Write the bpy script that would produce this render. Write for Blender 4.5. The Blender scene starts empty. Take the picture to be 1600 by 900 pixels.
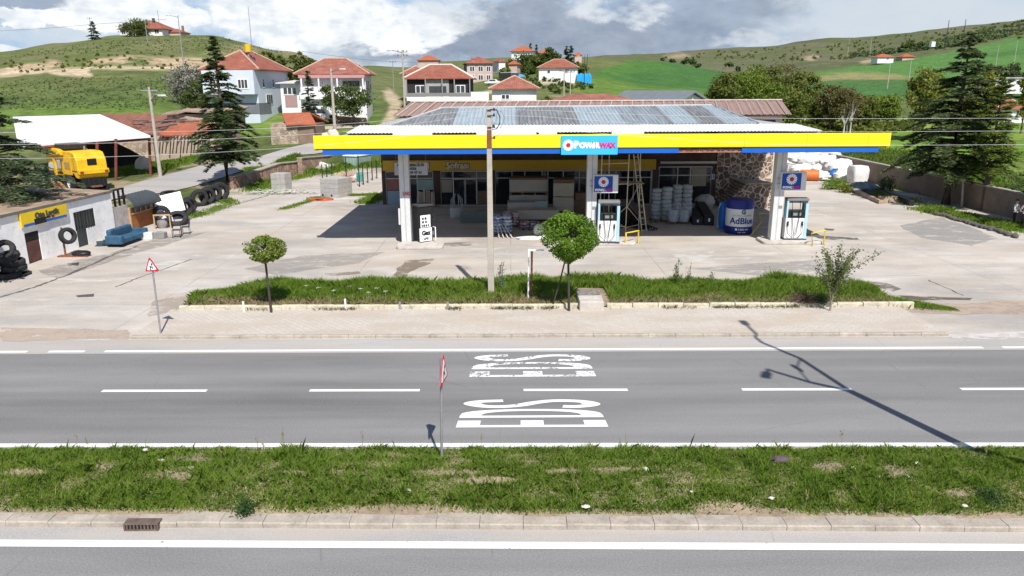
import bpy, bmesh, math, random
import numpy as np
from mathutils import Vector, Matrix
R = math.radians
rnd = random.Random(7)
nr = np.random.default_rng(11)
S = bpy.context.scene
C = S.collection
# ------------------------------------------------------------------ camera
F, PITCH, ROLL, CH = 1148.0, R(15.2), R(0.28), 8.4
fw = Vector((0, math.cos(PITCH), -math.sin(PITCH)))
up0 = Vector((0, math.sin(PITCH), math.cos(PITCH)))
rt0 = Vector((1, 0, 0))
rt = rt0*math.cos(ROLL) - up0*math.sin(ROLL)
up = up0*math.cos(ROLL) + rt0*math.sin(ROLL)
CAM = Vector((0, 0, CH))
cd = bpy.data.cameras.new('camera'); cam = bpy.data.objects.new('camera', cd); C.objects.link(cam)
cd.sensor_width = 36; cd.lens = 36*F/1600; cd.clip_end = 8000; cd.clip_start = 0.1
m3 = Matrix((rt, up, -fw)).transposed()
cam.matrix_world = Matrix.Translation(CAM) @ m3.to_4x4()
S.camera = cam
# ------------------------------------------------------------------ light and exposure
SUN_EL, SHADE_AZ = R(51), R(17.2)
sd = Vector((-math.sin(SHADE_AZ)*math.cos(SUN_EL), math.cos(SHADE_AZ)*math.cos(SUN_EL), -math.sin(SUN_EL)))
sl = bpy.data.lights.new('sun', 'SUN'); sl.energy = 4.6; sl.angle = R(0.53); sl.color = (1.0, 0.955, 0.89)
so = bpy.data.objects.new('sun', sl); so.rotation_euler = sd.to_track_quat('-Z', 'Y').to_euler(); so.location = (20, -30, 60); C.objects.link(so)
S.view_settings.view_transform = 'Standard'; S.view_settings.look = 'None'
S.view_settings.gamma = 1; S.view_settings.use_curve_mapping = False
S.view_settings.exposure = 0.42
S.render.engine = 'CYCLES'
S.cycles.max_bounces = 6; S.cycles.transparent_max_bounces = 16
try: S.cycles.use_denoising = True
except Exception: pass

def ray(px, py):
    return fw + rt*((px-800)/F) + up*((450-py)/F)
def gp(px, py, z=0.0):
    d = ray(px, py); t = (z-CH)/d.z
    return CAM + d*t
def at(px, py, Y):
    d = ray(px, py); return CAM + d*(Y/d.y)

# ------------------------------------------------------------------ node helpers
class NT:
    def __init__(s, tree): s.t = tree; s.n = tree.nodes; s.l = tree.links
    def put(s, sock, v):
        if v is None: return
        if hasattr(v, 'is_output') or isinstance(v, bpy.types.NodeSocket): s.l.new(v, sock)
        else:
            if isinstance(v, (tuple, list)) and len(v) == 3 and sock.type == 'RGBA': v = (*v, 1)
            sock.default_value = v
    def math(s, op, a, b=None, c=None, clamp=False):
        n = s.n.new('ShaderNodeMath'); n.operation = op; n.use_clamp = clamp
        for i, v in enumerate((a, b, c)): s.put(n.inputs[i], v)
        return n.outputs[0]
    def vmul(s, v, k):
        n = s.n.new('ShaderNodeVectorMath'); n.operation = 'MULTIPLY'; s.put(n.inputs[0], v); s.put(n.inputs[1], k); return n.outputs[0]
    def noise(s, vec, scale, detail=4, rough=.55, dist=0):
        n = s.n.new('ShaderNodeTexNoise'); s.put(n.inputs['Vector'], vec); n.inputs['Scale'].default_value = scale
        n.inputs['Detail'].default_value = detail; n.inputs['Roughness'].default_value = rough; n.inputs['Distortion'].default_value = dist
        return n.outputs['Fac']
    def mix(s, fac, a, b, mode='MIX'):
        n = s.n.new('ShaderNodeMix'); n.data_type = 'RGBA'; n.blend_type = mode
        s.put(n.inputs[0], fac); s.put(n.inputs[6], a); s.put(n.inputs[7], b); return n.outputs[2]
    def ss(s, x, a, b, lo=0., hi=1.):
        n = s.n.new('ShaderNodeMapRange'); n.interpolation_type = 'SMOOTHSTEP'
        for i, v in enumerate((x, a, b, lo, hi)): s.put(n.inputs[i], v)
        return n.outputs[0]
    def ramp(s, x, a, b, lo=0., hi=1.):
        n = s.n.new('ShaderNodeMapRange')
        for i, v in enumerate((x, a, b, lo, hi)): s.put(n.inputs[i], v)
        return n.outputs[0]
    def sep(s, v):
        n = s.n.new('ShaderNodeSeparateXYZ'); s.put(n.inputs[0], v); return n.outputs
    def comb(s, x, y, z):
        n = s.n.new('ShaderNodeCombineXYZ')
        for i, v in enumerate((x, y, z)): s.put(n.inputs[i], v)
        return n.outputs[0]
    def objco(s): return s.n.new('ShaderNodeTexCoord').outputs['Object']
    def pos(s): return s.n.new('ShaderNodeNewGeometry').outputs['Position']
    def island(s): return s.n.new('ShaderNodeNewGeometry').outputs['Random Per Island']
    def objrand(s): return s.n.new('ShaderNodeObjectInfo').outputs['Random']
    def bump(s, h, strength=.3, dist=.02):
        n = s.n.new('ShaderNodeBump'); n.inputs['Strength'].default_value = strength; n.inputs['Distance'].default_value = dist
        s.put(n.inputs['Height'], h); return n.outputs[0]

def newmat(name):
    m = bpy.data.materials.new(name); m.use_nodes = True
    t = NT(m.node_tree); b = t.n['Principled BSDF']
    return m, t, b
MC = {}
def M(name, col, rough=.7, var=.12, scale=3., bump=.0, metal=0., spec=.35, dirt=0., fine=0.):
    """a plain real-world material with uneven tone and wear"""
    if name in MC: return MC[name]
    m, t, b = newmat(name)
    co = t.objco()
    n1 = t.noise(co, scale, 5, .6); n2 = t.noise(co, scale*7.3, 3, .6)
    k = t.ramp(t.math('ADD', t.math('MULTIPLY', n1, .65), t.math('MULTIPLY', n2, .35)), .3, .7, 1-var*1.6, 1+var*1.2)
    c = t.mix(1., (*col, 1), t.comb(k, k, k), 'MULTIPLY')
    if dirt:
        d = t.ss(t.noise(co, scale*1.7, 6, .7), .5, .72, 0., dirt)
        c = t.mix(d, c, (.13, .10, .075, 1))
    t.put(b.inputs['Base Color'], c)
    b.inputs['Roughness'].default_value = rough; b.inputs['Metallic'].default_value = metal
    b.inputs['Specular IOR Level'].default_value = spec
    if bump: t.put(b.inputs['Normal'], t.bump(n2, bump, .03))
    MC[name] = m; return m

def leafmat(name, c1, c2, trans=.25, yellow=None):
    if name in MC: return MC[name]
    m, t, b = newmat(name)
    r = t.island(); n = t.noise(t.objco(), 1.3, 3, .6)
    f = t.math('ADD', t.math('MULTIPLY', r, .6), t.math('MULTIPLY', t.ss(n, .3, .7), .45), clamp=True)
    c = t.mix(f, (*c1, 1), (*c2, 1))
    if yellow: c = t.mix(t.ss(t.math('FRACT', t.math('MULTIPLY', r, 37.7)), .8, 1.), c, (*yellow, 1))
    t.put(b.inputs['Base Color'], c); b.inputs['Roughness'].default_value = .6; b.inputs['Specular IOR Level'].default_value = .25
    tr = t.n.new('ShaderNodeBsdfTranslucent'); t.put(tr.inputs[0], c)
    mx = t.n.new('ShaderNodeMixShader'); mx.inputs[0].default_value = trans
    t.l.new(b.outputs[0], mx.inputs[1]); t.l.new(tr.outputs[0], mx.inputs[2])
    t.l.new(mx.outputs[0], t.n['Material Output'].inputs[0])
    MC[name] = m; return m

# ------------------------------------------------------------------ world: nishita sky with broken cloud
W = bpy.data.worlds.new('World'); S.world = W; W.use_nodes = True
t = NT(W.node_tree); bg = t.n['Background']
sky = t.n.new('ShaderNodeTexSky'); sky.sky_type = 'NISHITA'; sky.sun_disc = False
sky.sun_elevation = SUN_EL; sky.sun_rotation = math.pi - SHADE_AZ; sky.altitude = 1000; sky.air_density = 1.0; sky.dust_density = .6
d = t.n.new('ShaderNodeTexCoord').outputs['Generated']
x, y, z = t.sep(d)[:3]
az = t.math('MULTIPLY', t.math('ARCTAN2', x, y), 180/math.pi)
el = t.math('MULTIPLY', t.math('ARCSINE', z), 180/math.pi)
# cloud coordinates: degrees, cloud banks wider than tall
q = t.comb(az, t.math('MULTIPLY', el, 1.9), 0.0)
wx = t.math('MULTIPLY', t.math('SUBTRACT', t.noise(q, .22, 7, .62), .5), 7.0)
wy = t.math('MULTIPLY', t.math('SUBTRACT', t.noise(t.vmul(q, (1., 1., 1.)), .31, 7, .62, .4), .5), 3.4)
azw = t.math('ADD', az, wx); elw = t.math('ADD', el, wy)
def bank(a, e, ra, re, sharp=.35, k=1.):
    dx = t.math('DIVIDE', t.math('SUBTRACT', azw, a), ra); dy = t.math('DIVIDE', t.math('SUBTRACT', elw, e), re)
    r2 = t.math('ADD', t.math('MULTIPLY', dx, dx), t.math('MULTIPLY', dy, dy))
    return t.math('MULTIPLY', t.ss(r2, 1+sharp, 1-sharp), k)
def azel(px, py):
    v = ray(px, py).normalized(); return math.degrees(math.atan2(v.x, v.y)), math.degrees(math.asin(v.z))
def bankpx(x0, y0, rx, ry, sharp=.35, k=1.):
    a, e = azel(x0, y0); a1 = azel(x0+rx, y0)[0]; e1 = azel(x0, y0-ry)[1]
    return bank(a, e, abs(a1-a), abs(e1-e), sharp, k)
def union(lst):
    o = lst[0]
    for v in lst[1:]: o = t.math('MAXIMUM', o, v)
    return o
K = 1/.1
def cl(r, g, b, k=1.): return (r*K*k, g*K*k, b*K*k, 1)
n_f = t.math('ADD', t.math('MULTIPLY', t.noise(q, .30, 5, .5), .7), t.math('MULTIPLY', t.noise(q, 1.1, 5, .55), .3))
n_b = t.noise(q, .12, 6, .6)
base = t.mix(t.ss(n_b, .38, .62), cl(.30, .43, .60), cl(.50, .56, .62))           # pale hazy blue with thin cloud
base = t.mix(bankpx(1420, 40, 260, 90, .7, .8), base, cl(.50, .55, .595))
white = union([bankpx(470, 22, 150, 60), bankpx(620, 45, 90, 36), bankpx(190, 18, 100, 34), bankpx(60, 28, 110, 16), bankpx(395, 12, 80, 60), bankpx(285, 30, 40, 22), bankpx(20, 76, 40, 14, .6, .6)])
dark = union([bankpx(760, 60, 190, 40, .6), bankpx(960, 62, 260, 40, .7, .9), bankpx(1090, 22, 150, 32, .6, .8), bankpx(840, 25, 120, 30, .6, .9), bankpx(50, 2, 70, 14, .5, .75), bankpx(640, 82, 110, 22, .7, .9)])
glow = union([bankpx(965, 12, 70, 20, .6, .8), bankpx(1000, 28, 40, 12, .6, .9), bankpx(1180, 62, 60, 16, .8, .6), bankpx(700, 20, 70, 26, .7, .8)])
c = t.mix(dark, base, t.mix(t.ss(n_f, .3, .7), cl(.20, .245, .325), cl(.30, .345, .42)))
c = t.mix(white, c, t.mix(t.ss(n_f, .32, .66), cl(.54, .59, .64), cl(.86, .87, .87)))
c = t.mix(t.math('MULTIPLY', glow, t.ss(n_f, .35, .6)), c, cl(.62, .65, .68))
# away from the low band the sky is blue with scattered cloud
hi_n = t.noise(t.comb(x, y, z), 2.2, 7, .6, .3)
hi = t.mix(t.ss(hi_n, .5, .68), t.vmul(sky.outputs[0], (.8, .85, .95)), cl(.42, .43, .45))
c = t.mix(t.ss(el, 7., 16.), c, hi)
t.put(bg.inputs[0], c); bg.inputs[1].default_value = .1

# ------------------------------------------------------------------ mesh building
class MB:
    def __init__(s): s.v = []; s.f = []; s.mi = []; s.M = Matrix.Identity(4); s.k = 0
    def add(s, vs, fs):
        o = len(s.v); s.v += [tuple(s.M @ Vector(p)) for p in vs]
        s.f += [tuple(i+o for i in f) for f in fs]; s.mi += [s.k]*len(fs); return s
    def box(s, x0, x1, y0, y1, z0, z1):
        return s.add([(x0,y0,z0),(x1,y0,z0),(x1,y1,z0),(x0,y1,z0),(x0,y0,z1),(x1,y0,z1),(x1,y1,z1),(x0,y1,z1)],
                     [(0,3,2,1),(4,5,6,7),(0,1,5,4),(1,2,6,5),(2,3,7,6),(3,0,4,7)])
    def cb(s, c, sz, rz=0., rx=0., ry=0.):
        old = s.M; s.M = old @ Matrix.Translation(c) @ Matrix.Rotation(rz,4,'Z') @ Matrix.Rotation(ry,4,'Y') @ Matrix.Rotation(rx,4,'X')
        a, b, d = sz[0]/2, sz[1]/2, sz[2]/2; s.box(-a,a,-b,b,-d,d); s.M = old; return s
    def cyl(s, p0, p1, r0, r1=None, n=10, cap=True):
        p0, p1 = Vector(p0), Vector(p1); r1 = r0 if r1 is None else r1
        q = (p1-p0).to_track_quat('Z','Y').to_matrix(); vs = []
        for p, r in ((p0,r0),(p1,r1)):
            for i in range(n):
                a = 2*math.pi*i/n; vs.append(p + q @ Vector((r*math.cos(a), r*math.sin(a), 0)))
        fs = [(i,(i+1)%n,n+(i+1)%n,n+i) for i in range(n)]
        if cap: fs += [tuple(range(n-1,-1,-1)), tuple(range(n,2*n))]
        return s.add(vs, fs)
    def tube(s, pts, r, n=6):
        pts = [Vector(p) for p in pts]; rr = r if isinstance(r,(list,tuple)) else [r]*len(pts); vs = []
        for i, p in enumerate(pts):
            d = pts[min(i+1,len(pts)-1)]-pts[max(i-1,0)]
            q = d.to_track_quat('Z','Y').to_matrix()
            for k in range(n):
                a = 2*math.pi*k/n; vs.append(p + q @ Vector((rr[i]*math.cos(a), rr[i]*math.sin(a), 0)))
        fs = [(i*n+k, i*n+(k+1)%n, (i+1)*n+(k+1)%n, (i+1)*n+k) for i in range(len(pts)-1) for k in range(n)]
        fs += [tuple(range(n-1,-1,-1)), tuple(range((len(pts)-1)*n, len(pts)*n))]
        return s.add(vs, fs)
    def lathe(s, prof, n=24, T=None):
        old = s.M
        if T is not None: s.M = old @ T
        vs = [(r*math.cos(2*math.pi*k/n), r*math.sin(2*math.pi*k/n), z) for r, z in prof for k in range(n)]
        L = len(prof)
        fs = [(i*n+k, i*n+(k+1)%n, (i+1)*n+(k+1)%n, (i+1)*n+k) for i in range(L-1) for k in range(n)]
        if prof[0][0] > 1e-6 : fs.append(tuple(range(n-1,-1,-1)))
        if prof[-1][0] > 1e-6: fs.append(tuple(range((L-1)*n, L*n)))
        s.add(vs, fs); s.M = old; return s
    def ring(s, prof, n=24, T=None):          # closed profile swept round z: a tyre, a coil
        old = s.M
        if T is not None: s.M = old @ T
        L = len(prof)
        vs = [(r*math.cos(2*math.pi*k/n), r*math.sin(2*math.pi*k/n), z) for r, z in prof for k in range(n)]
        fs = [(i*n+k, i*n+(k+1)%n, ((i+1)%L)*n+(k+1)%n, ((i+1)%L)*n+k) for i in range(L) for k in range(n)]
        s.add(vs, fs); s.M = old; return s
    def prism(s, poly, z0, z1):
        n = len(poly); vs = [(x,y,z0) for x,y in poly]+[(x,y,z1) for x,y in poly]
        return s.add(vs, [tuple(range(n-1,-1,-1)), tuple(range(n,2*n))]+[(i,(i+1)%n,n+(i+1)%n,n+i) for i in range(n)])
    def prof_y(s, poly, y0, y1):              # outline in x,z pushed along y
        n = len(poly); vs = [(x,y0,z) for x,z in poly]+[(x,y1,z) for x,z in poly]
        return s.add(vs, [tuple(range(n)), tuple(range(2*n-1,n-1,-1))]+[(i,n+i,n+(i+1)%n,(i+1)%n) for i in range(n)])
    def face(s, pts): return s.add(pts, [tuple(range(len(pts)))])
    def blob(s, c, r, n=10, jit=.12, flat=None, seed=0):
        rr = random.Random(seed); vs = []; m = n*2
        for i in range(n+1):
            th = math.pi*i/n
            for k in range(m):
                a = 2*math.pi*k/m; j = 1+rr.uniform(-jit,jit) if 0 < i < n else 1
                zz = r[2]*math.cos(th)*j
                if flat is not None: zz = max(zz, -flat)
                vs.append((c[0]+r[0]*math.sin(th)*math.cos(a)*j, c[1]+r[1]*math.sin(th)*math.sin(a)*j, c[2]+zz))
        return s.add(vs, [(i*m+k,(i+1)*m+k,(i+1)*m+(k+1)%m,i*m+(k+1)%m) for i in range(n) for k in range(m)])

def obj(name, mb, mats, parent=None, smooth=None, bevel=0., loc=None, rz=None):
    me = bpy.data.meshes.new(name)
    if isinstance(mb, MB):
        me.from_pydata(mb.v, [], mb.f); ml = mats if isinstance(mats,(list,tuple)) else [mats]
        for m in ml: me.materials.append(m)
        if len(ml) > 1: me.polygons.foreach_set('material_index', mb.mi)
        me.validate()
        bm = bmesh.new(); bm.from_mesh(me)
        if smooth is not None: bmesh.ops.remove_doubles(bm, verts=bm.verts, dist=1e-5)
        bmesh.ops.recalc_face_normals(bm, faces=bm.faces); bm.to_mesh(me); bm.free()
    else:
        me = mb; me.materials.clear(); me.materials.append(mats)
    o = bpy.data.objects.new(name, me); C.objects.link(o)
    if smooth is not None:
        me.polygons.foreach_set('use_smooth', [True]*len(me.polygons))
        if smooth < 179:
            md = o.modifiers.new('split', 'EDGE_SPLIT'); md.split_angle = R(smooth)
    if bevel:
        b = o.modifiers.new('bevel', 'BEVEL'); b.width = bevel; b.segments = 2; b.limit_method = 'ANGLE'; b.angle_limit = R(40)
    if parent: o.parent = parent
    if loc is not None: o.location = loc
    if rz is not None: o.rotation_euler = (0,0,rz)
    return o
def tag(o, label=None, cat=None, group=None, kind=None):
    if label: o['label'] = label
    if cat: o['category'] = cat
    if group: o['group'] = group
    if kind: o['kind'] = kind
    return o
def thing(name, label, cat, loc=(0,0,0), rz=0., group=None):
    o = bpy.data.objects.new(name, None); C.objects.link(o); o.location = loc; o.rotation_euler = (0,0,rz); o.empty_display_size = .2
    return tag(o, label, cat, group)
def struct(name, mb, mat, smooth=None):
    o = obj(name, mb, mat, None, smooth); o['kind'] = 'structure'; return o
KIDS = {}
def dup(root, loc, rz=0., label=None, group=None, scale=None):
    def cp(o, par):
        c = o.copy(); C.objects.link(c)
        if par is not None: c.parent = par
        for ch in o.children: cp(ch, c)
        return c
    c = cp(root, None); c.location = loc; c.rotation_euler = (0,0,rz)
    if scale: c.scale = (scale,)*3 if not isinstance(scale, tuple) else scale
    if label: c['label'] = label
    if group: c['group'] = group
    return c

def npmesh(name, verts, nper):               # many small faces of nper corners each
    me = bpy.data.meshes.new(name); n = len(verts)//nper
    me.vertices.add(len(verts)); me.vertices.foreach_set('co', np.asarray(verts, np.float32).ravel())
    me.loops.add(n*nper); me.loops.foreach_set('vertex_index', np.arange(n*nper, dtype=np.int32))
    me.polygons.add(n); me.polygons.foreach_set('loop_start', np.arange(0, n*nper, nper, dtype=np.int32))
    me.update(calc_edges=True); return me
def unit(a): return a/np.maximum(np.linalg.norm(a, axis=-1, keepdims=True), 1e-9)
def leafmesh(name, cen, axis, side, ln, wd):
    """one pointed leaf (four corners) per centre"""
    ln = np.asarray(ln).reshape(-1,1); wd = np.asarray(wd).reshape(-1,1)
    v = np.stack([cen-axis*ln/2, cen+side*wd/2+axis*ln*.05, cen+axis*ln/2, cen-side*wd/2+axis*ln*.05], 1)
    return npmesh(name, v.reshape(-1,3), 4)

_txt = {}
def textmesh(s, size, depth=.01, bold=0., shear=0., align='CENTER', space=1.):
    cu = bpy.data.curves.new('lettering', 'FONT'); cu.body = s; cu.size = size; cu.extrude = depth; cu.offset = bold
    cu.align_x = align; cu.align_y = 'CENTER'; cu.shear = shear; cu.space_character = space; cu.resolution_u = 4
    o = bpy.data.objects.new('lettering', cu); C.objects.link(o)
    bpy.context.view_layer.update(); dg = bpy.context.evaluated_depsgraph_get()
    me = bpy.data.meshes.new_from_object(o.evaluated_get(dg)); bpy.data.objects.remove(o); return me
def letters(name, s, size, mat, parent, loc, rot=(math.pi/2,0,0), **kw):
    sx = kw.pop('sx', 1.)
    me = textmesh(s, size, **kw); me.materials.clear(); me.materials.append(mat)
    o = bpy.data.objects.new(name, me); C.objects.link(o); o.parent = parent; o.location = loc; o.rotation_euler = rot; o.scale = (sx,1,1); return o
# ------------------------------------------------------------------ terrain
cols = {
 -500: [(45,None),(62,275),(100,190),(150,140),(165,132),(172,118),(245,96)],
 0:   [(50,None),(66,283),(82,252),(100,183),(150,126),(164,119),(173,103),(240,79)],
 100: [(50,None),(66,283),(84,249),(100,180),(150,119),(164,113),(172,95),(250,66)],
 200: [(52,None),(66,281),(84,249),(100,178),(150,115),(163,109),(171,90),(262,54)],
 330: [(60,None),(72,258),(84,243),(99,202),(110,180),(150,128),(165,112),(173,100),(262,51)],
 450: [(73,None),(80,240),(97,205),(112,171),(120,164),(150,138),(256,77)],
 520: [(76,None),(84,232),(100,198),(112,175),(122,168),(160,140),(255,96)],
 580: [(77,None),(88,225),(104,192),(120,170),(150,146),(240,112),(330,103)],
 700: [(76,None),(90,205),(126,161),(200,142),(235,128),(300,114),(420,93)],
 780: [(76,None),(90,205),(115,165),(160,145),(200,130),(250,118),(300,104),(420,89)],
 850: [(76,None),(90,205),(126,160),(160,138),(200,122),(300,97),(420,86)],
 920: [(76,None),(90,205),(126,163),(200,131),(300,108),(450,90)],
 1000:[(76,None),(90,210),(150,152),(300,122),(600,91)],
 1130:[(76,None),(90,210),(150,160),(300,135),(600,112),(900,98)],
 1300:[(77,None),(120,195),(250,151),(420,122),(650,98)],
 1500:[(56,None),(75,262),(120,192),(250,151),(450,112),(680,72)],
 1700:[(45,None),(70,262),(120,190),(250,146),(450,104),(680,60)],
 2200:[(40,None),(70,250),(120,180),(250,140),(450,96),(680,50)],
}
far = {-500:None,0:None,100:None,200:None,330:None,450:None,520:None,580:(1500,112),700:(1500,101),780:(1500,97),850:(1500,93),920:(1500,88),1000:(1500,83),1130:(1500,77),1300:(1500,60),1500:(1500,38),1700:(1500,14),2200:(1500,-20)}
TY = np.array(sorted(set(list(np.linspace(0,130,131))+list(np.geomspace(130,3500,150)))))
ts, prof = [], []
for u in sorted(cols):
    Ys, Zs = [0.], [0.]
    for (Yn, v) in cols[u]:
        Ys.append(Yn); Zs.append(0. if v is None else at(u, v, Yn).z)
    if far[u] is None:
        Ys += [Ys[-1]*1.35, 700, 1500, 3500]; Zs += [Zs[-1]-3, Zs[-1]-12, Zs[-1]-10, Zs[-1]-10]
    else:
        if u < 920 : Ys += [Ys[-1]*1.3, 900]; Zs += [Zs[-1]-4, Zs[-1]-2]
        else: Ys.append(1000); Zs.append(at(u, .55*cols[u][-1][1]+.45*far[u][1]+(4 if u<1250 else 0), 1000).z)
        Ys.append(1500); Zs.append(at(u, far[u][1], 1500).z); Ys.append(3500); Zs.append(Zs[-1]-60)
    zz = np.interp(TY, Ys, Zs)
    # soften the kinks
    acc = np.zeros_like(zz); w = 0
    for k, wk in ((-1,1),(-.5,2),(0,3),(.5,2),(1,1)):
        acc += wk*np.interp(TY*(1+.045*k), Ys, Zs); w += wk
    blend = np.clip((TY-95)/30,0,1); zz = zz*(1-blend)+acc/w*blend
    prof.append(zz); r_ = ray(u, 138+ (800-u)*0.005); ts.append(r_.x/r_.y)
ts = np.array(ts); prof = np.array(prof)
TS = np.concatenate([[-60,-12,-3],ts,[3,12,60]]); PF = np.concatenate([prof[:1]*.2,prof[:1]*.4,prof[:1]*.8,prof,prof[-1:]*.8,prof[-1:]*.4,prof[-1:]*.2])
def hash2(ix, iy):
    h = np.sin(ix*127.1+iy*311.7)*43758.5453; return h-np.floor(h)
def vnoise(x, y):
    ix, iy = np.floor(x), np.floor(y); fx, fy = x-ix, y-iy; fx = fx*fx*(3-2*fx); fy = fy*fy*(3-2*fy)
    return (hash2(ix,iy)*(1-fx)+hash2(ix+1,iy)*fx)*(1-fy)+(hash2(ix,iy+1)*(1-fx)+hash2(ix+1,iy+1)*fx)*fy
def fbm(x, y, o=4):
    s = 0; a = .5
    for i in range(o): s = s+a*vnoise(x*2**i+i*17.3, y*2**i+i*9.1); a *= .5
    return s
def tz(X, Y):
    X = np.asarray(X, float); Y = np.asarray(Y, float)
    Yc = np.maximum(Y, 1e-3); t_ = np.clip(X/Yc, -59, 59)
    i = np.clip(np.searchsorted(TS, t_)-1, 0, len(TS)-2); f = (t_-TS[i])/(TS[i+1]-TS[i]); f = np.clip(f,0,1); f = f*f*(3-2*f)
    j = np.clip(np.searchsorted(TY, Yc)-1, 0, len(TY)-2); g = np.clip((Yc-TY[j])/(TY[j+1]-TY[j]),0,1)
    a = PF[i,j]*(1-g)+PF[i,j+1]*g; b = PF[i+1,j]*(1-g)+PF[i+1,j+1]*g
    z = a*(1-f)+b*f
    amp = np.clip((Yc-85)/200, 0, 1)
    z = z + amp*(fbm(X/22, Y/22)-.47)*2.4*np.clip(1.2-Yc/900,.3,1) + np.clip((Yc-500)/600,0,1)*(fbm(X/130,Y/130)-.47)*16
    return z - .06
def tzf(X, Y): return float(tz(np.array([X]), np.array([Y]))[0])
def tp(px, py, y0=20., y1=2500.):
    d = ray(px, py); Y = y0; step = .5
    while Y < y1:
        p = CAM + d*(Y/d.y)
        if p.z <= tzf(p.x, p.y):
            lo, hi = Y-step, Y
            for _ in range(12):
                mid = (lo+hi)/2; p = CAM+d*(mid/d.y)
                if p.z <= tzf(p.x, p.y): hi = mid
                else: lo = mid
            return CAM + d*(hi/d.y)
        step = max(.5, Y*.008); Y += step
    return CAM + d*(y1/d.y)
def onT(px, Y, py=150):
    p = at(px, py, Y); return Vector((p.x, p.y, tzf(p.x, p.y)))

def tpv(px, py, y0=60., y1=1700.):
    px, py = np.asarray(px,float), np.asarray(py,float); Ys = np.geomspace(y0,y1,420); a_, b_ = (px-800)/F, (450-py)/F
    D = [fw[i]+rt[i]*a_+up[i]*b_ for i in range(3)]; out = np.full(px.shape, y1); done = np.zeros(px.shape,bool)
    for Y in Ys:
        k = Y/D[1]; X, Z = D[0]*k, CH+D[2]*k; hit = (~done)&(Z <= tz(X, np.full(px.shape,Y))); out[hit] = Y; done |= hit
    return out
# one sheet, finer where the photograph looks
angs = np.concatenate([np.linspace(-180,-60,40)[:-1], np.linspace(-60,-40,30)[:-1], np.linspace(-40,42,560), np.linspace(42,60,30)[1:], np.linspace(60,180,40)[1:-1]])
rad = np.concatenate([[.01],np.linspace(4,44,10), np.linspace(46,130,150), np.geomspace(131,1700,190), np.geomspace(1760,3800,14)])
AA, RR = np.meshgrid(np.radians(angs), rad); GX, GY = RR*np.sin(AA), RR*np.cos(AA)
GZ = np.where(GY > 0, tz(GX, GY), -.06)
# ground kinds by place: crops, bare earth, gravel
def proj(X, Y, Z):
    dx, dy, dz = X, Y, Z-CH
    f_ = dx*fw.x+dy*fw.y+dz*fw.z; f_ = np.where(f_ < .1, 1e9, f_)
    return 800+F*(dx*rt.x+dy*rt.y+dz*rt.z)/f_, 450-F*(dx*up.x+dy*up.y+dz*up.z)/f_
U, V = proj(GX, GY, GZ); V = np.where(GY > 1, V, 9e3)
wob = (fbm(GX/14+3, GY/14)-.47); V2 = V + wob*5; U2 = U + wob*30
col = np.zeros(GX.shape+(3,)); 
n1 = fbm(GX/9, GY/9, 5); n2 = fbm(GX/40+7, GY/40, 4)
def lay(mask, c):
    m = np.clip(mask,0,1)[...,None]; col[:] = col*(1-m)+np.array(c)*m
def sm(x, a, b): 
    k = np.clip((x-a)/(b-a),0,1); return k*k*(3-2*k)
col[:] = (.098,.118,.042)                                             # rough spring pasture
lay(sm(n1,.40,.62)*.8, (.135,.135,.058)); lay(sm(n2,.45,.62)*.55, (.070,.100,.034))
FARM = sm(GY,430,620)*(U > 880)
lay(FARM*.9, (.088,.100,.050)); lay(FARM*sm(fbm(GX/60,GY/60),.46,.62)*.7, (.125,.110,.078)); lay(FARM*sm(fbm(GX/90+5,GY/90),.48,.62)*.8, (.070,.088,.038))
hillL = (U < 640)*(GY > 95)
lay(hillL*sm(n1,.42,.6)*sm(GY,150,190)*.75, (.125,.128,.062))
lay(hillL*(1-sm(GY,125,150))*.6, (.068,.110,.028)); lay(hillL*(1-sm(GY,125,150))*sm(fbm(GX/5,GY/7+3,4),.45,.6)*.7, (.045,.075,.022)); lay(hillL*(1-sm(GY,125,150))*sm(fbm(GX/7+9,GY/9,4),.54,.66)*.4, (.115,.125,.05))
lay(hillL*(1-sm(GY,95,118))*.8, (.12,.19,.035))
def poly(pts, soft=2.):
    P = np.array(pts, float); ins = np.zeros(U.shape, bool); dmin = np.full(U.shape, 1e9)
    for k in range(len(P)):
        (xa,ya),(xb,yb) = P[k],P[(k+1)%len(P)]
        cnd = ((ya > V2)!=(yb > V2)); xin = (xb-xa)*(V2-ya)/np.where(yb==ya,1e-9,yb-ya)+xa
        ins ^= cnd & (U2 < xin)
        L2 = (xb-xa)**2+(yb-ya)**2+1e-9; tt = np.clip(((U2-xa)*(xb-xa)+(V2-ya)*(yb-ya))/L2,0,1)
        dmin = np.minimum(dmin, np.hypot(U2-xa-tt*(xb-xa), V2-ya-tt*(yb-ya)))
    return np.clip(.5+np.where(ins,dmin,-dmin)/soft/2,0,1)*(GY > 60)
GRN = (.046,.112,.030)
lay(poly([(905,150),(925,118),(985,97),(1040,96),(1130,112),(1160,128),(1155,165),(900,168)]), GRN)
lay(poly([(930,112),(985,93),(1015,95),(1060,108),(935,120)])*.8, (.06,.135,.028))
lay(poly([(880,168),(900,128),(930,120),(1000,135),(1100,142),(1120,170)],5)*.6, (.13,.185,.032))
lay(poly([(1255,118),(1330,104),(1420,92),(1500,78),(1640,48),(1760,30),(1760,150),(1255,152)]), (.072,.155,.042))
lay(poly([(1262,122),(1330,113),(1400,116),(1425,122),(1400,127),(1290,130),(1250,128)],3), (.20,.185,.085))
lay(poly([(1262,128),(1330,124),(1430,123),(1640,118),(1640,155),(1250,155)],2)*.85, (.048,.112,.034))
lay(poly([(1500,88),(1640,72),(1640,80),(1500,94)],2)*.6,(.045,.11,.03))
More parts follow.
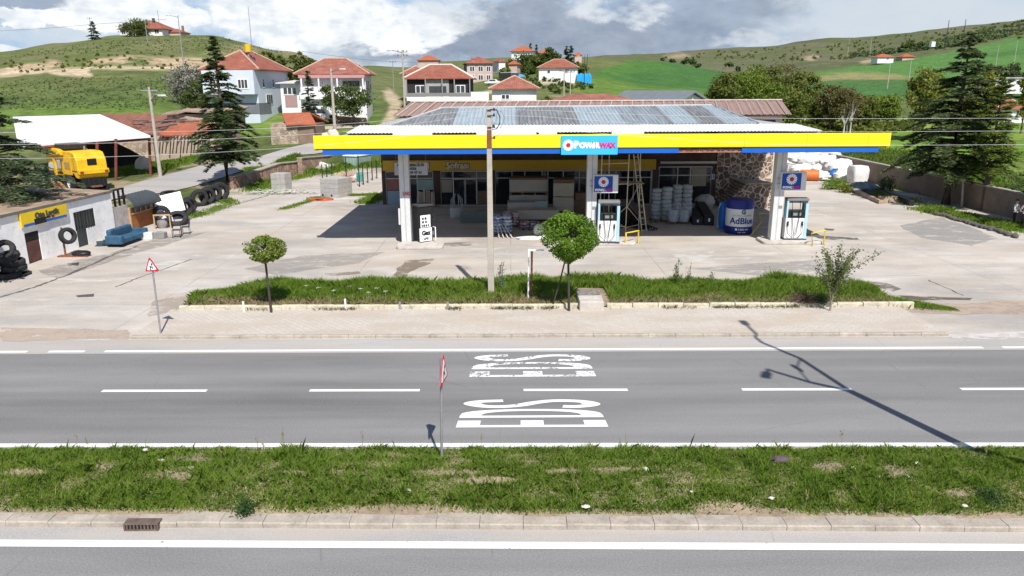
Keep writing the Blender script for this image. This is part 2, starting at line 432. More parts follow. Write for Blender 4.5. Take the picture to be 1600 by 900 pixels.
lay((GX > 30)*(GY < 135)*(GY > 30)*.9, (.115,.200,.030)); lay((GX > 30)*(GY < 135)*sm(n1,.42,.62)*.6, (.185,.225,.062))
# earth scarps and tracks on the left hill
SOIL = (.36,.27,.185)
lay(poly([(-40,108),(70,98),(80,93),(110,98),(140,92),(200,86),(250,90),(300,90),(345,95),(345,102),(290,103),(240,101),(160,98),(120,99),(60,106),(-40,114)],2)*sm(n1,.30,.42), SOIL)
lay(poly([(-40,110),(60,107),(140,104),(290,103),(330,106),(330,109),(140,108),(138,119),(95,118),(70,113),(0,121),(-40,122)],1.6), (.40,.32,.235))
lay(poly([(330,84),(420,62),(480,90),(470,94),(420,80),(350,90)],6)*.5, (.26,.21,.13))
# village track between the houses, yard earth
lay(poly([(596,142),(606,138),(622,150),(626,162),(618,205),(600,205),(607,165)],3)*.85, (.36,.29,.215))
lay(poly([(735,147),(760,141),(800,137),(860,122),(900,120),(880,128),(812,138),(770,146),(740,151)],2)*.8, (.40,.35,.28))
lay(poly([(860,150),(900,150),(990,152),(990,157),(880,154)],2)*.7, (.33,.30,.2))
lay(poly([(1040,88),(1062,82),(1080,88),(1050,93)],3)*.6,(.35,.27,.2)); lay(poly([(1250,92),(1275,86),(1282,90),(1260,94)],2)*.8,(.38,.29,.21)); lay(poly([(1345,98),(1360,92),(1372,96),(1350,99)],2)*.8,(.4,.32,.2))
near_ground = (GY > 0)*(GY < 79)*(GX > -25)*(GX < 33.5); lay(near_ground*.95, (.36,.325,.28)); lay(near_ground*sm(n1,.5,.6)*sm(GY,55,60)*.8, (.12,.16,.045))
lay((GX < -23.6)*(GX > -60)*(GY > 30)*(GY < 80)*sm(fbm(GX/4,GY/4),.42,.55)*.8, (.32,.255,.175))
lay((GY < 30)*.9, (.30,.27,.22))
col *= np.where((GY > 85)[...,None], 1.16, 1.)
fs = []
na, nrad = len(angs), len(rad); idx = np.arange(na*nrad).reshape(nrad, na)
a_ = idx[:-1]; b_ = idx[1:]
quads = np.stack([a_, np.roll(a_,-1,1), np.roll(b_,-1,1), b_], -1).reshape(-1,4)
me = bpy.data.meshes.new('terrain'); vv = np.stack([GX,GY,GZ],-1).reshape(-1,3)
me.vertices.add(len(vv)); me.vertices.foreach_set('co', vv.astype(np.float32).ravel())
me.loops.add(len(quads)*4); me.loops.foreach_set('vertex_index', quads[:, ::-1].astype(np.int32).ravel())
me.polygons.add(len(quads)); me.polygons.foreach_set('loop_start', np.arange(0,len(quads)*4,4,dtype=np.int32)); me.update(calc_edges=True)
me.polygons.foreach_set('use_smooth', np.ones(len(quads), bool))
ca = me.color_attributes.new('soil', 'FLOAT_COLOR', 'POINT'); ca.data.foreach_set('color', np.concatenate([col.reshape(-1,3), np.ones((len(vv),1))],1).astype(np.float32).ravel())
m, t, b = newmat('pasture and fields')
p = t.pos(); at_ = t.n.new('ShaderNodeAttribute'); at_.attribute_name = 'soil'
nA = t.noise(p, .55, 7, .72); nB = t.noise(p, .11, 6, .65); nC = t.noise(p, 4., 3, .6)
k = t.math('ADD', t.ramp(nA,.28,.72,.5,1.5), t.ramp(nB,.3,.7,-.22,.22)); k = t.math('ADD', k, t.ramp(nC,.3,.7,-.15,.15))
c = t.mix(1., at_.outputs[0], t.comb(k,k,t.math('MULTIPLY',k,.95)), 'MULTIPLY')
dk = t.ss(t.noise(p, .33, 7, .75), .57, .68, 0., .6)                     # darker tussocks and thorn scrub
c = t.mix(dk, c, t.mix(1., at_.outputs[0], (.48,.60,.5,1), 'MULTIPLY'))
t.put(b.inputs['Base Color'], c); b.inputs['Roughness'].default_value = .95; b.inputs['Specular IOR Level'].default_value = .1
t.put(b.inputs['Normal'], t.bump(t.math('ADD', nA, t.math('MULTIPLY', nB, 3.)), .6, .6))
to = obj('terrain', me, m); to['kind'] = 'structure'

# ------------------------------------------------------------------ ground materials
def asphalt(name, base, band=0., dust=0.):
    m, t, b = newmat(name); p = t.pos(); s = t.sep(p)
    fine = t.noise(p, 26, 4, .75); mid = t.noise(t.vmul(p,(.25,1.4,1.)), 1.1, 5, .6); big = t.noise(t.vmul(p,(.05,.5,1)), .9, 4, .55)
    sp = t.noise(p, 38, 2, .6)
    k = t.math('ADD', t.ramp(fine,.3,.7,.78,1.22), t.ramp(mid,.3,.7,-.07,.07)); k = t.math('ADD', k, t.ramp(big,.3,.7,-.14-band,.14+band)); k = t.math('ADD', k, t.ramp(t.noise(t.vmul(p,(.012,1.,1)), 1.25, 3, .5),.35,.65,-.05-band,.05+band))
    k = t.math('ADD', k, t.ss(sp,.60,.72,0,.45))
    c = t.mix(1., (base,base*.985,base*.965,1), t.comb(k,k,k), 'MULTIPLY')
    if dust: c = t.mix(t.math('MULTIPLY', t.ss(t.noise(t.vmul(p,(.2,.9,1)),.8,6,.65),.3,.62), dust), c, (.44,.38,.32,1))
    cr = t.n.new('ShaderNodeTexVoronoi'); cr.feature = 'DISTANCE_TO_EDGE'; t.put(cr.inputs['Vector'], t.math('ADD',0,0) if False else p); cr.inputs['Scale'].default_value = .16
    wv = t.ss(cr.outputs[0], .0, .004, .25, 0.)
    c = t.mix(t.math('MULTIPLY', wv, t.ss(mid,.45,.6)), c, (.06,.06,.06,1))
    t.put(b.inputs['Base Color'], c); b.inputs['Roughness'].default_value = .85; b.inputs['Specular IOR Level'].default_value = .3
    t.put(b.inputs['Normal'], t.bump(fine, .35, .01)); return m
M_ROAD = asphalt('worn asphalt', .192, .03); M_ROADN = asphalt('near asphalt', .225, .0); M_GUT = asphalt('dusty asphalt edge', .36, 0., .55)
M_LANE = asphalt('village lane', .30, 0., .35)
def concrete(name):
    m, t, b = newmat(name); p = t.pos()
    big = t.noise(p, .13, 6, .6, .4); st = t.noise(t.vmul(p,(.35,1.1,1)), .8, 6, .62); fine = t.noise(p, 9., 5, .7)
    k = t.math('ADD', t.ramp(big,.3,.7,.78,1.14), t.ramp(st,.3,.7,-.13,.13)); k = t.math('ADD', k, t.ramp(fine,.3,.7,-.08,.08))
    c = t.mix(t.ss(t.noise(p,.23,5,.6),.4,.62), (.44,.395,.345,1), (.465,.43,.39,1)); c = t.mix(1., c, t.comb(k,k,k), 'MULTIPLY')
    gy = t.ss(t.noise(t.vmul(p,(.6,1.,1)),.24,6,.62), .52, .66, 0., .6); c = t.mix(gy, c, (.31,.30,.29,1))       # weathered grey patches
    wh = t.ss(t.noise(t.vmul(p,(.6,1.5,1)),.36,7,.66), .56, .68, 0., .7); c = t.mix(wh, c, (.57,.545,.515,1))       # scoured pale patches
    du = t.ss(t.noise(t.vmul(p,(.5,1.,1)),.19,5,.6), .5, .68, 0., .5); c = t.mix(du, c, (.45,.375,.31,1))            # blown earth
    oil = t.ss(t.noise(t.vmul(p,(.6,1.2,1)),.62,5,.62), .69, .76, 0., .5); c = t.mix(oil, c, (.16,.145,.13,1))
    br = t.n.new('ShaderNodeTexBrick'); wn = t.n.new('ShaderNodeVectorMath'); wn.operation = 'ADD'
    t.put(wn.inputs[0], p); t.put(wn.inputs[1], t.comb(t.math('MULTIPLY',t.noise(p,.7,3),.12), t.math('MULTIPLY',t.noise(p,.8,3),.12), 0.))
    t.put(br.inputs['Vector'], wn.outputs[0]); br.offset = 0.; br.inputs['Scale'].default_value = 1.; br.inputs['Brick Width'].default_value = 7.2; br.inputs['Row Height'].default_value = 4.1
    br.inputs['Mortar Size'].default_value = .022; br.inputs['Mortar Smooth'].default_value = .3; br.inputs['Color1'].default_value = (0,0,0,1); br.inputs['Color2'].default_value = (.12,.12,.12,1); br.inputs['Mortar'].default_value = (1,1,1,1)
    j = t.math('MULTIPLY', br.outputs['Fac'], t.ss(t.noise(p,.5,4),.35,.6,.15,.75)); c = t.mix(j, c, (.20,.19,.165,1))
    t.put(b.inputs['Base Color'], c); b.inputs['Roughness'].default_value = .85; b.inputs['Specular IOR Level'].default_value = .25
    t.put(b.inputs['Normal'], t.bump(fine, .25, .01)); return m
M_CONC = concrete('weathered forecourt concrete')
def pavers():
    m, t, b = newmat('concrete pavers'); p = t.pos()
    mp = t.n.new('ShaderNodeMapping'); t.put(mp.inputs[0], p); mp.inputs['Rotation'].default_value = (0,0,R(45))
    br = t.n.new('ShaderNodeTexBrick'); t.put(br.inputs['Vector'], mp.outputs[0]); br.inputs['Scale'].default_value = 1; br.inputs['Brick Width'].default_value = .42; br.inputs['Row Height'].default_value = .21
    br.inputs['Mortar Size'].default_value = .012; br.inputs['Color1'].default_value = (.50,.455,.40,1); br.inputs['Color2'].default_value = (.47,.425,.37,1); br.inputs['Mortar'].default_value = (.40,.35,.295,1)
    n = t.noise(t.vmul(p,(.4,1,1)), .8, 6, .65); f = t.noise(p, 14, 4, .7)
    c = t.mix(t.ss(n,.42,.62,0,.85), br.outputs[0], (.43,.365,.30,1)); k = t.ramp(f,.3,.7,.88,1.1); c = t.mix(1., c, t.comb(k,k,k), 'MULTIPLY')
    t.put(b.inputs['Base Color'], c); b.inputs['Roughness'].default_value = .9; t.put(b.inputs['Normal'], t.bump(br.outputs['Fac'], -.3, .008)); return m
M_PAV = pavers()
M_KERB = M('kerb concrete', (.385,.34,.285), .9, .22, 2.2, .3, dirt=.35)
M_KERBY = M('painted kerb', (.55,.50,.38), .9, .25, 2.5, .3, dirt=.45)
M_SOIL = M('dry soil', (.30,.235,.165), 1., .3, 1.6, .6)
def paint(name, wear):
    m, t, b = newmat(name); p = t.pos()
    n = t.noise(p, 7., 6, .75); n2 = t.noise(p, 1.3, 4, .6)
    w = t.ss(t.math('ADD', n, t.math('MULTIPLY', n2, .5)), .98-wear, 1.05-wear); k = t.ramp(n,.3,.7,.92,1.04)
    t.put(b.inputs['Base Color'], t.mix(1.,(.75,.75,.735,1),t.comb(k,k,k),'MULTIPLY')); b.inputs['Roughness'].default_value = .7
    tr = t.n.new('ShaderNodeBsdfTransparent'); mx = t.n.new('ShaderNodeMixShader'); t.put(mx.inputs[0], w)
    t.l.new(b.outputs[0], mx.inputs[1]); t.l.new(tr.outputs[0], mx.inputs[2]); t.l.new(mx.outputs[0], t.n['Material Output'].inputs[0]); return m
M_LINE = paint('road paint', .085); M_WORN = paint('worn road paint', .20)

# ------------------------------------------------------------------ roads: edges run through the photograph's lines
def edge(yl, yr, z=0.):
    a, b = gp(0, yl, z), gp(1600, yr, z); s = (b.y-a.y)/(b.x-a.x)
    return lambda X: a.y+(X-a.x)*s
XS = [-160,-90,-60,-40,-30,-24,-18,-12,-6,0,6,12,18,24,33,45,60,90,160]
def strip(name, e0, e1, z, mat, x0=-160, x1=160, thick=0., kind='structure'):
    mb = MB(); xs = [x0]+[x for x in XS if x0 < x < x1]+[x1]
    for a, b in zip(xs[:-1], xs[1:]):
        mb.face([(a,e0(a),z),(b,e0(b),z),(b,e1(b),z),(a,e1(a),z)])
        if thick:
            mb.face([(a,e0(a),z-thick),(b,e0(b),z-thick),(b,e0(b),z),(a,e0(a),z)]); mb.face([(b,e1(b),z-thick),(a,e1(a),z-thick),(a,e1(a),z),(b,e1(b),z)])
    if thick:
        for X in (x0,x1): mb.face([(X,e0(X),z-thick),(X,e1(X),z-thick),(X,e1(X),z),(X,e0(X),z)])
    return struct(name, mb, mat)
eFarL = edge(550,543); eNearL = edge(696.5,695); eShoulder = edge(533.5,527); eGut = edge(702,702.5); eFarDark = edge(554.5,547.5)
eKerbN = edge(809,816); eKerbF = edge(823.5,832); eLineN = edge(849,856)
off = lambda e, d: (lambda X: e(X)+d)
strip('road', off(eGut,-.15), off(eShoulder,.25), 0., M_ROAD)
strip('road_shoulder', off(eFarL,-.22), off(eShoulder,.2), .004, M_GUT)
strip('road_gutter', off(eGut,-.12), off(eNearL,-.12), .004, M_GUT)
strip('near_road', lambda X: 1.0, off(eKerbF,.1), 0., M_ROADN)
strip('near_road_gutter', off(eLineN,.1), off(eKerbF,.05), .004, M_GUT)
strip('verge', lambda X: -14.0, lambda X: 1.05, -.02, M_SOIL)
# painted lines
def lane(e, x0, x1, w, z=.009): 
    return strip('lane_marking', off(e,-w/2), off(e,w/2), z, M_LINE, x0, x1)
gx = lambda px, py: gp(px,py).x
lane(eFarL, gx(164,549), gx(1535,543), .17); lane(eFarL, gx(77,549), gx(133,549), .17); lane(eFarL, gx(-90,550), gx(44,549), .17); lane(eFarL, gx(1566,543), gx(1760,543), .17)
lane(eNearL, -160, 160, .2, .01); lane(eLineN, -160, 160, .22)
eDash = edge(611.5,608)
for a, b in ((-165,-2),(161,324),(484,656),(818,981),(1160,1332),(1504,1670),(1850,2015),(-490,-328)):
    lane(eDash, gx(a,610), gx(b,610), .165)
# stretched lettering on both lanes, read by drivers heading to the left
def road_word(px0, px1, py0, py1, mat, taper=0.):
    A, B = gp(px0,py1), gp(px1,py1); T = gp((px0+px1)/2, py0)
    L = B.x-A.x; D = T.y-A.y; mb = MB(); z = .011
    def P(s, r): return (B.x-s*L + (s-.5)*taper*L*r, A.y+r*D, z)       # s: foot to head of the letter, r: along the word
    def rect(s0,s1,r0,r1): mb.face([P(s0,r0),P(s1,r0),P(s1,r1),P(s0,r1)])
    rect(0,1,0,.075)
    for s0,s1 in ((0,.15),(.42,.575),(.845,1)): rect(s0,s1,.078,.235)
    rect(0,1,.335,.41)
    n = 16
    out = [(.5-.5*math.cos(math.pi*i/n), .41+.24*math.sin(math.pi*i/n)**.62) for i in range(n+1)]
    inn = [(.15+.70*(.5-.5*math.cos(math.pi*i/n)), .41+.165*math.sin(math.pi*i/n)**.7) for i in range(n+1)]
    for i in range(n): mb.face([P(*out[i]),P(*out[i+1]),P(*inn[i+1]),P(*inn[i])])
    pts = [(.24,.745),(.13,.735),(.03,.78),(.01,.85),(.06,.925),(.18,.965),(.33,.96),(.47,.89),(.60,.79),(.74,.745),(.87,.76),(.96,.83),(.97,.90),(.90,.955),(.73,.975)]
    pts = [(.05+.9*a_+.01*(a_-.5), b_) for a_, b_ in pts]; q = []
    for i in range(len(pts)-1):
        p0,p1,p2,p3 = [Vector(pts[max(0,min(len(pts)-1,i+k))]) for k in (-1,0,1,2)]
        for j in range(5):
            u = j/5; q.append(.5*((2*p1)+(-p0+p2)*u+(2*p0-5*p1+4*p2-p3)*u*u+(-p0+3*p1-3*p2+p3)*u**3))
    q.append(Vector(pts[-1])); ed = []
    for i, c in enumerate(q):
        d = q[min(i+1,len(q)-1)]-q[max(i-1,0)]; nv = Vector((-d.y,d.x)); nv.x *= 1.; nv = Vector((-d.y*.5, d.x)).normalized()
        hw = Vector((nv.x*.075, nv.y*.050)); ed.append((c+hw, c-hw))
    for (a,b),(c2,d2) in zip(ed[:-1],ed[1:]): mb.face([P(*a),P(*c2),P(*d2),P(*b)])
    return struct('road_lettering', mb, mat)
road_word(712,951,625.5,668.5, M_LINE, .075); road_word(733,932,555,589.5, M_WORN, .06)

# ------------------------------------------------------------------ central reservation
hm = lambda X, f: .10+.16*math.sin(math.pi*min(max(f,0),1))**.8
mb = MB(); NX, NYY = 120, 12; xs = np.linspace(-60,60,NX+1); g0 = off(eKerbN,-.05); g1 = off(eGut,-.05)
vs = []
for X in xs:
    for k in range(NYY+1):
        f = k/NYY; Y = g0(X)+(g1(X)-g0(X))*f; zz = (.12*(1-f)+.02*f)+.16*math.sin(math.pi*f)+.05*(vnoise(np.array([X*1.3]),np.array([Y*2.]))[0]-.5)*(0 if k in (0,NYY) else 1)
        vs.append((X,Y,zz))
mb.add(vs, [(i*(NYY+1)+k,(i+1)*(NYY+1)+k,(i+1)*(NYY+1)+k+1,i*(NYY+1)+k+1) for i in range(NX) for k in range(NYY)])
struct('central_reservation', mb, M_SOIL, 180)
def medz(X, Y):
    f = np.clip((Y-(g0(X)))/((g1(X))-(g0(X))),0,1); return (.12*(1-f)+.02*f)+.16*np.sin(np.pi*f)+.05*(vnoise(X*1.3,Y*2.)-.5)
def kerbrow(name, e0, e1, z, x0, x1, L, mat, gap=.012, jit=.012, base=-.05):
    mb = MB(); X = x0; r = random.Random(5)
    while X < x1:
        a, b = X+gap/2, X+L-gap/2; dz = r.uniform(-jit,jit); dy = r.uniform(-jit,jit); c = .02
        y0a,y0b,y1a,y1b = e0(a)+dy,e0(b)+dy,e1(a)+dy,e1(b)+dy; zt = z+dz
        mb.add([(a,y0a,base),(b,y0b,base),(b,y0b,zt-c*1.3),(a,y0a,zt-c*1.3),(a,y0a+c,zt),(b,y0b+c,zt),(b,y1b,zt),(a,y1a,zt),(a,y1a,base),(b,y1b,base)],
               [(0,1,2,3),(3,2,5,4),(4,5,6,7),(7,6,9,8),(0,3,4,7,8),(1,9,6,5,2)]); X += L
    return struct(name, mb, mat)
kerbrow('kerb', eKerbF, off(eKerbN,.06), .125, -60, 60, .86, M_KERB, .010, .008)
mb = MB(); mb.prism([(-60,eKerbF(-60)+.06),(60,eKerbF(60)+.06),(60,eKerbN(60)-.02),(-60,eKerbN(-60)-.02)], -.05, .095); struct('kerb_bed', mb, M('kerb joint', (.10,.09,.075), 1.))

# ------------------------------------------------------------------ pavement, planted strip, forecourt
XP0, XP1 = gx(207,529), gx(1478,525)
ePavF = edge(531.5,525); ePlF = edge(490.5,482); ePlB = lambda X: 31.7
strip('pavement', off(ePavF,.14), off(ePlF,.1), .12, M_PAV, XP0, XP1, .15)
kerbrow('pavement_kerb', ePavF, off(ePavF,.15), .124, XP0, XP1, .95, M_KERB, .012, .006)
mb = MB(); mb.face([(-24.2,25.2,0),(-40,24.9,0),(-160,24.7,0),(-160,34,0),(-24.2,34,0)]); struct('forecourt_approach', mb, M_CONC)
mb = MB(); N = 28
ys = [ePavF(-24.2)+.02, 34, 45, 60, 76.5]
for X0_, X1_ in zip(np.linspace(-24.2,33,N+1)[:-1], np.linspace(-24.2,33,N+1)[1:]):
    mb.face([(X0_,eShoulder(X0_)+.05,.0),(X1_,eShoulder(X1_)+.05,.0),(X1_,34,.0),(X0_,34,.0)])
    for a, b in zip(ys[1:-1], ys[2:]): mb.face([(X0_,a,.0),(X1_,a,.0),(X1_,b,.0),(X0_,b,.0)])
mb.face([(33,eShoulder(33)+.05,0),(160,eShoulder(160)+.05,0),(160,34,0),(33,34,0)])
fo = struct('forecourt', mb, M_CONC); fo.location.z = .008
PX0, PX1 = gx(282,488), gx(1402,482)
mb = MB(); r_ = random.Random(3); bk = [(PX0+(PX1-PX0)*i/40, ePlB(0)-(1.6*max(0,1-i/5)**1.5)-(.9*max(0,(i-36)/4))+r_.uniform(-.15,.12)) for i in range(41)]
fr = [(X, ePlF(X)+.12) for X, _ in bk]
vs = [(x,y,.15) for x,y in fr]+[(x,(y+fy)/2,.24) for (x,y),(_,fy) in zip(bk,fr)]+[(x,y,.03) for x,y in bk]; n = 41
mb.add(vs, [(i,i+1,n+i+1,n+i) for i in range(40)]+[(n+i,n+i+1,2*n+i+1,2*n+i) for i in range(40)]+[(0,n,2*n)]+[(n-1,3*n-1,2*n-1)]); struct('planted_strip', mb, M_SOIL, 60)
kerbrow('strip_kerb', ePlF, off(ePlF,.16), .27, PX0, gx(905,486), 1.0, M_KERBY, .01, .012); kerbrow('strip_kerb', ePlF, off(ePlF,.16), .27, gx(948,485), PX1, 1.0, M_KERBY, .03, .015)
# stains: oil and water marks with outlines of their own
def stain(pts, colr, alpha, seed=0, z=.013):
    m, t, b = newmat('stain'); p = t.pos(); n = t.noise(t.vmul(p,(.8,1.2,1)), 1.1, 7, .7, .3)
    t.put(b.inputs['Base Color'], (*colr,1)); b.inputs['Roughness'].default_value = .8
    tr = t.n.new('ShaderNodeBsdfTransparent'); mx = t.n.new('ShaderNodeMixShader'); t.put(mx.inputs[0], t.ss(n,.34,.55,0.,alpha))
    t.l.new(tr.outputs[0], mx.inputs[1]); t.l.new(b.outputs[0], mx.inputs[2]); t.l.new(mx.outputs[0], t.n['Material Output'].inputs[0])
    P = [gp(*q) for q in pts]; mb = MB(); out = []; rr = random.Random(seed)
    for i in range(len(P)):
        a, b2 = P[i], P[(i+1)%len(P)]
        for k in range(6):
            q = a.lerp(b2, k/6); j = .03*(b2-a).length; out.append((q.x+rr.uniform(-j,j), q.y+rr.uniform(-j,j), z))
    mb.face(out); return struct('stain', mb, m)
stain([(604,443),(632,408),(680,404),(672,412),(640,425),(628,441)], (.22,.175,.13), .8, 1)
stain([(505,428),(560,424),(565,428),(520,432)], (.25,.20,.15), .6, 2)
stain([(1405,462),(1520,466),(1515,469),(1440,470),(1410,466)], (.12,.09,.075), .9, 3)
stain([(1352,440),(1385,442),(1408,452),(1395,456),(1365,447)], (.17,.14,.12), .8, 4)
stain([(118,462),(148,459),(146,464),(122,465)], (.09,.08,.075), .9, 5)
#stain([(583,330),(625,326),(632,340),(600,346),(585,342)], (.12,.10,.09), .6, 6)
stain([(105,412),(124,410),(122,416),(107,417)], (.10,.095,.09), .9, 7)
stain([(60,425),(250,372),(330,362),(200,400),(90,436)], (.30,.27,.245), .45, 8)
stain([(1480,524),(1600,518),(1640,519),(1640,530),(1490,530)], (.62,.59,.56), .8, 9)
stain([(1400,478),(1600,470),(1640,490),(1500,492),(1400,488)], (.42,.33,.26), .9, 10)
stain([(0,512),(200,516),(205,530),(0,534)], (.46,.37,.29), .8, 11)
stain([(1050,398),(1120,392),(1110,402),(1060,408)], (.62,.60,.57), .7, 12)
stain([(1258,366),(1340,372),(1342,375),(1300,375),(1262,371)], (.11,.10,.09), .75, 13)
stain([(1288,357),(1304,358),(1302,361),(1289,360)], (.10,.09,.08), .8, 14)
stain([(1400,352),(1470,340),(1560,372),(1520,384),(1440,372)], (.33,.32,.31), .6, 15)
stain([(1080,420),(1290,404),(1330,420),(1200,432)], (.35,.335,.32), .55, 16)
stain([(380,420),(470,400),(600,394),(560,412),(430,430)], (.35,.33,.31), .5, 17)
stain([(700,392),(860,388),(900,400),(760,406)], (.56,.54,.51), .6, 18)
stain([(240,470),(330,455),(300,480),(230,496)], (.40,.33,.27), .6, 19)
stain([(690,380),(740,378),(735,384),(700,386)], (.2,.18,.16), .6, 20)
def crack(pts, w, colr=(.11,.10,.09)):
    mb = MB(); P = [gp(*q) for q in pts]; L, rr = [], random.Random(2); fine = []
    for a, b2 in zip(P[:-1],P[1:]):
        for k in range(12): fine.append(a.lerp(b2,k/12)+Vector((rr.uniform(-.05,.05),rr.uniform(-.05,.05),0)))
    fine.append(P[-1])
    for i, p in enumerate(fine):
        d = (fine[min(i+1,len(fine)-1)]-fine[max(i-1,0)]).normalized(); nv = Vector((-d.y,d.x,0))*w*rr.uniform(.3,1.)
        L.append(((p+nv).xy, (p-nv).xy))
    for (a,b2),(c2,d2) in zip(L[:-1],L[1:]): mb.face([(*a,.014),(*c2,.014),(*d2,.014),(*b2,.014)])
    return struct('ground_joint', mb, M('joint dirt', colr, 1., .3, 2.))
crack([(-60,476),(0,465),(60,447),(110,428),(180,397),(215,385)], .13)
crack([(180,449),(215,435),(300,405)], .05, ); crack([(245,356),(330,333),(360,322),(420,305)], .12)
crack([(1450,438),(1505,462)], .04); crack([(1040,475),(1120,480)], .02)
# ------------------------------------------------------------------ shared object materials
WHITE = M('white paint', (.78,.78,.77), .5, .06, 2., dirt=.12); OFFW = M('grey white cladding', (.60,.61,.61), .45, .06, 1.5, dirt=.15)
YEL = M('yellow fascia', (.86,.67,.012), .42, .09, .5, spec=.4); BLU = M('blue fascia', (.010,.115,.50), .4, .06, 1.2, spec=.4)
CYAN = M('cyan panel', (.045,.46,.80), .4, .04, 1.); NAVY = M('navy paint', (.012,.022,.19), .4, .1, 2.); SIGNB = M('sign blue', (.006,.06,.34), .35, .05, 2.)
RED = M('red paint', (.55,.012,.03), .5, .05, 3.); MAG = M('magenta lettering', (.62,.02,.22), .5, .05, 3.); LETW = M('white lettering', (.85,.85,.85), .5, .02, 3.)
BLK = M('black paint', (.014,.014,.016), .45, .2, 3.); DGREY = M('dark grey metal', (.055,.058,.062), .5, .2, 3., dirt=.2); GREY = M('galvanised steel', (.33,.34,.35), .5, .15, 3., metal=.35, dirt=.2)
RUST = M('rusty steel', (.22,.085,.045), .85, .35, 4., .3); WOODL = M('weathered timber', (.38,.29,.20), .85, .25, 3., .2); CREAMP = M('cream tube', (.60,.53,.40), .55, .15, 3., dirt=.25)
CONCB = M('bare concrete', (.40,.385,.36), .9, .16, 2., .25, dirt=.25); POLEC = M('pole concrete', (.42,.385,.33), .9, .14, 1.2, .2, dirt=.25)
GLASS = M('dark window glass', (.018,.022,.025), .08, .25, .8, spec=.6); PLAST = M('black plastic', (.018,.018,.02), .5, .25, 3.)
RUB = M('tyre rubber', (.026,.026,.028), .85, .3, 4., .3, dirt=.25); LBLU = M('pale blue enamel', (.38,.60,.72), .4, .06, 2., dirt=.1)
YRAIL = M('yellow rail paint', (.72,.50,.03), .5, .12, 4., dirt=.3); ALU = M('aluminium frame', (.52,.53,.53), .45, .08, 3.)
def corr(name, base, var, n=2., rustk=0.):
    m, t, b = newmat(name); p = t.objco(); st = t.noise(t.vmul(p,(2.2,.12,.12)), n, 5, .7); q = t.noise(p,.6,5,.65)
    k = t.math('ADD', t.ramp(st,.25,.75,1-var,1+var), t.ramp(q,.3,.7,-.1,.1)); c = t.mix(1.,(*base,1),t.comb(k,k,k),'MULTIPLY')
    if rustk: c = t.mix(t.ss(st,.45,.62,0,rustk), c, (.24,.115,.075,1))
    t.put(b.inputs['Base Color'], c); b.inputs['Roughness'].default_value = .85; b.inputs['Specular IOR Level'].default_value = .15; return m
M_ZINC = corr('old zinc sheet', (.20,.21,.22), .55, 3.5); M_ZINCB = corr('pale blue sheet', (.30,.355,.39), .25, 3.); M_ZINCD = corr('grey blue sheet', (.235,.27,.295), .4, 3.)
M_WSHEET = corr('white roof sheet', (.70,.71,.71), .06, 2.); M_BROWN = corr('brown roof sheet', (.27,.19,.165), .35, 2.5, .3)
def stonemat(name, stone, mortar, sc, w=.06):
    m, t, b = newmat(name); p = t.objco(); q = t.n.new('ShaderNodeVectorMath'); q.operation = 'ADD'
    t.put(q.inputs[0], p); t.put(q.inputs[1], t.comb(t.math('MULTIPLY',t.noise(p,2.5,3),.3),0.,t.math('MULTIPLY',t.noise(p,2.1,3),.3)))
    v = t.n.new('ShaderNodeTexVoronoi'); v.feature = 'DISTANCE_TO_EDGE'; v.inputs['Scale'].default_value = sc; t.put(v.inputs['Vector'], q.outputs[0])
    v2 = t.n.new('ShaderNodeTexVoronoi'); v2.inputs['Scale'].default_value = sc; t.put(v2.inputs['Vector'], q.outputs[0])
    k = t.ramp(t.sep(v2.outputs['Color'])[0],0,1,.65,1.4); f = t.ramp(t.noise(p,9,4,.7),.3,.7,.75,1.25); k = t.math('MULTIPLY',k,f)
    c = t.mix(t.ss(v.outputs['Distance'],w*.5,w), (*mortar,1), t.mix(1.,(*stone,1),t.comb(k,k,k),'MULTIPLY'))
    t.put(b.inputs['Base Color'], c); b.inputs['Roughness'].default_value = .95; t.put(b.inputs['Normal'], t.bump(t.ss(v.outputs['Distance'],0,w*2), .6, .05)); return m
M_STONE = stonemat('crazy paved stone', (.17,.115,.085), (.56,.49,.41), 2.5, .075)
M_RUBBLE = stonemat('rubble masonry', (.36,.285,.21), (.33,.275,.215), 2.2, .04); M_RUBR = stonemat('reddish rubble masonry', (.33,.215,.155), (.27,.21,.165), 2.4, .05)
M_BLOCKW = M('rendered block wall', (.235,.185,.145), .95, .22, 1.1, .35, dirt=.3); M_COPE = M('wall coping', (.37,.33,.285), .95, .2, 1.6, .3, dirt=.25)

# ------------------------------------------------------------------ canopy
YF = 38.2
A = at(489,214,YF); B = at(1393,209,YF); CX0, CX1 = A.x, B.x
zt, zm, zb = at(800,210.5,YF).z, at(800,231.3,YF).z, at(800,240.6,YF).z
cx = lambda px, Y=YF: at(px,240,Y).x
YB = 50.6
can = thing('station_canopy', 'long flat fuel station canopy with yellow and blue fascia on three columns', 'canopy', (0,YF,0))
mb = MB(); w = .12
mb.box(CX0,CX1,0,w,zm,zt); mb.box(CX0,CX0+w,w,YB-YF,zm-.1,zm+.1); mb.box(CX1-w,CX1,w,YB-YF,zm-.1,zm+.1)
fas = obj('fascia', mb, YEL, can, bevel=.012)
for px in (1163,1260,1355): X = cx(px-1.); obj('panel_joint', MB().box(X-.006,X+.006,-.004,0,zm+.01,zt-.01), M('fascia joint', (.42,.33,.02), .6), fas)
mb = MB(); i = .16; gapL, gapR = cx(1061), cx(1159)
mb.box(CX0+.42,gapL,.05,.05+w,zb,zm-.05); mb.box(gapR,CX1-.52,.05,.05+w,zb,zm-.05); mb.box(CX0+.42,CX0+.42+w,.17,YB-YF,zb,zm-.12); mb.box(CX1-.52-w,CX1-.52,.17,YB-YF,zb,zm-.12)
obj('blue_band', mb, BLU, can, bevel=.01)
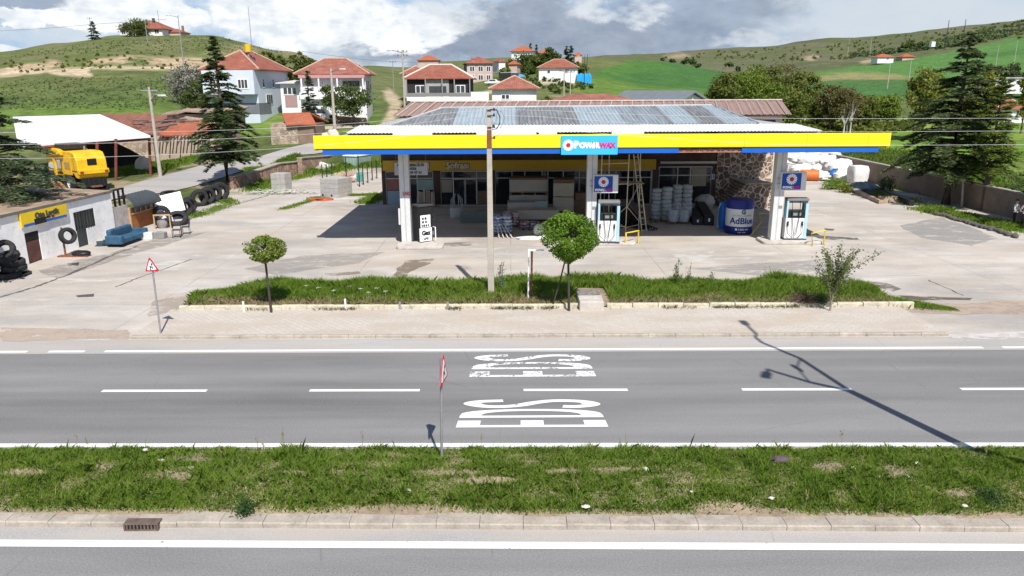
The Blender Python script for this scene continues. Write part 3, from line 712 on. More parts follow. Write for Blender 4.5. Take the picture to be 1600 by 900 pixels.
mb = MB(); mb.box(CX0+.15,CX1-.15,.03,.12,zm-.05,zm); obj('shadow_gap', mb, DGREY, can)
mb = MB(); mb.box(CX0+.55,CX1-.65,.2,YB-YF-.05,zb+.10,zb+.16); obj('soffit', mb, M('canopy soffit', (.42,.40,.37), .8, .12, 1.), can)
mb = MB(); mb.box(CX0+.13,CX1-.13,.13,YB-YF-.02,zm-.02,zm+.04); obj('deck', mb, M('canopy deck', (.22,.21,.20), .9, .2, 1., dirt=.4), can)
mb = MB(); z0, z1 = zb+.02, zm-.08                                  # bared steel truss where the blue band is missing
mb.box(gapL,gapR,.10,.16,z0,z0+.05)
n = 6; wd = (gapR-gapL)/n
for k in range(n):
    xa = gapL+k*wd
    for s in (.15,.5,.85): mb.tube([(xa+wd*.5,.13,z0+.03),(xa+wd*s,.13,z1)], .016, 5)
    mb.box(xa-.012,xa+.012,.11,.15,z0,z1)
obj('truss', mb, M('primer red steel', (.45,.20,.13), .7, .3, 4.), can)
# sign panel with emblem and lettering
SX0, SX1 = cx(876.5), cx(964.5); zs0, zs1 = at(920,241.5,YF).z, at(920,211.5,YF).z
pn = obj('sign_panel', MB().box(SX0,SX1,-.09,-.01,zs0,zs1), CYAN, can, bevel=.01)
def emblem(name, parent, c, r, mat, n=16):
    mb = MB()
    for k in range(n):
        a = 2*math.pi*k/n; ca, sa = math.cos(a), math.sin(a); w0, w1 = .07*r, .135*r
        P = [(.40*r,-w0),(.93*r,-w1),(1.*r,0),(.93*r,w1),(.40*r,w0)]
        mb.prof_y([(c[0]+u*ca-v*sa, c[2]+u*sa+v*ca) for u,v in P], c[1]-.012, c[1])
    e = obj(name, mb, mat, parent)
    mb = MB(); mb.cyl((c[0],c[1]-.016,c[2]),(c[0],c[1],c[2]),.36*r,n=20); obj('emblem_centre', mb, RED, parent); return e
zc = (zs0+zs1)/2; emblem('emblem', pn, (SX0+.36,-.092,zc+.0), .29, LETW)
letters('lettering', 'P', .46, LETW, pn, (SX0+.77,-.10,zc+.01), bold=.035, depth=.008); letters('lettering', 'OWER', .36, LETW, pn, (SX0+1.44,-.10,zc-.025), bold=.030, depth=.008, space=.93, sx=.98)
letters('lettering', 'WAX', .36, MAG, pn, (SX0+2.36,-.10,zc-.025), bold=.022, depth=.008, space=.92, sx=.95)
YC = 40.5
col_px = (638.5, 921.5, 1208)
def column(px, lng=False):
    X = gp(px, 378).x; mb = MB(); mb.box(X-.27,X+.27,YC-YF-.27,YC-YF+.27,.16,zb+.11)
    c = obj('column', mb, OFFW, can, bevel=.02)
    mb = MB(); mb.box(X-.03,X+.03,YC-YF-.274,YC-YF-.271,.2,zb); obj('cover_strip', mb, M('column seam', (.42,.43,.43), .5), c)
    return X, c
ISL = []
for i, px in enumerate(col_px):
    X, c = column(px)
    if i == 0: letters('lettering', 'LNG', .27, RED, c, (X+.12, YC-YF-.285, 2.85), bold=.008, depth=.003, sx=.8)
    else: obj('notice_plate', MB().box(X+.02,X+.22,YC-YF-.292,YC-YF-.278,1.95,2.1), M('grey notice', (.25,.26,.26), .6, .3, 20.), c)
    ISL.append(X)
mb = MB(); mb.box(ISL[0]-.42,ISL[0]-.28,YC-YF-.1,YC-YF+.1,1.1,2.0); obj('meter_box', mb, OFFW, can, bevel=.01)

# ------------------------------------------------------------------ station building
YW = 54.6
fx = lambda px: at(px,290,YW).x
fz = lambda py: at(860,py,YW).z
X0, X1 = fx(597), fx(1117)
sb = thing('station_building', 'long single storey restaurant and shop under a zinc hip roof behind the canopy', 'building', (0,YW,0))
DWALL = M('dark brown facade', (.085,.055,.042), .85, .3, 1.5, .3, dirt=.2)
mb = MB(); H = 5.9
mb.box(X0,X1,.12,.35,fz(266),H); mb.box(X0,fx(1205),10.,10.3,0,H); mb.box(X0,X0+.3,.35,10,0,H); mb.box(X0,X1,.1,.35,0,.04)
for a, b in ((597,603),(677,688.5),(766,774),(1019,1029),(1111,1118)): mb.box(fx(a),fx(b),0,.35,.04,fz(266))
obj('wall', mb, DWALL, sb)
mb = MB(); mb.box(X0+.3,fx(1117),3.6,3.7,0,3.2); obj('inner_wall', mb, M('dim interior wall', (.20,.17,.14), .9, .2, .8), sb)
mb = MB(); mb.box(X0,X1+.2,.36,10.,.03,.035); obj('inner_floor', mb, M('tiled interior floor', (.25,.22,.19), .5, .2, .8), sb)
mb = MB(); mb.box(X0-.3,X1+.1,-.45,0,0,.07); obj('plinth', mb, CONCB, sb)
sg = obj('sign_board', MB().box(fx(600),fx(1023),-.16,-.01,fz(265.5),fz(249.5)), M('faded yellow board', (.60,.36,.018), .5, .08, .8), sb, bevel=.01)
zs = (fz(265)+fz(250.5))/2; BROWN = M('brown letter edge', (.035,.014,.01), .6)
for s, px, w_ in (('M',623,.95),('i',671,.95),('Sofrası',716,.95)):
    letters('lettering', s, .66, BROWN, sg, (fx(px),-.172,zs), bold=.065, depth=.006, sx=w_); letters('lettering', s, .66, M('cream lettering', (.72,.60,.45), .6), sg, (fx(px),-.187,zs), bold=.024, depth=.006, sx=w_)
def glazed(x0, x1, z0, z1, vs, hs, bars=.05, panels=()):
    a, b, c, d = fx(x0), fx(x1), fz(z1), fz(z0); f = MB(); t = .035
    for X in [a]+[fx(v) for v in vs]+[b]: f.box(X-t,X+t,.02,.12,c,d)
    for Z in [c]+[fz(h) for h in hs]+[d]:
        f.box(a+t,b-t,.03,.115,Z-t,Z+t)
    fr = obj('window', f, ALU, sb)
    obj('pane', MB().box(a+.02,b-.02,.065,.075,c+.02,d-.02), GLASSF, fr)
    for (p0,p1,q0,q1,mat) in panels: obj('panel', MB().box(fx(p0),fx(p1),.045,.06,fz(q1),fz(q0)), mat, fr)
m, t_, b_ = newmat('shop window glass'); b_.inputs['Base Color'].default_value = (.03,.035,.04,1); b_.inputs['Roughness'].default_value = .05; b_.inputs['Specular IOR Level'].default_value = .5
trn = t_.n.new('ShaderNodeBsdfTransparent'); mx = t_.n.new('ShaderNodeMixShader'); mx.inputs[0].default_value = .62; t_.l.new(trn.outputs[0], mx.inputs[1]); t_.l.new(b_.outputs[0], mx.inputs[2]); t_.l.new(mx.outputs[0], t_.n['Material Output'].inputs[0]); GLASSF = m
BLUP = M('blue grey film', (.26,.34,.41), .5, .08, 1.); REDP = M('reddish poster', (.34,.13,.11), .6, .25, 2.5); BEIP = M('beige blind', (.36,.31,.24), .8, .12, 1.); MINTP = M('mint board', (.30,.40,.36), .7, .1, 1.)
glazed(603,677,267,321,(629,652),(278,),panels=((604.5,628,297,320,BLUP),(604.5,627,279,296,REDP),(653,676,280,296,MINTP)))
glazed(688.5,766,267,320,(708,745),(278,),panels=((690,706,280,300,BEIP),(746,765,298,319,M('brown board', (.22,.15,.08), .8))))
glazed(774,916,267,320,(800,820,847,856,880,905),(278,))
glazed(930,1019,267,320,(945,962,990,1017),(278,))
glazed(1029,1111,262,322,(1058,1078),(275,),panels=((1080,1103,264,292,BEIP),))
# double door
d = MB()
for a, b in ((708.5,726),(727,744.5)):
    for u in (a,b): d.box(fx(u)-.04,fx(u)+.04,-.02,.05,fz(320),fz(279))
    for q in (320,279): d.box(fx(a),fx(b),-.02,.04,fz(q)-.04,fz(q)+.04)
dr = obj('door', d, ALU, sb); obj('handle', MB().box(fx(725)-.02,fx(725)+.02,-.09,-.04,1.0,1.35), DGREY, dr)
mb = MB(); mb.box(fx(1030),fx(1118),-.1,0,fz(256.5),fz(253)); obj('lamp_tube', mb, M('unlit tube lamp', (.55,.53,.50), .5), sb)
pl = obj('number_plate', MB().box(fx(1108),fx(1115.5),-.08,-.05,fz(281.5),fz(273)), M('plate white', (.5,.52,.56), .5), sb); letters('lettering', '11', .34, NAVY, pl, (fx(1111.8),-.09,fz(277.3)), bold=.015, depth=.004)
# roof: white skirt sheet, then zinc hip
YR0 = 42.0; zr = at(900,205,YR0).z
def sheet(p00, p10, p11, p01, pitch, amp):       # corrugated sheet between four corners, ribs run from the first edge to the second
    p00,p10,p11,p01 = map(Vector,(p00,p10,p11,p01)); L = max((p10-p00).length,(p11-p01).length); n = int(L/pitch)*4; vs = []
    for i in range(n+1):
        u = i/n; a = p00.lerp(p10,u); b = p01.lerp(p11,u); dz = Vector((0,0,amp*math.sin(u*L/pitch*2*math.pi))); vs += [a+dz, b+dz]
    m_ = MB(); m_.add(vs, [(2*i,2*i+2,2*i+3,2*i+1) for i in range(n)]); return m_
def P(px, py, Y): p = at(px,py,Y); return (p.x, p.y-YW, p.z)
eaveL, eaveR = P(541,207.5,YR0), P(1285,203.5,YR0); bkL, bkR = P(562,196,49.6), P(1243,193,49.6)
sh = obj('roof_skirt', sheet(eaveL,eaveR,bkR,bkL,.22,.02), M_WSHEET, sb)
md = sh.modifiers.new('thick','SOLIDIFY'); md.thickness = .03
h0, h1 = P(607,196.5,49.3), P(1188,193,49.3); r0, r1 = P(692,168.5,56.), P(1112,164.5,56.)
zone = [(607,M_ZINC),(690,M_ZINC),(722,M_ZINCB),(800,M_ZINC),(812,M_ZINC),(880,M_ZINC),(897,M_ZINCB),(955,M_ZINCD),(997,M_ZINCD),(1025,M_ZINC),(1062,M_ZINCB),(1090,M_ZINC),(1108,M_ZINCB),(1188,M_ZINC)]
names = []
mats_r = [M_ZINC,M_ZINCB,M_ZINCD]; mbR = MB()
rib, n = .26, 0; L = h1[0]-h0[0]; N = int(L/rib)*3
bounds = [(692,0),(719,1),(806,0),(881,0),(896,1),(958,2),(993,2),(1018,0),(1027,1),(1057,1),(1062,0),(1090,0),(1096,1),(1112,1),(1190,0)]
Hh = Vector(h0); pv = None
for i in range(N+1):
    u = i/N; X = h0[0]+u*L
    if X < r0[0]: f = (X-h0[0])/(r0[0]-h0[0])
    elif X > r1[0]: f = (h1[0]-X)/(h1[0]-r1[0])
    else: f = 1.
    lo = Vector(h0).lerp(Vector(h1),u); zr_ = r0[2]+(r1[2]-r0[2])*min(max((X-r0[0])/(r1[0]-r0[0]),0),1)
    hi = Vector((X, lo.y+(r0[1]-lo.y)*f, lo.z+(zr_-lo.z)*f)); dz = Vector((0,0,.045*math.sin(2*math.pi*i/3+.5)))
    cur = (lo+dz, hi+dz)
    if pv:
        pxm = 800+ (X)/(r0[1]+YW)*F*.965/1.0; pxx = proj(np.array([X]),np.array([hi.y+YW]),np.array([hi.z]))[0][0]
        k = 0
        for bpx, bi in bounds:
            if pxx >= bpx: k = bi
        # one sheet covers several ribs
        mbR.k = k; mbR.add([pv[0],cur[0],cur[1],pv[1]], [(0,1,2,3)])
    pv = cur
bk0, bk1 = (h0[0],r0[1]+6.4,h0[2]), (h1[0],r1[1]+6.4,h1[2])
mbR.k = 0; mbR.face([h0,r0,bk0]); mbR.face([h1,bk1,r1]); mbR.face([r0,r1,bk1,bk0])
rf = obj('roof', mbR, mats_r, sb)
mb = MB(); mb.tube([h0,r0,r1,h1], .09, 6); obj('ridge_cap', mb, M('zinc ridge', (.42,.44,.46), .5, .15, 1.), rf, smooth=60)
mb = MB(); mb.box(X0,fx(1205),-4.9,10.2,5.86,5.92); obj('ceiling_slab', mb, CONCB, sb)
mb = MB(); rr = random.Random(4)                     # struts and scraps between canopy deck and white sheets
for px in (560,600,690,780,838,1006,1010,1166,1240): X = cx(px,41.8); mb.tube([(X,41.8-YW,zm+.1),(X+rr.uniform(-.2,.2),42.2-YW,zr-.06)], .045, 5)
for a, b in ((545,700),(720,880),(900,1100),(1120,1280)): mb.box(cx(a,43),cx(b,43),43-YW,43.08-YW,zm+.25,zm+.55)
obj('roof_strut', mb, M('grey timber', (.24,.225,.21), .9, .3, 3.), sb)
for a, b, h in ((615,676,.28),(745,838,.22),(842,870,.3),(955,1005,.32)): obj('roof_flashing', MB().box(cx(a,39.6),cx(b,39.6),39.6-YW,39.9-YW,zm+.06,zt-.02+h*.3), WHITE, sb)
# natural stone stair tower at the end of the building
sw = thing('stone_stair', 'crazy paved stone wall with an outside staircase at the end of the building', 'stair', (0,YW,0))
mb = MB(); mb.box(fx(1118)+.01,fx(1205),.05,10,0,5.85); obj('stone_wall', mb, M_STONE, sw, bevel=.03)
YS = 52.3; sx = lambda px: at(px,305,YS).x; szz = lambda py: at(1170,py,YS).z
mb = MB(); n = 9; xa, xb, za, z_b = sx(1133), sx(1168), szz(322), szz(288)
pts = [(sx(1131),0)]
for k in range(n):
    xk, zk = xa+(xb-xa)*k/n, max(.17,za)+(z_b-max(.17,za))*(k+1)/n
    pts += [(xk, pts[-1][1] if k else 0.), (xk, zk)]
pts += [(sx(1206),z_b),(sx(1206),0)]
mb.prof_y([pts[0]]+pts[1:], YS-YW, .03); fl = obj('stair_flank', mb, M_STONE, sw)
mb = MB(); mb.box(xb,sx(1207),YS-YW-.05,.04,z_b+.003,z_b+.09)
for k in range(n): xk = xa+(xb-xa)*k/n; zk = max(.17,za)+(z_b-max(.17,za))*(k+1)/n; mb.box(xk-.03,xk+(xb-xa)/n,YS-YW-.03,.02,zk+.002,zk+.05)
obj('tread', mb, M('pale stair stone', (.42,.36,.30), .9, .2, 2.), sw)

# ------------------------------------------------------------------ pump islands, dispensers, light boxes, rails
def island(X, Yc, w, l, name_lab):
    p = [( (w/2-.28)*sx_+.28*math.cos(a)*1.0, (l/2-.28)*sy_+.28*math.sin(a)) for (sx_,sy_,a0) in ((1,1,0),(-1,1,90),(-1,-1,180),(1,-1,270)) for a in [R(a0+k*18) for k in range(6)]]
    o = obj('pump_island', MB().prism(p,0,.15), M('island concrete', (.50,.46,.42), .9, .2, 2., .2, dirt=.3), None, bevel=.03, loc=(X,Yc,.008)); return tag(o, name_lab, 'pump island')
a = gp(650,381.5,.15); island(a.x+.25, a.y+.0, 2.55, 1.5, 'rounded concrete island carrying the black dispenser by the first column')
a = gp(952,379,.15); island(a.x, 40.4, 3.0, 1.4, 'concrete island below the dispenser beside the middle column')
a = gp(1236,372,.15); island(gp(1228,375).x, 40.5, 3.4, 1.5, 'concrete island carrying the see-through dispenser and the end column')
def dispenser(loc, label, rz=0., sc=1.):
    t = thing('fuel_dispenser', label, 'fuel dispenser', loc, rz)
    W_, D_, Hh = 1.02, .55, 2.32
    mb = MB(); mb.box(-W_/2,W_/2-.001,-D_/2,D_/2,.06,1.22); bd = obj('cabinet', mb, WHITE, t, bevel=.015)
    mb = MB(); mb.box(-.008,.008,-D_/2-.004,-D_/2-.001,.1,1.2); mb.box(-W_/2,W_/2,-D_/2-.004,-D_/2-.001,.09,.11); obj('door_gap', mb, DGREY, bd)
    mb = MB(); mb.box(-W_/2+.02,W_/2-.02,-D_/2+.03,D_/2-.03,1.22,1.64); hd = obj('display_head', mb, BLK, t, bevel=.02)
    mb = MB(); mb.box(-.13,.10,-D_/2+.015,-D_/2+.029,1.36,1.52); mb.box(.16,.30,-D_/2+.015,-D_/2+.029,1.36,1.54); obj('display', mb, M('lcd panel', (.22,.25,.24), .25, .05, 4.), hd)
    mb = MB(); mb.box(-W_/2,-W_/2+.10,-D_/2,D_/2,1.22,Hh-.14); mb.box(W_/2+.002,W_/2+.16,-D_/2-.01,D_/2+.01,.06,Hh-.30); obj('side_panel', mb, [LBLU], t, bevel=.015)
    mb = MB(); mb.box(-W_/2-.0,W_/2+.16,-D_/2-.005,D_/2+.005,Hh-.14,Hh); mb.box(-W_/2,W_/2+.15,-D_/2+.12,-D_/2+.16,Hh-.27,Hh-.14); obj('canopy_bar', mb, M('grey dispenser top', (.20,.21,.22), .5, .1, 2.), t, bevel=.02)
    obj('post', MB().box(W_/2-.05,W_/2+.0,D_/2-.12,D_/2-.06,1.64,Hh-.14), DGREY, t)
    for s in (-1,1):
        mb = MB(); xh = s*(W_/2-.12); mb.box(xh-.04,xh+.04,-D_/2-.09,-D_/2-.005,.82,1.05); mb.tube([(xh,-D_/2-.08,1.0),(xh,-D_/2-.13,.93),(xh,-D_/2-.12,.78)],.02,6); nz = obj('nozzle', mb, BLK, t)
        mb = MB(); xt = s*(W_/2-.28); mb.tube([(xt,-D_/2+.13,Hh-.15),(xt-.02*s,-D_/2+.0,1.9),(xt-.05*s,-D_/2-.06,1.2),(xt-.16*s,-D_/2-.12,.35),(xt-.10*s,-D_/2-.16,.14),(xh,-D_/2-.13,.4),(xh,-D_/2-.10,.8)],.017,6); obj('hose', mb, BLK, nz, smooth=80)
    mb = MB(); mb.box(-W_/2-.03,W_/2+.19,-D_/2-.03,D_/2+.03,0,.06); obj('foot', mb, DGREY, t)
    return t
p = gp(947,377.5,.15); dispenser((p.x,40.0,.158), 'white fuel dispenser with grey glazed head beside the middle column', R(-3))
p = gp(1240,375,.15); dispenser((p.x,p.y+.28,.158), 'white fuel dispenser with open see-through head at the end of the row', R(-4))
# black gas dispenser
p = gp(660,379.5,.15); g = thing('gas_dispenser', 'tall black gas dispenser with white price boards beside the first column', 'gas dispenser', (p.x,p.y+.55,.158), R(38))
mb = MB(); mb.box(-.42,.42,-.36,.36,.05,1.98); bd = obj('cabinet', mb, BLK, g, bevel=.03)
mb = MB(); mb.box(-.47,.47,-.41,.41,1.98,2.1); obj('top_cover', mb, DGREY, g, bevel=.03)
brd = obj('price_board', MB().box(-.47,.30,-.44,-.365,.06,.80), LETW, g, bevel=.01)
letters('lettering', 'Gaz', .34, BLK, brd, (-.085,-.452,.52), bold=.018, depth=.005); letters('lettering', 'LPG', .17, BLK, brd, (-.085,-.452,.2), bold=.008, depth=.005)
brd = obj('price_board', MB().box(-.42,.22,-.46,-.43,.84,1.52), LETW, g, bevel=.06)
for (u,w_,z_) in ((-.27,.10,1.34),(-.10,.12,1.34),(-.27,.11,1.15),(-.08,.10,1.15),(-.33,.07,.95),(-.2,.1,.95),(-.06,.08,.95),(.07,.06,.95)): obj('digit', MB().box(u-w_/2,u+w_/2,-.475,-.462,z_-.06,z_+.06), BLK, brd)
obj('display', MB().box(.432,.46,-.12,.18,1.28,1.68), M('pale lcd', (.62,.62,.55), .4, .05, 3.), g)
mb = MB(); mb.box(.425,.45,-.33,.32,.35,.55); obj('plate', mb, WHITE, g)
mb = MB(); mb.tube([(.43,.05,1.1),(.62,-.05,1.05),(.75,.0,1.2)], .035, 6); mb.tube([(.43,.2,1.3),(.7,.22,.8),(.62,.3,.2),(.44,.28,.3)], .022, 6); obj('nozzle', mb, BLK, g, smooth=80)
mb = MB(); mb.tube([(.58,-.36,0),(.58,-.36,.75),(.58,.36,.75),(.58,.36,0)], .035, 8); obj('guard_rail', mb, WHITE, g, smooth=60)
def lightbox(px, py0, py1, px0, px1, Y, label, arm):
    c = at((px0+px1)/2,(py0+py1)/2,Y); w_ = (px1-px0)*Y*1.0/F; h = (py1-py0)*Y*1.0/F
    t = thing('light_box_sign', label, 'light box', (c.x,c.y,c.z))
    bx = obj('case', MB().box(-w_/2,w_/2+.25,-.19,.19,-h/2,h/2), M('white light box', (.66,.66,.64), .4, .05, 2.), t, bevel=.02)
    fc = obj('face_panel', MB().box(-w_/2+.05,w_/2-.05,-.205,-.192,-h/2+.06,h/2-.06), SIGNB, t)
    emblem('emblem', fc, (0,-.207,h*.12), w_*.26, LETW); letters('lettering','POWER',w_*.155,LETW,fc,(-w_*.13,-.212,-h*.33),bold=.012,depth=.004); letters('lettering','WAX',w_*.155,MAG,fc,(w_*.21,-.212,-h*.33),bold=.008,depth=.004)
    mb = MB(); mb.box(-w_/2-arm,-w_/2,-.03,.03,.1,.16); mb.box(-w_/2-arm,-w_/2,-.03,.03,-.16,-.1); obj('bracket', mb, GREY, t)
lightbox(0,273,301,926.5,958,40.15,'blue and white light box fixed to the middle column of the canopy',.14)
lightbox(0,268.5,297,1218.5,1251,40.15,'blue and white light box fixed to the end column of the canopy',.12)
def rail(pts, label):
    t = tag(obj('guard_rail', MB().tube(pts,.045,8), YRAIL, None, smooth=50), label, 'guard rail', 'yellow guard rails at the pumps'); return t
a, b = gp(977.5,383.5), gp(997,380); h=.72
rail([a,a+Vector((0,0,h*.97)),a.lerp(b,.5)+Vector((0,-.12,h)),b+Vector((0,0,h)),b], 'yellow tube guard rail beside the middle dispenser')
a, b = gp(1269,385), gp(1287,383)
rail([a,a+Vector((-.08,0,h)),b+Vector((0,0,h+.1)),b], 'yellow tube guard rail bent beside the end dispenser')
a, b = gp(1172,369.5), gp(1188,356)
rail([a,a.lerp(b,.75)+Vector((.15,0,.5)),a.lerp(b,.95)+Vector((-.1,.2,.85)),b+Vector((.5,.3,.86)),b+Vector((.9,.2,.8)),b+Vector((.95,.2,0))], 'yellow tube guard rail knocked flat beside the big blue tank')
# AdBlue tank
a, b = gp(1138.5,364), gp(1180.5,364); r_ = (b.x-a.x)/2; p = gp(1159.5,367.5)
tk = thing('liquid_tank', 'big round navy and white tank marked AdBlue at the edge of the shade', 'tank', (p.x,p.y+r_,.008))
Hk = at(1159,311,p.y+r_).z
mb = MB(); mb.lathe([(r_*.97,0),(r_,.04),(r_,Hk*.235)],40); obj('base_band', mb, NAVY, tk, smooth=40)
mb = MB(); mb.lathe([(r_*.995,Hk*.235),(r_*.995,Hk*.745)],40); bd = obj('drum', mb, M('tank white', (.62,.64,.66), .35, .05, 1.), tk, smooth=40)
mb = MB(); mb.lathe([(r_,Hk*.745),(r_,Hk*.95),(r_*.97,Hk),(r_*.9,Hk+.01),(0,Hk+.09)],40); obj('top_band', mb, NAVY, tk, smooth=40)
def wrap(o, rad, k=1.):
    me = o.data
    for v in me.vertices:
        a = (v.co.x)/rad; zz = v.co.y; dd = rad+.006-v.co.z
        v.co = Vector((dd*math.sin(a), -dd*math.cos(a), zz))
    o.rotation_euler = (0,0,0)
def wraptext(s, size, z_, mat, par, a0=0., **kw):
    o = letters('lettering', s, size, mat, par, (0,0,z_), rot=(0,0,0), **kw); wrap(o, r_*.997); o.rotation_euler = (0,0,a0); return o
wraptext('AdBlue', .50, Hk*.40, NAVY, bd, R(-3), bold=.014, depth=.004); wraptext('KURUMSAL DAĞITICI', .125, Hk*.56, M('grey small print', (.2,.26,.3), .6), bd, R(-3), depth=.003)
o = letters('emblem','G',.34,M('dark green mark', (.05,.14,.10), .5), bd,(0,0,Hk*.665),rot=(0,0,0),bold=.02,depth=.004); wrap(o, r_*.997)
wraptext('■ 0 850 444', .15, Hk*.155, LETW, bd, R(-3), depth=.004); wraptext('www · servis', .09, Hk*.075, LETW, bd, R(-3), depth=.004)
p = gp(1131.5,362); cb_ = thing('tank_pump', 'slim blue dosing cabinet with hose beside the round tank', 'pump', (p.x,p.y+.3,.008), R(12))
obj('cabinet', MB().box(-.24,.24,-.22,.22,.12,1.75), BLU, cb_, bevel=.03); obj('display', MB().box(-.02,.16,-.235,-.222,1.45,1.68), WHITE, cb_)
mb = MB(); mb.tube([(-.24,0,1.7),(-.36,0,1.4),(-.38,0,.4),(-.3,0,.2)],.025,6); obj('hose', mb, LBLU, cb_, smooth=80)
mb = MB(); mb.box(-.3,.3,-.26,.26,.05,.12)
for s in (-.25,.25): mb.cyl((s,-.2,.05),(s,-.2,0),.03)
obj('foot', mb, GREY, cb_)
# ------------------------------------------------------------------ grass and weeds
GR1 = leafmat('grass blades', (.105,.205,.018), (.27,.405,.050), .52, (.33,.31,.11)); GR2 = leafmat('tall grass blades', (.115,.225,.020), (.29,.43,.055), .52, (.32,.33,.10))
DRY = leafmat('dry grass', (.30,.235,.12), (.42,.34,.20), .3); WEED = leafmat('weed leaves', (.06,.11,.035), (.13,.18,.07), .3)
def blades(name, X, Y, Z, h, w, lean, mat):
    n = len(X); a = nr.uniform(0,2*np.pi,n); la = nr.uniform(0,2*np.pi,n); L = lean*h
    base = np.stack([X,Y,Z],1); s = np.stack([np.cos(a),np.sin(a),0*a],1)*w[:,None]/2
    mid = base+np.stack([np.cos(la)*L*.35,np.sin(la)*L*.35,h*.58],1); tip = base+np.stack([np.cos(la)*L,np.sin(la)*L,h*(1-.25*lean)],1)
    v = np.stack([base-s, base+s, mid+s*.75, tip, mid-s*.75],1).reshape(-1,3)
    me = npmesh(name, v, 5); return obj(name, me, mat)
# central reservation: thick low sward with bald patches
n = 430000; X = nr.uniform(-26,26,n); e0v = np.vectorize(g0)(X); e1v = np.vectorize(g1)(X); f = nr.uniform(0,1,n); Y = e0v+.05+(e1v-e0v-.02)*f
dens = fbm(X*.55+20, Y*1.5, 4); d2 = fbm(X*2.2, Y*2.2+9, 3)
pu, pv_ = proj(X,Y,0*X+.15)
bald = np.zeros(n)
for (bx,by,rx,ry) in ((40,745,42,8),(285,752,25,9),(310,722,22,7),(165,733,18,6),(700,745,70,6),(760,757,60,6),(960,740,55,5),(1130,795,50,10),(1295,732,32,10),(1400,745,18,10),(1390,735,12,6),(1500,775,35,8),(1230,718,26,6),(620,797,120,8),(1170,800,80,8),(880,742,40,5),(455,745,30,4),(1560,806,30,5),(20,805,60,5)):
    q_ = ((pu-bx)/rx)**2+((pv_-by)/ry)**2; bald = np.maximum(bald, np.clip(1.35-q_,0,1))
keep = nr.uniform(0,1,n) < np.clip((dens-.22)*7,.3,1)*(1-.93*np.clip(bald+ (d2-.5)*.9*(bald>.02),0,1)); keep &= (nr.uniform(0,1,n) < np.clip(f*16,.25,1))
X, Y, f, dens, d2 = X[keep], Y[keep], f[keep], dens[keep], d2[keep]
h = nr.uniform(.05,.15,len(X))*(.55+1.1*np.clip((d2-.25)*2,0,1))*(1+.35*np.clip((dens-.5)*4,0,1)); h *= np.where(nr.uniform(0,1,len(X))>.992,2.2,1)
g = blades('grass', X, Y, medz(X,Y)-.01, h, nr.uniform(.009,.018,len(X)), nr.uniform(.3,1.,len(X)), GR1); tag(g,'short uneven grass covering the central reservation','grass',kind='stuff')
k_ = nr.integers(0,len(X),26000); xx, yy = X[k_]+nr.normal(0,.15,len(k_)), Y[k_]+nr.normal(0,.08,len(k_))
g = blades('dry_grass', xx, yy, medz(xx,yy)-.01, nr.uniform(.03,.09,len(xx)), nr.uniform(.008,.014,len(xx)), nr.uniform(.5,1.2,len(xx)), DRY); tag(g,'dead straw among the grass of the central reservation','grass',kind='stuff')
# a few tall stalks and dark broad-leaved clumps
def herb(c, r, hh, n, ln, mat, name, label, cat='weed', group=None, up_=.6):
    cen = np.array(c)+np.stack([nr.normal(0,r*.5,n),nr.normal(0,r*.5,n),np.abs(nr.normal(hh*.45,hh*.28,n))],1); cen[:,2] = np.clip(cen[:,2],c[2]+.02,c[2]+hh)
    ax = unit(np.stack([nr.normal(0,1,n),nr.normal(0,1,n),nr.normal(up_,.5,n)],1)); sd_ = unit(np.cross(ax, nr.normal(0,1,(n,3))))
    t_ = thing(name, label, cat, c, 0, group); o = obj('foliage', leafmesh('foliage', cen-np.array(c), ax, sd_, nr.uniform(.6,1.3,n)*ln, nr.uniform(.6,1.3,n)*ln*.4), mat, t_); o['kind'] = 'stuff'; return t_
LEAFD = leafmat('dark weed leaves', (.022,.055,.014), (.05,.10,.025), .2)
p = gp(382,806,.12); herb((p.x,p.y+.08,.1),.22,.30,420,.08,LEAFD,'weed','dark green leafy weed spilling over the kerb of the central reservation')
p = gp(1545,782,.2); herb((p.x,p.y,.2),.32,.24,420,.07,LEAFD,'weed','low dark leafy clump in the grass of the central reservation')
p = gp(1218,722,.2); tag(obj('stone', MB().blob((0,0,0),(.2,.14,.09),8,.2,.05,seed=3), M('purple stone', (.10,.075,.08), .9, .25, 5.), None, 60, loc=(p.x,p.y,.26)), 'dark purplish stone lying in the grass of the central reservation', 'stone')
rs = random.Random(41)
for k in range(26):
    px, py = rs.uniform(20,1580), rs.choice([rs.uniform(698,712), rs.uniform(715,800)]); p = gp(px,py,.15); hh = rs.uniform(.28,.55); mb = MB(); mb.tube([(0,0,0),(.03,0,hh*.6),(rs.uniform(-.08,.08),.03,hh)],[.006,.005,.003],4)
    for j in range(6): z_ = hh*(.6+.07*j); mb.cb((rs.uniform(-.03,.03)+.02,rs.uniform(-.02,.02),z_),(.03,.012,.02),rs.uniform(0,3))
    tag(obj('dry_stalk', mb, DRY, None, loc=p), 'thin dry flower stalk standing above the grass of the central reservation', 'weed', 'dry stalks in the central reservation')
for k,(px,py) in enumerate(((228,706),(253,723),(300,734),(915,795),(1010,736),(1332,735),(1372,748),(1418,748),(1432,727),(1506,794),(1205,782),(640,770),(1080,772))):
    p = gp(px,py,.2); mb = MB(); mb.blob((0,0,.02),(rs.uniform(.04,.09),rs.uniform(.03,.06),.03),6,.3,seed=k); tag(obj('pebble', mb, M('pale pebble',(.58,.55,.50),.9,.15,8.), None, 60, loc=(p.x,p.y,.235)), 'small pale stone or scrap lying in the grass of the central reservation', 'stone', 'pale scraps in the central reservation')
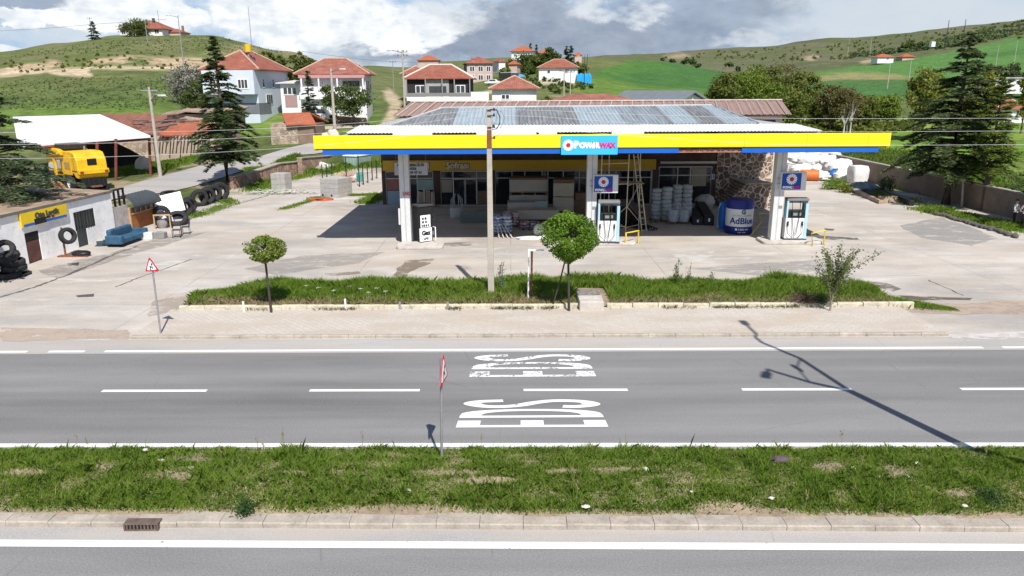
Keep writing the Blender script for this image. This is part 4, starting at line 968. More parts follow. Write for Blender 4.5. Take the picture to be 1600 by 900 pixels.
# planted strip: tall grass thinning to straw by the kerb
n = 190000; X = nr.uniform(PX0,PX1,n); f = nr.beta(1.15,1.,n); yb = np.interp(X,[q_[0] for q_ in bk],[q_[1] for q_ in bk]); yf = np.vectorize(ePlF)(X)+.2; Y = yf+(yb-yf)*f
dens = fbm(X*.5+50, Y*.8, 4); pbox = (X > gx(905,480)-.05)&(X < gx(950,480)+.1)&(f < .62)
keep = (nr.uniform(0,1,n) < np.clip(.18+f*1.9,0,1)*np.clip((dens-.22)*6,.25,1)) & ~pbox; X,Y,f,dens,yb,yf = [q_[keep] for q_ in (X,Y,f,dens,yb,yf)]
ff = f; zst = np.where(ff<.5,.15+.18*ff,.24-.42*(ff-.5))
h = nr.uniform(.12,.38,len(X))*(.55+.75*np.clip(f*1.5,0,1))*(.5+1.0*np.clip((dens-.28)*2.4,0,1)); h *= np.where(nr.uniform(0,1,len(X))>.995,1.25,1)
g = blades('tall_grass', X, Y, zst-.02, h, nr.uniform(.012,.026,len(X)), nr.uniform(.15,.75,len(X)), GR2); tag(g,'tall green grass growing in the planted strip before the forecourt','grass',kind='stuff')
n = 26000; X = nr.uniform(PX0,PX1,n); f = nr.beta(1.,3.2,n)*.75; yf = np.vectorize(ePlF)(X); Y = yf+.17+3.6*f; pbox = (X > gx(905,480)-.05)&(X < gx(950,480)+.1); X,Y,f = X[~pbox],Y[~pbox],f[~pbox]
g = blades('dry_grass', X, Y, .15+.1*f, nr.uniform(.06,.26,len(X)), nr.uniform(.01,.02,len(X)), nr.uniform(.4,1.1,len(X)), DRY); tag(g,'dead straw along the kerb of the planted strip','grass',kind='stuff')
n = 5200; X = nr.uniform(PX0-.2,PX1+1.2,n); dens = fbm(X*.9+80,X*0+2,3); k_ = nr.uniform(0,1,n) < np.clip((dens-.42)*8,.02,1); X = X[k_]; Y = np.vectorize(ePlF)(X)-np.abs(nr.normal(0,.12,len(X)))
g = blades('kerb_weeds', X, Y, 0*X+.115, nr.uniform(.05,.18,len(X)), nr.uniform(.012,.024,len(X)), nr.uniform(.5,1.1,len(X)), leafmat('kerb weeds', (.09,.11,.03),(.22,.20,.09),.3)); tag(g,'scrubby weeds at the foot of the planted strip kerb','weeds',kind='stuff')
n = 9000; P0 = gp(1372,470); P1 = gp(1490,482); uu = nr.uniform(0,1,n)**1.3; X = P0.x+(P1.x-P0.x)*uu; Y = P0.y-.2+(P1.y-P0.y)*uu+nr.normal(0,.35,n)*(1-uu*.6)
g = blades('grass', X, Y, 0*X+.03, nr.uniform(.05,.3,n)*(1.15-uu), nr.uniform(.012,.022,n), nr.uniform(.3,1.,n), GR2); tag(g,'grass creeping from the strip end over the pavement','grass',kind='stuff')
# umbel flowers on the strip
for i_,(px, py) in enumerate(((478,446),(497,449),(521,454),(546,447),(563,451),(588,450),(602,455),(575,457))):
    p = gp(px,py,.5); mb = MB(); rr = random.Random(px)
    for k in range(9): a = k*2.4; q_ = .012*k; mb.cb((q_*math.cos(a),q_*math.sin(a),rr.uniform(-.015,.015)),(.03,.03,.012),a)
    mb.tube([(0,0,-.42),(.01,0,-.01)],.004,4); tag(obj('wild_flower', mb, M('white umbel', (.50,.56,.45), .8), None, loc=p), 'white flower head standing above the tall grass of the strip', 'wild flower', 'white flower heads in the tall grass')
def stalk(px, py, hpx, label, leafy=260, mat=WEED):
    b_ = gp(px,py,.15); hh = hpx*(b_.y/F)*1.0; t_ = thing('weed', label, 'weed', b_); mb = MB(); tips = []
    for k in range(4):
        a = k*1.7; q_ = Vector((.16*math.cos(a)*hh*.4,.16*math.sin(a)*hh*.4,hh*(1-.16*k))); mb.tube([(0,0,0),q_*.5+Vector((.02,0,0)),q_],[.014,.010,.004],4); tips.append(q_)
    obj('stem', mb, M('weed stem', (.15,.17,.08), .8), t_)
    cen = np.concatenate([np.array(q_)*nr.uniform(.15,1,(leafy//4,1))+nr.normal(0,.06,(leafy//4,3))*np.array([1,1,.4]) for q_ in tips]); n = len(cen)
    ax = unit(nr.normal(0,1,(n,3))+np.array([0,0,.7])); sd_ = unit(np.cross(ax,nr.normal(0,1,(n,3)))); obj('leaf', leafmesh('leaf',cen,ax,sd_,nr.uniform(.06,.14,n),nr.uniform(.025,.05,n)), mat, t_)['kind'] = 'stuff'
stalk(1056,450,48,'tall leafy weed standing in the strip, taller of the close pair'); stalk(1075,450,40,'thin dark weed stalk beside the tall leafy weed',110); stalk(783,458,54,'bushy pale weed growing at the foot of the tall pole',320,leafmat('sage leaves',(.12,.17,.10),(.20,.25,.16),.3))
stalk(1110,450,28,'short double weed stalk in the strip',120); stalk(958,455,30,'bare branching thistle near the concrete chamber',30); stalk(1193,446,32,'arching dry stalk at the back of the strip',40)

# ------------------------------------------------------------------ trees
BARK = M('bark', (.115,.085,.06), .95, .3, 3., .5); BARKP = M('pale bark', (.25,.22,.185), .95, .25, 3., .4); BARKR = M('dark branches', (.06,.05,.042), .95, .3, 3.)
CON = leafmat('conifer needles', (.052,.088,.030), (.160,.225,.090), .42, (.22,.21,.09)); CONB = leafmat('blue green needles', (.062,.100,.048), (.180,.245,.130), .42, (.25,.24,.12)); CONY = leafmat('olive needles', (.105,.165,.028), (.26,.34,.075), .45, (.22,.15,.05))
LF1 = leafmat('fresh leaves', (.105,.165,.018), (.24,.32,.05), .45); LF2 = leafmat('olive leaves', (.095,.125,.022), (.215,.245,.055), .45); LF3 = leafmat('brown buds', (.115,.10,.035), (.22,.19,.07), .4); LF4 = leafmat('yellow green leaves', (.13,.155,.022), (.27,.28,.055), .4)
LF5 = leafmat('blossom grey', (.17,.165,.13), (.34,.33,.28), .3); LF6 = leafmat('mid green leaves', (.050,.082,.018), (.135,.175,.042), .4)
def conifer(name, label, loc, h, r, mat, seed=1, whorls=26, dens=1., z0=.12, droop=.22, card=.26, group=None, tilt=.25, bare=0., lop=0., cat='tree', trunk_r=None, taper=.85):
    g_ = np.random.default_rng(seed); t_ = thing(name, label, cat, loc, 0, group); mb = MB()
    tr = trunk_r or h*.018+.03; lx = g_.normal(0,.01*h,2)
    mb.tube([(0,0,-.3),(0,0,h*z0),(lx[0],lx[1],h*.6),(0,0,h)],[tr*1.25,tr,tr*.5,.015],8)
    cens, axs, sds, lns = [], [], [], []
    for w_ in range(whorls):
        f = (w_+g_.uniform(-.3,.3))/whorls; f = min(max(f,0),.995); z = h*(z0+(1-z0)*f); L0 = r*(1-f)**taper*(1 if f > .06 else .75)+.12
        for k in range(int(g_.integers(5,8))):
            a = g_.uniform(0,2*np.pi); fk = min(max(f+g_.normal(0,.55)/whorls,0),.99); z = h*(z0+(1-z0)*fk); L = (r*(1-fk)**taper*(1 if fk > .06 else .75)+.12)*g_.uniform(.5,1.18)*(1+lop*math.cos(a))
            if g_.uniform() < bare: continue
            dz = -droop*L*(1-f*1.3)*g_.uniform(.5,1.4)+tilt*L*f*1.6+g_.normal(0,.05)*L; d = np.array([math.cos(a),math.sin(a),0.]); n_ = max(4,int(L*7.5*dens))
            s_ = (g_.uniform(.12,1.,n_)); s_ = s_**.75
            p_ = d*L*s_[:,None]; p_[:,2] = z+dz*s_+ .10*L*np.sin(s_*np.pi)-.06*L*s_**3
            mb.tube([(0,0,z),tuple(d*L*.55+np.array([0,0,z+dz*.55+.10*L])),tuple(d*L*.98+np.array([0,0,z+dz-.06*L]))],[max(.012,tr*.28*(1-f)),.012+.006*L,.006],4)
            # twigs out to both sides, needles along them
            for sg in (-1,1):
                lat = np.array([-d[1],d[0],0])*sg; tw = (L*.34*(1-s_*.75)+.10)*g_.uniform(.5,1.15,n_); m_ = 4
                for q in range(m_):
                    u = (q+.6)/m_; c_ = p_+lat*tw[:,None]*u+d*tw[:,None]*u*.55; c_[:,2] += -.12*tw*u+g_.normal(0,.035,n_)
                    cens.append(c_); ax = unit(lat+d*.6+g_.normal(0,.25,(n_,3))); axs.append(ax); sds.append(unit(np.cross(ax,np.array([0,0,1.])+g_.normal(0,.35,(n_,3))))); lns.append(g_.uniform(.7,1.3,n_)*card)
    # leader
    n_ = int(40*dens); zz = g_.uniform(.86,1.,n_)*h; c_ = np.stack([g_.normal(0,.04,n_),g_.normal(0,.04,n_),zz],1); cens.append(c_); ax = unit(g_.normal(0,1,(n_,3))+np.array([0,0,.6])); axs.append(ax); sds.append(unit(np.cross(ax,g_.normal(0,1,(n_,3))))); lns.append(g_.uniform(.5,1.,n_)*card)
    obj('trunk', mb, BARK, t_, 60)
    cen, ax, sd_, ln = np.concatenate(cens), np.concatenate(axs), np.concatenate(sds), np.concatenate(lns)
    obj('crown', leafmesh('crown',cen,ax,sd_,ln,ln*.30), mat, t_); return t_
def broadleaf(name, label, loc, h, r, mat, seed=1, n=6000, leaf=.12, z0=.35, rz_=None, clumps=46, trunk=.1, bark=BARK, group=None, mats2=None, cat='tree', spread=.30, limbs=9, hollow=.45, stems=1, dens2=.35):
    g_ = np.random.default_rng(seed); t_ = thing(name, label, cat, loc, 0, group); mb = MB()
    rz_ = rz_ or (h*(1-z0))/2; cz = h-rz_
    cc = []
    while len(cc) < clumps:
        u = g_.normal(0,1,3); u /= np.linalg.norm(u); q = g_.uniform(hollow,1.)**.6; j = 1+g_.normal(0,.10); p_ = np.array([u[0]*r*q*j,u[1]*r*q*j,cz+u[2]*rz_*q*j])
        if p_[2] > h*z0*.8: cc.append(p_)
    cc = np.array(cc)
    top = np.array([0,0,max(h*z0, .2)])
    for s_ in range(stems):
        a = s_*2.3; o_ = np.array([math.cos(a),math.sin(a),0])*trunk*1.6*(stems > 1)
        mb.tube([tuple(o_+np.array([0,0,-.2])),tuple(o_*1.5+top*.5+np.array([trunk*.3,0,0])),tuple(o_*2.2+top)],[trunk*1.2,trunk*.9,trunk*.75],7)
    for k in g_.permutation(len(cc))[:limbs]:
        c_ = cc[k]; m_ = top*.5+c_*.5+np.array([0,0,-.06*h]); mb.tube([tuple(top*.92),tuple(m_),tuple(c_)],[trunk*.5,trunk*.28,trunk*.08],5)
    obj('trunk', mb, bark, t_, 60)
    per = n//clumps; sz = spread*r*g_.uniform(.6,1.25,clumps)
    cen = np.concatenate([cc[k]+g_.normal(0,1,(per,3))*np.array([1,1,.75])*sz[k]*.62 for k in range(clumps)]); m_ = len(cen)
    out = unit(cen-np.array([0,0,cz])); ax = unit(g_.normal(0,1,(m_,3))+out*.4); sd_ = unit(np.cross(ax,out+g_.normal(0,.8,(m_,3)))); ln = g_.uniform(.6,1.35,m_)*leaf
    obj('crown', leafmesh('crown',cen,ax,sd_,ln,ln*.62), mat, t_); return t_
def hcalc(px_top, py_top, Y, zbase): return at(px_top,py_top,Y).z-zbase
# clipped trees on the strip
b_ = gp(423,488,.12); p = gp(414,392,0); Yt = b_.y+.1
top = at(414,368,Yt); rr_ = 36*Yt/F*1.02
def topiary(label, base, ptop, r_, hh, lean, n, mat, seed, z0f, leaf=.075):
    g_ = np.random.default_rng(seed); t_ = thing('clipped_tree', label, 'tree', base); cz = ptop-hh; mb = MB(); l = lean
    mb.tube([(0,0,-.05),(l*.35,0,cz*.3),(l*.75,0,cz*.62),(l,0,cz-hh*.55)],[.055,.048,.042,.045],8)
    for k in range(16):
        a = k*2.4+.3; u = g_.uniform(.35,.9); mb.tube([(l,0,cz-hh*.6),(l+math.cos(a)*r_*u*.4,math.sin(a)*r_*u*.4,cz-hh*.35+.2*g_.uniform(0,1)),(l+math.cos(a)*r_*u,math.sin(a)*r_*u,cz+hh*g_.uniform(-.2,.6))],[.03,.018,.006],5)
    obj('trunk', mb, BARKR, t_, 60)
    u = unit(g_.normal(0,1,(n,3))); q = g_.uniform(.25,1,n)**.42; lump = 1.0+.22*(fbm(u[:,0]*2.4+9,u[:,1]*2.4+u[:,2]*3.1,4)-.5)*2
    tap = np.where(u[:,2] < -.15, 1-.30*(-u[:,2]-.15), 1.); cen = np.stack([l+u[:,0]*r_*q*lump*tap,u[:,1]*r_*q*lump*tap,cz+np.where(u[:,2]>0,u[:,2]*hh,u[:,2]*hh*z0f)*q*lump],1)
    gap = fbm(u[:,0]*3.3+31,u[:,1]*3.3+u[:,2]*3.7,3); k_ = gap > .40; cen, u = cen[k_], u[k_]; n = len(cen)
    ax = unit(g_.normal(0,1,(n,3))+u*.5); sd_ = unit(np.cross(ax,u+g_.normal(0,.9,(n,3)))); ln = g_.uniform(.6,1.4,n)*leaf
    obj('crown', leafmesh('crown',cen,ax,sd_,ln,ln*.7), mat, t_); return t_
base = gp(424,488,.12); Yt = base.y; hz = lambda px,py: at(px,py,Yt).z-.12
topiary('small young tree with a clipped round crown at the end of the strip', base, hz(414,369), 33*Yt*1.02/F, (hz(414,369)-hz(414,414))/2, at(413,392,Yt).x-base.x, 4300, leafmat('young leaves', (.10,.15,.02), (.25,.31,.06), .4), 5, .8, .095)
base = gp(889,484,.16); Yt = base.y; hz = lambda px,py: at(px,py,Yt).z-.16
topiary('dense round clipped tree with a bare trunk in the middle of the strip', base, hz(888,331), 46*Yt*1.02/F, (hz(888,331)-hz(888,411))/2, at(888,372,Yt).x-base.x, 15000, leafmat('clipped leaves', (.065,.145,.012), (.215,.35,.038), .42), 6, .95, .085)
st = thing('tree_stake', 'thin timber stake leaning against the trunk of the dense clipped tree', 'stake', (base.x-.35,base.y+.35,.2)); obj('pole', MB().tube([(-.25,.1,0),(.02,-.1,1.1),(.2,-.3,2.0)],.03,6), BARKR, st)
base = gp(1297,484,.16); Yt = base.y
def sapling(label, base, seed):
    g_ = np.random.default_rng(seed); t_ = thing('sapling', label, 'tree', base); mb = MB(); tips = []
    for k in range(24):
        a = g_.uniform(0,2*np.pi); hh = g_.uniform(1.1,2.55); rr = g_.uniform(.3,1.35)*(1.2-hh/4.); s0 = g_.uniform(.25,1.0)
        if k == 0: a, hh, rr = .15, 2.2, 1.7
        P = [(.03*s0,0,s0),(rr*.4*math.cos(a),rr*.35*math.sin(a),s0+(hh-s0)*.5),(rr*math.cos(a),rr*.9*math.sin(a),hh)]
        mb.tube(P,[.020,.012,.004],5); tips.append((np.array(P[1]),np.array(P[2])))
    mb.tube([(0,0,-.05),(.03,0,.5),(.05,.02,1.1)],[.038,.030,.02],6); obj('trunk', mb, BARKP, t_, 60)
    c = []
    for p1,p2 in tips:
        m_ = 130; s_ = g_.uniform(-.35,1.05,(m_,1)); c.append(p1+(p2-p1)*s_+g_.normal(0,.075,(m_,3)))
    cen = np.concatenate(c); m_ = len(cen); ax = unit(g_.normal(0,1,(m_,3))); sd_ = unit(np.cross(ax,g_.normal(0,1,(m_,3)))); ln = g_.uniform(.05,.12,m_)
    obj('crown', leafmesh('crown',cen,ax,sd_,ln,ln*.55), leafmat('sapling leaves',(.085,.125,.035),(.19,.235,.075),.4), t_); return t_
sapling('sparse bushy sapling with thin branches near the right end of the strip', base, 9)
p = gp(1258,474,.2); t_ = thing('dead_bush', 'brown dead bush lying in the grass beside the sapling', 'bush', p); mb = MB(); g_ = np.random.default_rng(3)
for k in range(260):
    a = g_.uniform(0,2*np.pi); e_ = g_.uniform(.1,1.2); L = g_.uniform(.35,.85); d_ = Vector((math.cos(a)*math.cos(e_)*1.15,math.sin(a)*math.cos(e_),math.sin(e_)*.75))*L; mb.tube([(g_.normal(0,.08),g_.normal(0,.08),0),d_*.6+Vector((0,0,.06)),d_+Vector((g_.normal(0,.06),g_.normal(0,.06),-.04))],[.009,.006,.003],3)
obj('twigs', mb, M('dead twigs', (.15,.105,.075), .9, .3, 4.), t_)['kind'] = 'stuff'
herb((p.x+.55,p.y-.1,.2),.28,.4,420,.09,LEAFD,'weed','dark leafy weed between the dead bush and the sapling')

# ------------------------------------------------------------------ signs, poles, wires, lamp
def tri_sign(label, base, top_px, top_py, face_rz, lean, size, bend_back):
    hh = at(top_px,top_py,base.y).z-base.z; t_ = thing('warning_sign', label, 'road sign', base)
    lx = lean; mb = MB(); mb.tube([(0,0,-.1),(lx*.96,0,hh-.12)],.032,8); obj('post', mb, GREY, t_, 60)
    H_ = size*.866
    def tri(k): return [(-size/2*k,-H_/3*k),(size/2*k,-H_/3*k),(0,H_*2/3*k)]
    def rnd_tri(k, r=.10):
        P = [Vector(q) for q in tri(k)]; out = []
        for i in range(3):
            a,b,c = P[i-1],P[i],P[(i+1)%3]; d1=(a-b).normalized()*r*size; d2=(c-b).normalized()*r*size
            for s in (0,.33,.67,1.): out.append(tuple((b+d1)*(1-s)**2+2*b*s*(1-s)+(b+d2)*s*s))
        return out
    e = bpy.data.objects.new('plate', None)
    M0 = Matrix.Translation((lx*.98,-.0,hh-H_*.667)) @ Matrix.Rotation(face_rz,4,'Z') @ Matrix.Rotation(bend_back,4,'Y')
    def part(nm, poly, y0, y1, mat, par):
        mb = MB(); mb.M = M0; mb.prof_y(poly,y0,y1); return obj(nm, mb, mat, par)
    pl = part('plate', rnd_tri(1.), -.05,-.035, RED, t_); part('back', rnd_tri(.99), -.034,-.030, GREY, pl); part('face', rnd_tri(.74), -.054,-.051, LETW, pl)
    u = size; z_ = -H_*.06
    part('symbol', [(-.10*u,z_-.17*u),(-.04*u,z_-.17*u),(-.035*u,z_+.03*u),(.085*u,z_-.09*u),(.115*u,z_-.08*u),(.10*u,z_+.16*u),(.155*u,z_+.15*u),(.09*u,z_+.27*u),(.0*u,z_+.17*u),(.055*u,z_+.165*u),(.06*u,z_-.0*u),(-.05*u,z_+.115*u),(-.09*u,z_+.10*u)], -.058,-.055, BLK, pl)
    return t_
base = gp(251,521,.12); tri_sign('red and white triangular bend sign on a leaning post at the pavement end', base, 239.5,401, R(-16), at(241,440,base.y).x-base.x, .58, R(-6))
base = gp(690,712,.2); tri_sign('triangular bend sign seen edge-on, standing in the grass of the central reservation', base, 689,551, R(83), at(689.5,560,base.y).x-base.x, .80, R(0))
WIRE = M('cable', (.20,.20,.20), .6); WIREW = M('pale cable', (.55,.55,.55), .6)
bpole = gp(767.5,461,.15); YP = bpole.y
hp = at(767,169,YP).z-.15
pt = thing('utility_pole', 'tall concrete utility pole with cable bundle rising from the planted strip', 'utility pole', (bpole.x,YP,.15))
mb = MB(); lx = at(768,300,YP).x-bpole.x
mb.add([(-.13,-.12,-.3),(.13,-.12,-.3),(.13,.12,-.3),(-.13,.12,-.3),(-.10,-.09,hp*.78),(.10,-.09,hp*.78),(.10,.09,hp*.78),(-.10,.09,hp*.78),(-.085,-.08,hp),(.085,-.08,hp),(.085,.08,hp),(-.085,.08,hp)],[(0,1,5,4),(1,2,6,5),(2,3,7,6),(3,0,4,7),(4,5,9,8),(5,6,10,9),(6,7,11,10),(7,4,8,11),(8,9,10,11),(0,3,2,1)])
obj('shaft', mb, POLEC, pt, bevel=.015)
hz = lambda py: at(767,py,YP).z-.15
for py in (181,199,216,172):
    mb = MB(); mb.tube([(-.06,-.10,hz(py)),(.2,-.13,hz(py)+.02)],.02,5); mb.cyl((.2,-.13,hz(py)-.02),(.2,-.13,hz(py)+.09),.04,.03,8); obj('insulator', mb, M('dark insulator', (.05,.035,.03), .4), pt, 60)
mb = MB(); mb.tube([(.05,-.1,hz(171)),(.3,-.15,hz(171)),(.42,-.15,hz(182)),(.42,-.15,hz(192)),(.3,-.15,hz(201)),(.12,-.12,hz(202)),(.15,-.14,hz(196)),(.22,-.14,hz(193))],.022,6); obj('cable_loop', mb, BLK, pt, 80)
mb = MB(); mb.tube([(.1,-.1,hz(172)),(.5,-.1,hz(174)),(.6,-.1,hz(184)),(.5,-.1,hz(196)),(.42,-.1,hz(200))],.009,4); mb.tube([(.1,-.1,hz(190)),(.45,-.1,hz(196)),(.55,-.12,hz(205)),(.2,-.1,hz(215))],.007,4); obj('cable_tail', mb, WIRE, pt)
mb = MB(); mb.box(-.09,.10,-.13,-.085,hz(230),hz(203)); obj('fuse_plate', mb, RUST, pt)
def wire(pts, Y, label, r=.0065, mat=WIREW, extra=None):
    P = [at(a,b,Y if not extra else extra[i]) for i,(a,b) in enumerate(pts)]; out = []
    for i in range(len(P)-1):
        p0,p1,p2,p3 = [P[max(0,min(len(P)-1,i+k))] for k in (-1,0,1,2)]
        for j in range(10):
            u = j/10; out.append(.5*((2*p1)+(-p0+p2)*u+(2*p0-5*p1+4*p2-p3)*u*u+(-p0+3*p1-3*p2+p3)*u**3))
    out.append(P[-1]); return tag(obj('power_line', MB().tube(out,r,5), mat, None, 80), label, 'cable', 'cables strung along the road')
for i,(L,Rr,py,nm) in enumerate((((-420,208),(1980,182),172,'upper'),((-420,222),(1980,202),181,'middle'),((-420,246),(1980,224),199,'lower'))):
    xr = [(1000,py+(7,12,14)[i]),(1236,(185,205,226)[i]),(1600,(184.5,204.5,226)[i])]; xl = [(0,(207,226,248)[i]),(300,(205,219,240)[i]),(560,(192,204,222)[i])]
    wire([L]+xl+[(768,py)]+xr+[Rr], YP, f'{nm} of the three pale cables crossing in front of the station')
# street lamp whose shadow lies across the road (stands just beyond the frame)
kk = 1/math.tan(SUN_EL); shd = Vector((-math.sin(SHADE_AZ),math.cos(SHADE_AZ),0))
def unsh(px, py, z): q = gp(px,py); return Vector((q.x,q.y,z))-shd*kk*z
hL = 12.; P1, P2 = unsh(1160,508,hL), unsh(1197,586,hL); LB = Vector((gp(1645,768).x, 14.3, .2)); K = unsh(1328,611,7.6)
LB = Vector(((P1.x+P2.x)/2*0+K.x+.0, K.y, .2)) if abs(K.x-gp(1645,768).x) < .0 else LB
lp = thing('street_lamp', 'tall twin-armed steel street lamp in the central reservation', 'street lamp', LB)
l = lambda v: tuple(v-LB)
mb = MB(); mb.tube([(0,0,-.2),l(LB.lerp(K,.5)),l(K)],[.17,.15,.13],10); obj('pole', mb, GREY, lp, 60)
for Pn, mids in ((P1,[(1250,560,10.),(1190,535,11.6),(1180,527,11.9)]),(P2,[(1265,597,9.6),(1208,580,11.4),(1200,577,12.0)])):
    mb = MB(); mb.tube([l(K)]+[l(unsh(*q)) for q in mids]+[l(Pn)],[.09,.08,.07,.06,.06],7); ar = obj('arm', mb, GREY, lp, 60)
    d_ = (Pn-unsh(*mids[-1])); mb = MB(); mb.cb(l(Pn),(.28,.52,.11),math.atan2(d_.y,d_.x)-math.pi/2); obj('lamp_head', mb, DGREY, ar, bevel=.03)
mb = MB(); q = unsh(1245,575,9.6); mb.blob(l(q),(.08,.22,.36),8,0); obj('ornament', mb, GREY, lp, 60)
mb = MB(); mb.tube([l(unsh(1250,560,10.)),l(q),l(unsh(1265,597,9.6))],.03,5); obj('cross_bar', mb, GREY, lp)
# concrete chamber, rusty frame posts, marker stakes, drain
p0, p1 = gp(908,486,.12), gp(946,486,.12); w_ = (p1.x-p0.x); t_ = thing('concrete_chamber', 'low concrete chamber with a broken cover set in the planted strip', 'chamber', ((p0.x+p1.x)/2-.05,p0.y+.05,.12))
mb = MB(); mb.box(-w_/2,w_/2,0,1.75,-.1,.36); obj('body', mb, M('pale chamber concrete', (.52,.48,.43), .9, .2, 3., .3, dirt=.3), t_, bevel=.03); mb = MB(); mb.cb((-.02,1.25,.39),(w_*.96,.72,.05),.03); obj('cover', mb, M('crumbled cover', (.24,.215,.195), 1., .5, 7., .8), t_, bevel=.01)
b_ = gp(828,469,.15); t_ = thing('rusty_frame', 'rusty white steel post pair with a short arm in the strip', 'post', (b_.x,b_.y,.15)); hh = at(828,389,b_.y).z-.15
obj('post', MB().tube([(-.07,0,-.1),(-.05,0,hh)],.035,6), WHITE, t_); obj('post', MB().tube([(.06,.1,-.1),(.08,.1,hh*.98)],.045,6), RUST, t_); obj('arm', MB().box(-.05,.55,-.03,.03,hh-.08,hh-.02), WHITE, t_)
for px,py,hh,lab in ((540,481,.36,'white marker stake at the strip kerb, tallest of the row'),(625,480,.22,'stubby grey marker stake in the dry grass'),(700,480,.22,'stubby marker stake left of the tall pole foot'),(381,484,.33,'white marker stake beside the small clipped tree')):
    b_ = gp(px,py,.2); tag(obj('marker_stake', MB().cyl((0,0,-.1),(0,0,hh),.045,.04,8), WHITE if hh>.3 else GREY, None, 60, loc=(b_.x,b_.y,.2)), lab, 'stake')
p0, p1 = gp(197,829), gp(246,829); t_ = thing('drain_grate', 'rusty kerb inlet grate let into the central reservation kerb', 'drain', ((p0.x+p1.x)/2,p0.y+.02,.0)); w_ = p1.x-p0.x
mb = MB(); mb.box(-w_/2-.03,w_/2+.03,-.05,.16,.135,.165); mb.box(-w_/2-.03,w_/2+.03,-.05,.0,.0,.025); mb.box(-w_/2-.03,-w_/2,-.05,.0,.025,.135); mb.box(w_/2,w_/2+.03,-.05,.0,.025,.135)
obj('frame', mb, M('rusty grate', (.135,.10,.08), .9, .3, 6.), t_, bevel=.006)
for k in range(9): x_ = -w_/2+w_*(k+.5)/9; obj('bar', MB().box(x_-.016,x_+.016,-.04,-.01,.025,.135), MC['rusty grate'], t_)
obj('mouth', MB().box(-w_/2,w_/2,-.008,-.002,.025,.135), BLK, t_)
# ------------------------------------------------------------------ goods stored under the canopy
def box_thing(name, label, cat, x0, x1, Y, py0, py1, depth, mat, rz=0., group=None, z0=None, bevel=.02):
    """a block whose front face stands at depth Y between two photographed columns"""
    a, b = at(x0,py1,Y), at(x1,py1,Y); zt_ = at((x0+x1)/2,py0,Y).z; zb_ = max(.008,a.z) if z0 is None else z0; w_ = b.x-a.x
    t_ = thing(name, label, cat, ((a.x+b.x)/2,Y,zb_), rz, group); return t_, w_, zt_-zb_, depth
PALE = M('pale board', (.44,.42,.39), .8, .1, 1.2, dirt=.1); PALE2 = M('cream board', (.46,.42,.35), .8, .1, 1.2, dirt=.1); BRW = M('brown carton', (.20,.13,.08), .85, .2, 2.); PAL = M('pallet wood', (.24,.17,.11), .9, .25, 3.)
MINT = M('mint foam board', (.30,.42,.40), .7, .08, 1.); GRN = M('grey green sheet', (.13,.16,.15), .6, .15, 1.)
def pallet(t_, w_, d_, h_, z=0.):
    mb = MB(); mb.box(-w_/2,w_/2,0,d_,z+h_*.7,z+h_); obj('pallet', mb, PAL, t_)
    for u in (-.46,-.16,.16,.46): obj('pallet_block', MB().box(u*w_-.06,u*w_+.06,.01,d_-.01,z,z+h_*.7), PAL, t_)
def stackboards(label, x0, x1, Y, rows, depth, rz=0., cat='board stack'):
    t_ = None
    for (py0, py1, mat, pal) in rows:
        a, b = at(x0,py1,Y), at(x1,py1,Y)
        if t_ is None: base = max(.008, at((x0+x1)/2,rows[0][1],Y).z); t_ = thing('board_stack', label, cat, ((a.x+b.x)/2,Y,.008), rz)
        w_ = b.x-a.x; zt_, zb_ = at(0,py0,Y).z-.008, at(0,py1,Y).z-.008; zb_ = max(zb_,0)
        if pal: pallet(t_, w_, depth, zt_-zb_, zb_)
        else:
            o = obj('board', MB().box(-w_/2,w_/2,0,depth,zb_,zt_), mat, t_, bevel=.02)
    return t_
stackboards('double stack of big pale insulation boards on timber battens before the shop windows', 796, 856, 50.5, [(309,331,PALE,0),(303.5,309,PAL,1),(285,303.5,PALE,0),(282,285,BRW,0)], 1.3)
stackboards('two cream boxes one above the other with a brown top, near the middle column', 864, 896, 49.2, [(312.5,334,PALE2,0),(290.5,311.5,PALE2,0),(285,290,BRW,0)], 1.5, R(-6))
stackboards('low stack of mint foam boards lying before the big pale stack', 793, 853, 48.7, [(332,346,PALE,0),(320.5,331.5,PALE,0)], 1.1)
p = at(846,326,48.6); tag(obj('foam_board', MB().box(-.42,.42,0,.09,-.26,.22), MINT, None, bevel=.01, loc=(p.x,48.58,.95)), 'bright mint foam offcut standing on the low board stack', 'board')
a = gp(832,344); stackboards('long cream board stack half hidden behind the dense clipped tree', 808, 872, 46.8, [(333,347,PALE2,0)], 1.3)
t_ = thing('carton_stack', 'brown cartons piled behind the cream boxes', 'carton stack', (gp(904,334).x,49.6,.008))
for k,(z0_,h_,w_) in enumerate(((0,.55,.9),(.55,.5,.85),(1.05,.5,.7))): obj('carton', MB().box(-w_/2,w_/2,0,.8,z0_,z0_+h_-.01), BRW, t_, bevel=.02)
# planks standing against the left windows
t_ = thing('timber_planks', 'bundle of pale planks standing against the left shop window', 'planks', (gp(667,322.5).x,53.9,.008)); rr = random.Random(8)
for k in range(8): x_ = -.62+k*.17; hh = rr.uniform(1.05,1.35); mb = MB(); mb.M = Matrix.Rotation(R(rr.uniform(-3,3)),4,'Y')@Matrix.Rotation(R(-8),4,'X'); mb.box(x_-.075,x_+.075,-.3,-.2,0,hh); obj('plank', mb, [PALE2,WOODL,M('pinkish board',(.36,.27,.20),.85,.15,2.)][k%3], t_)
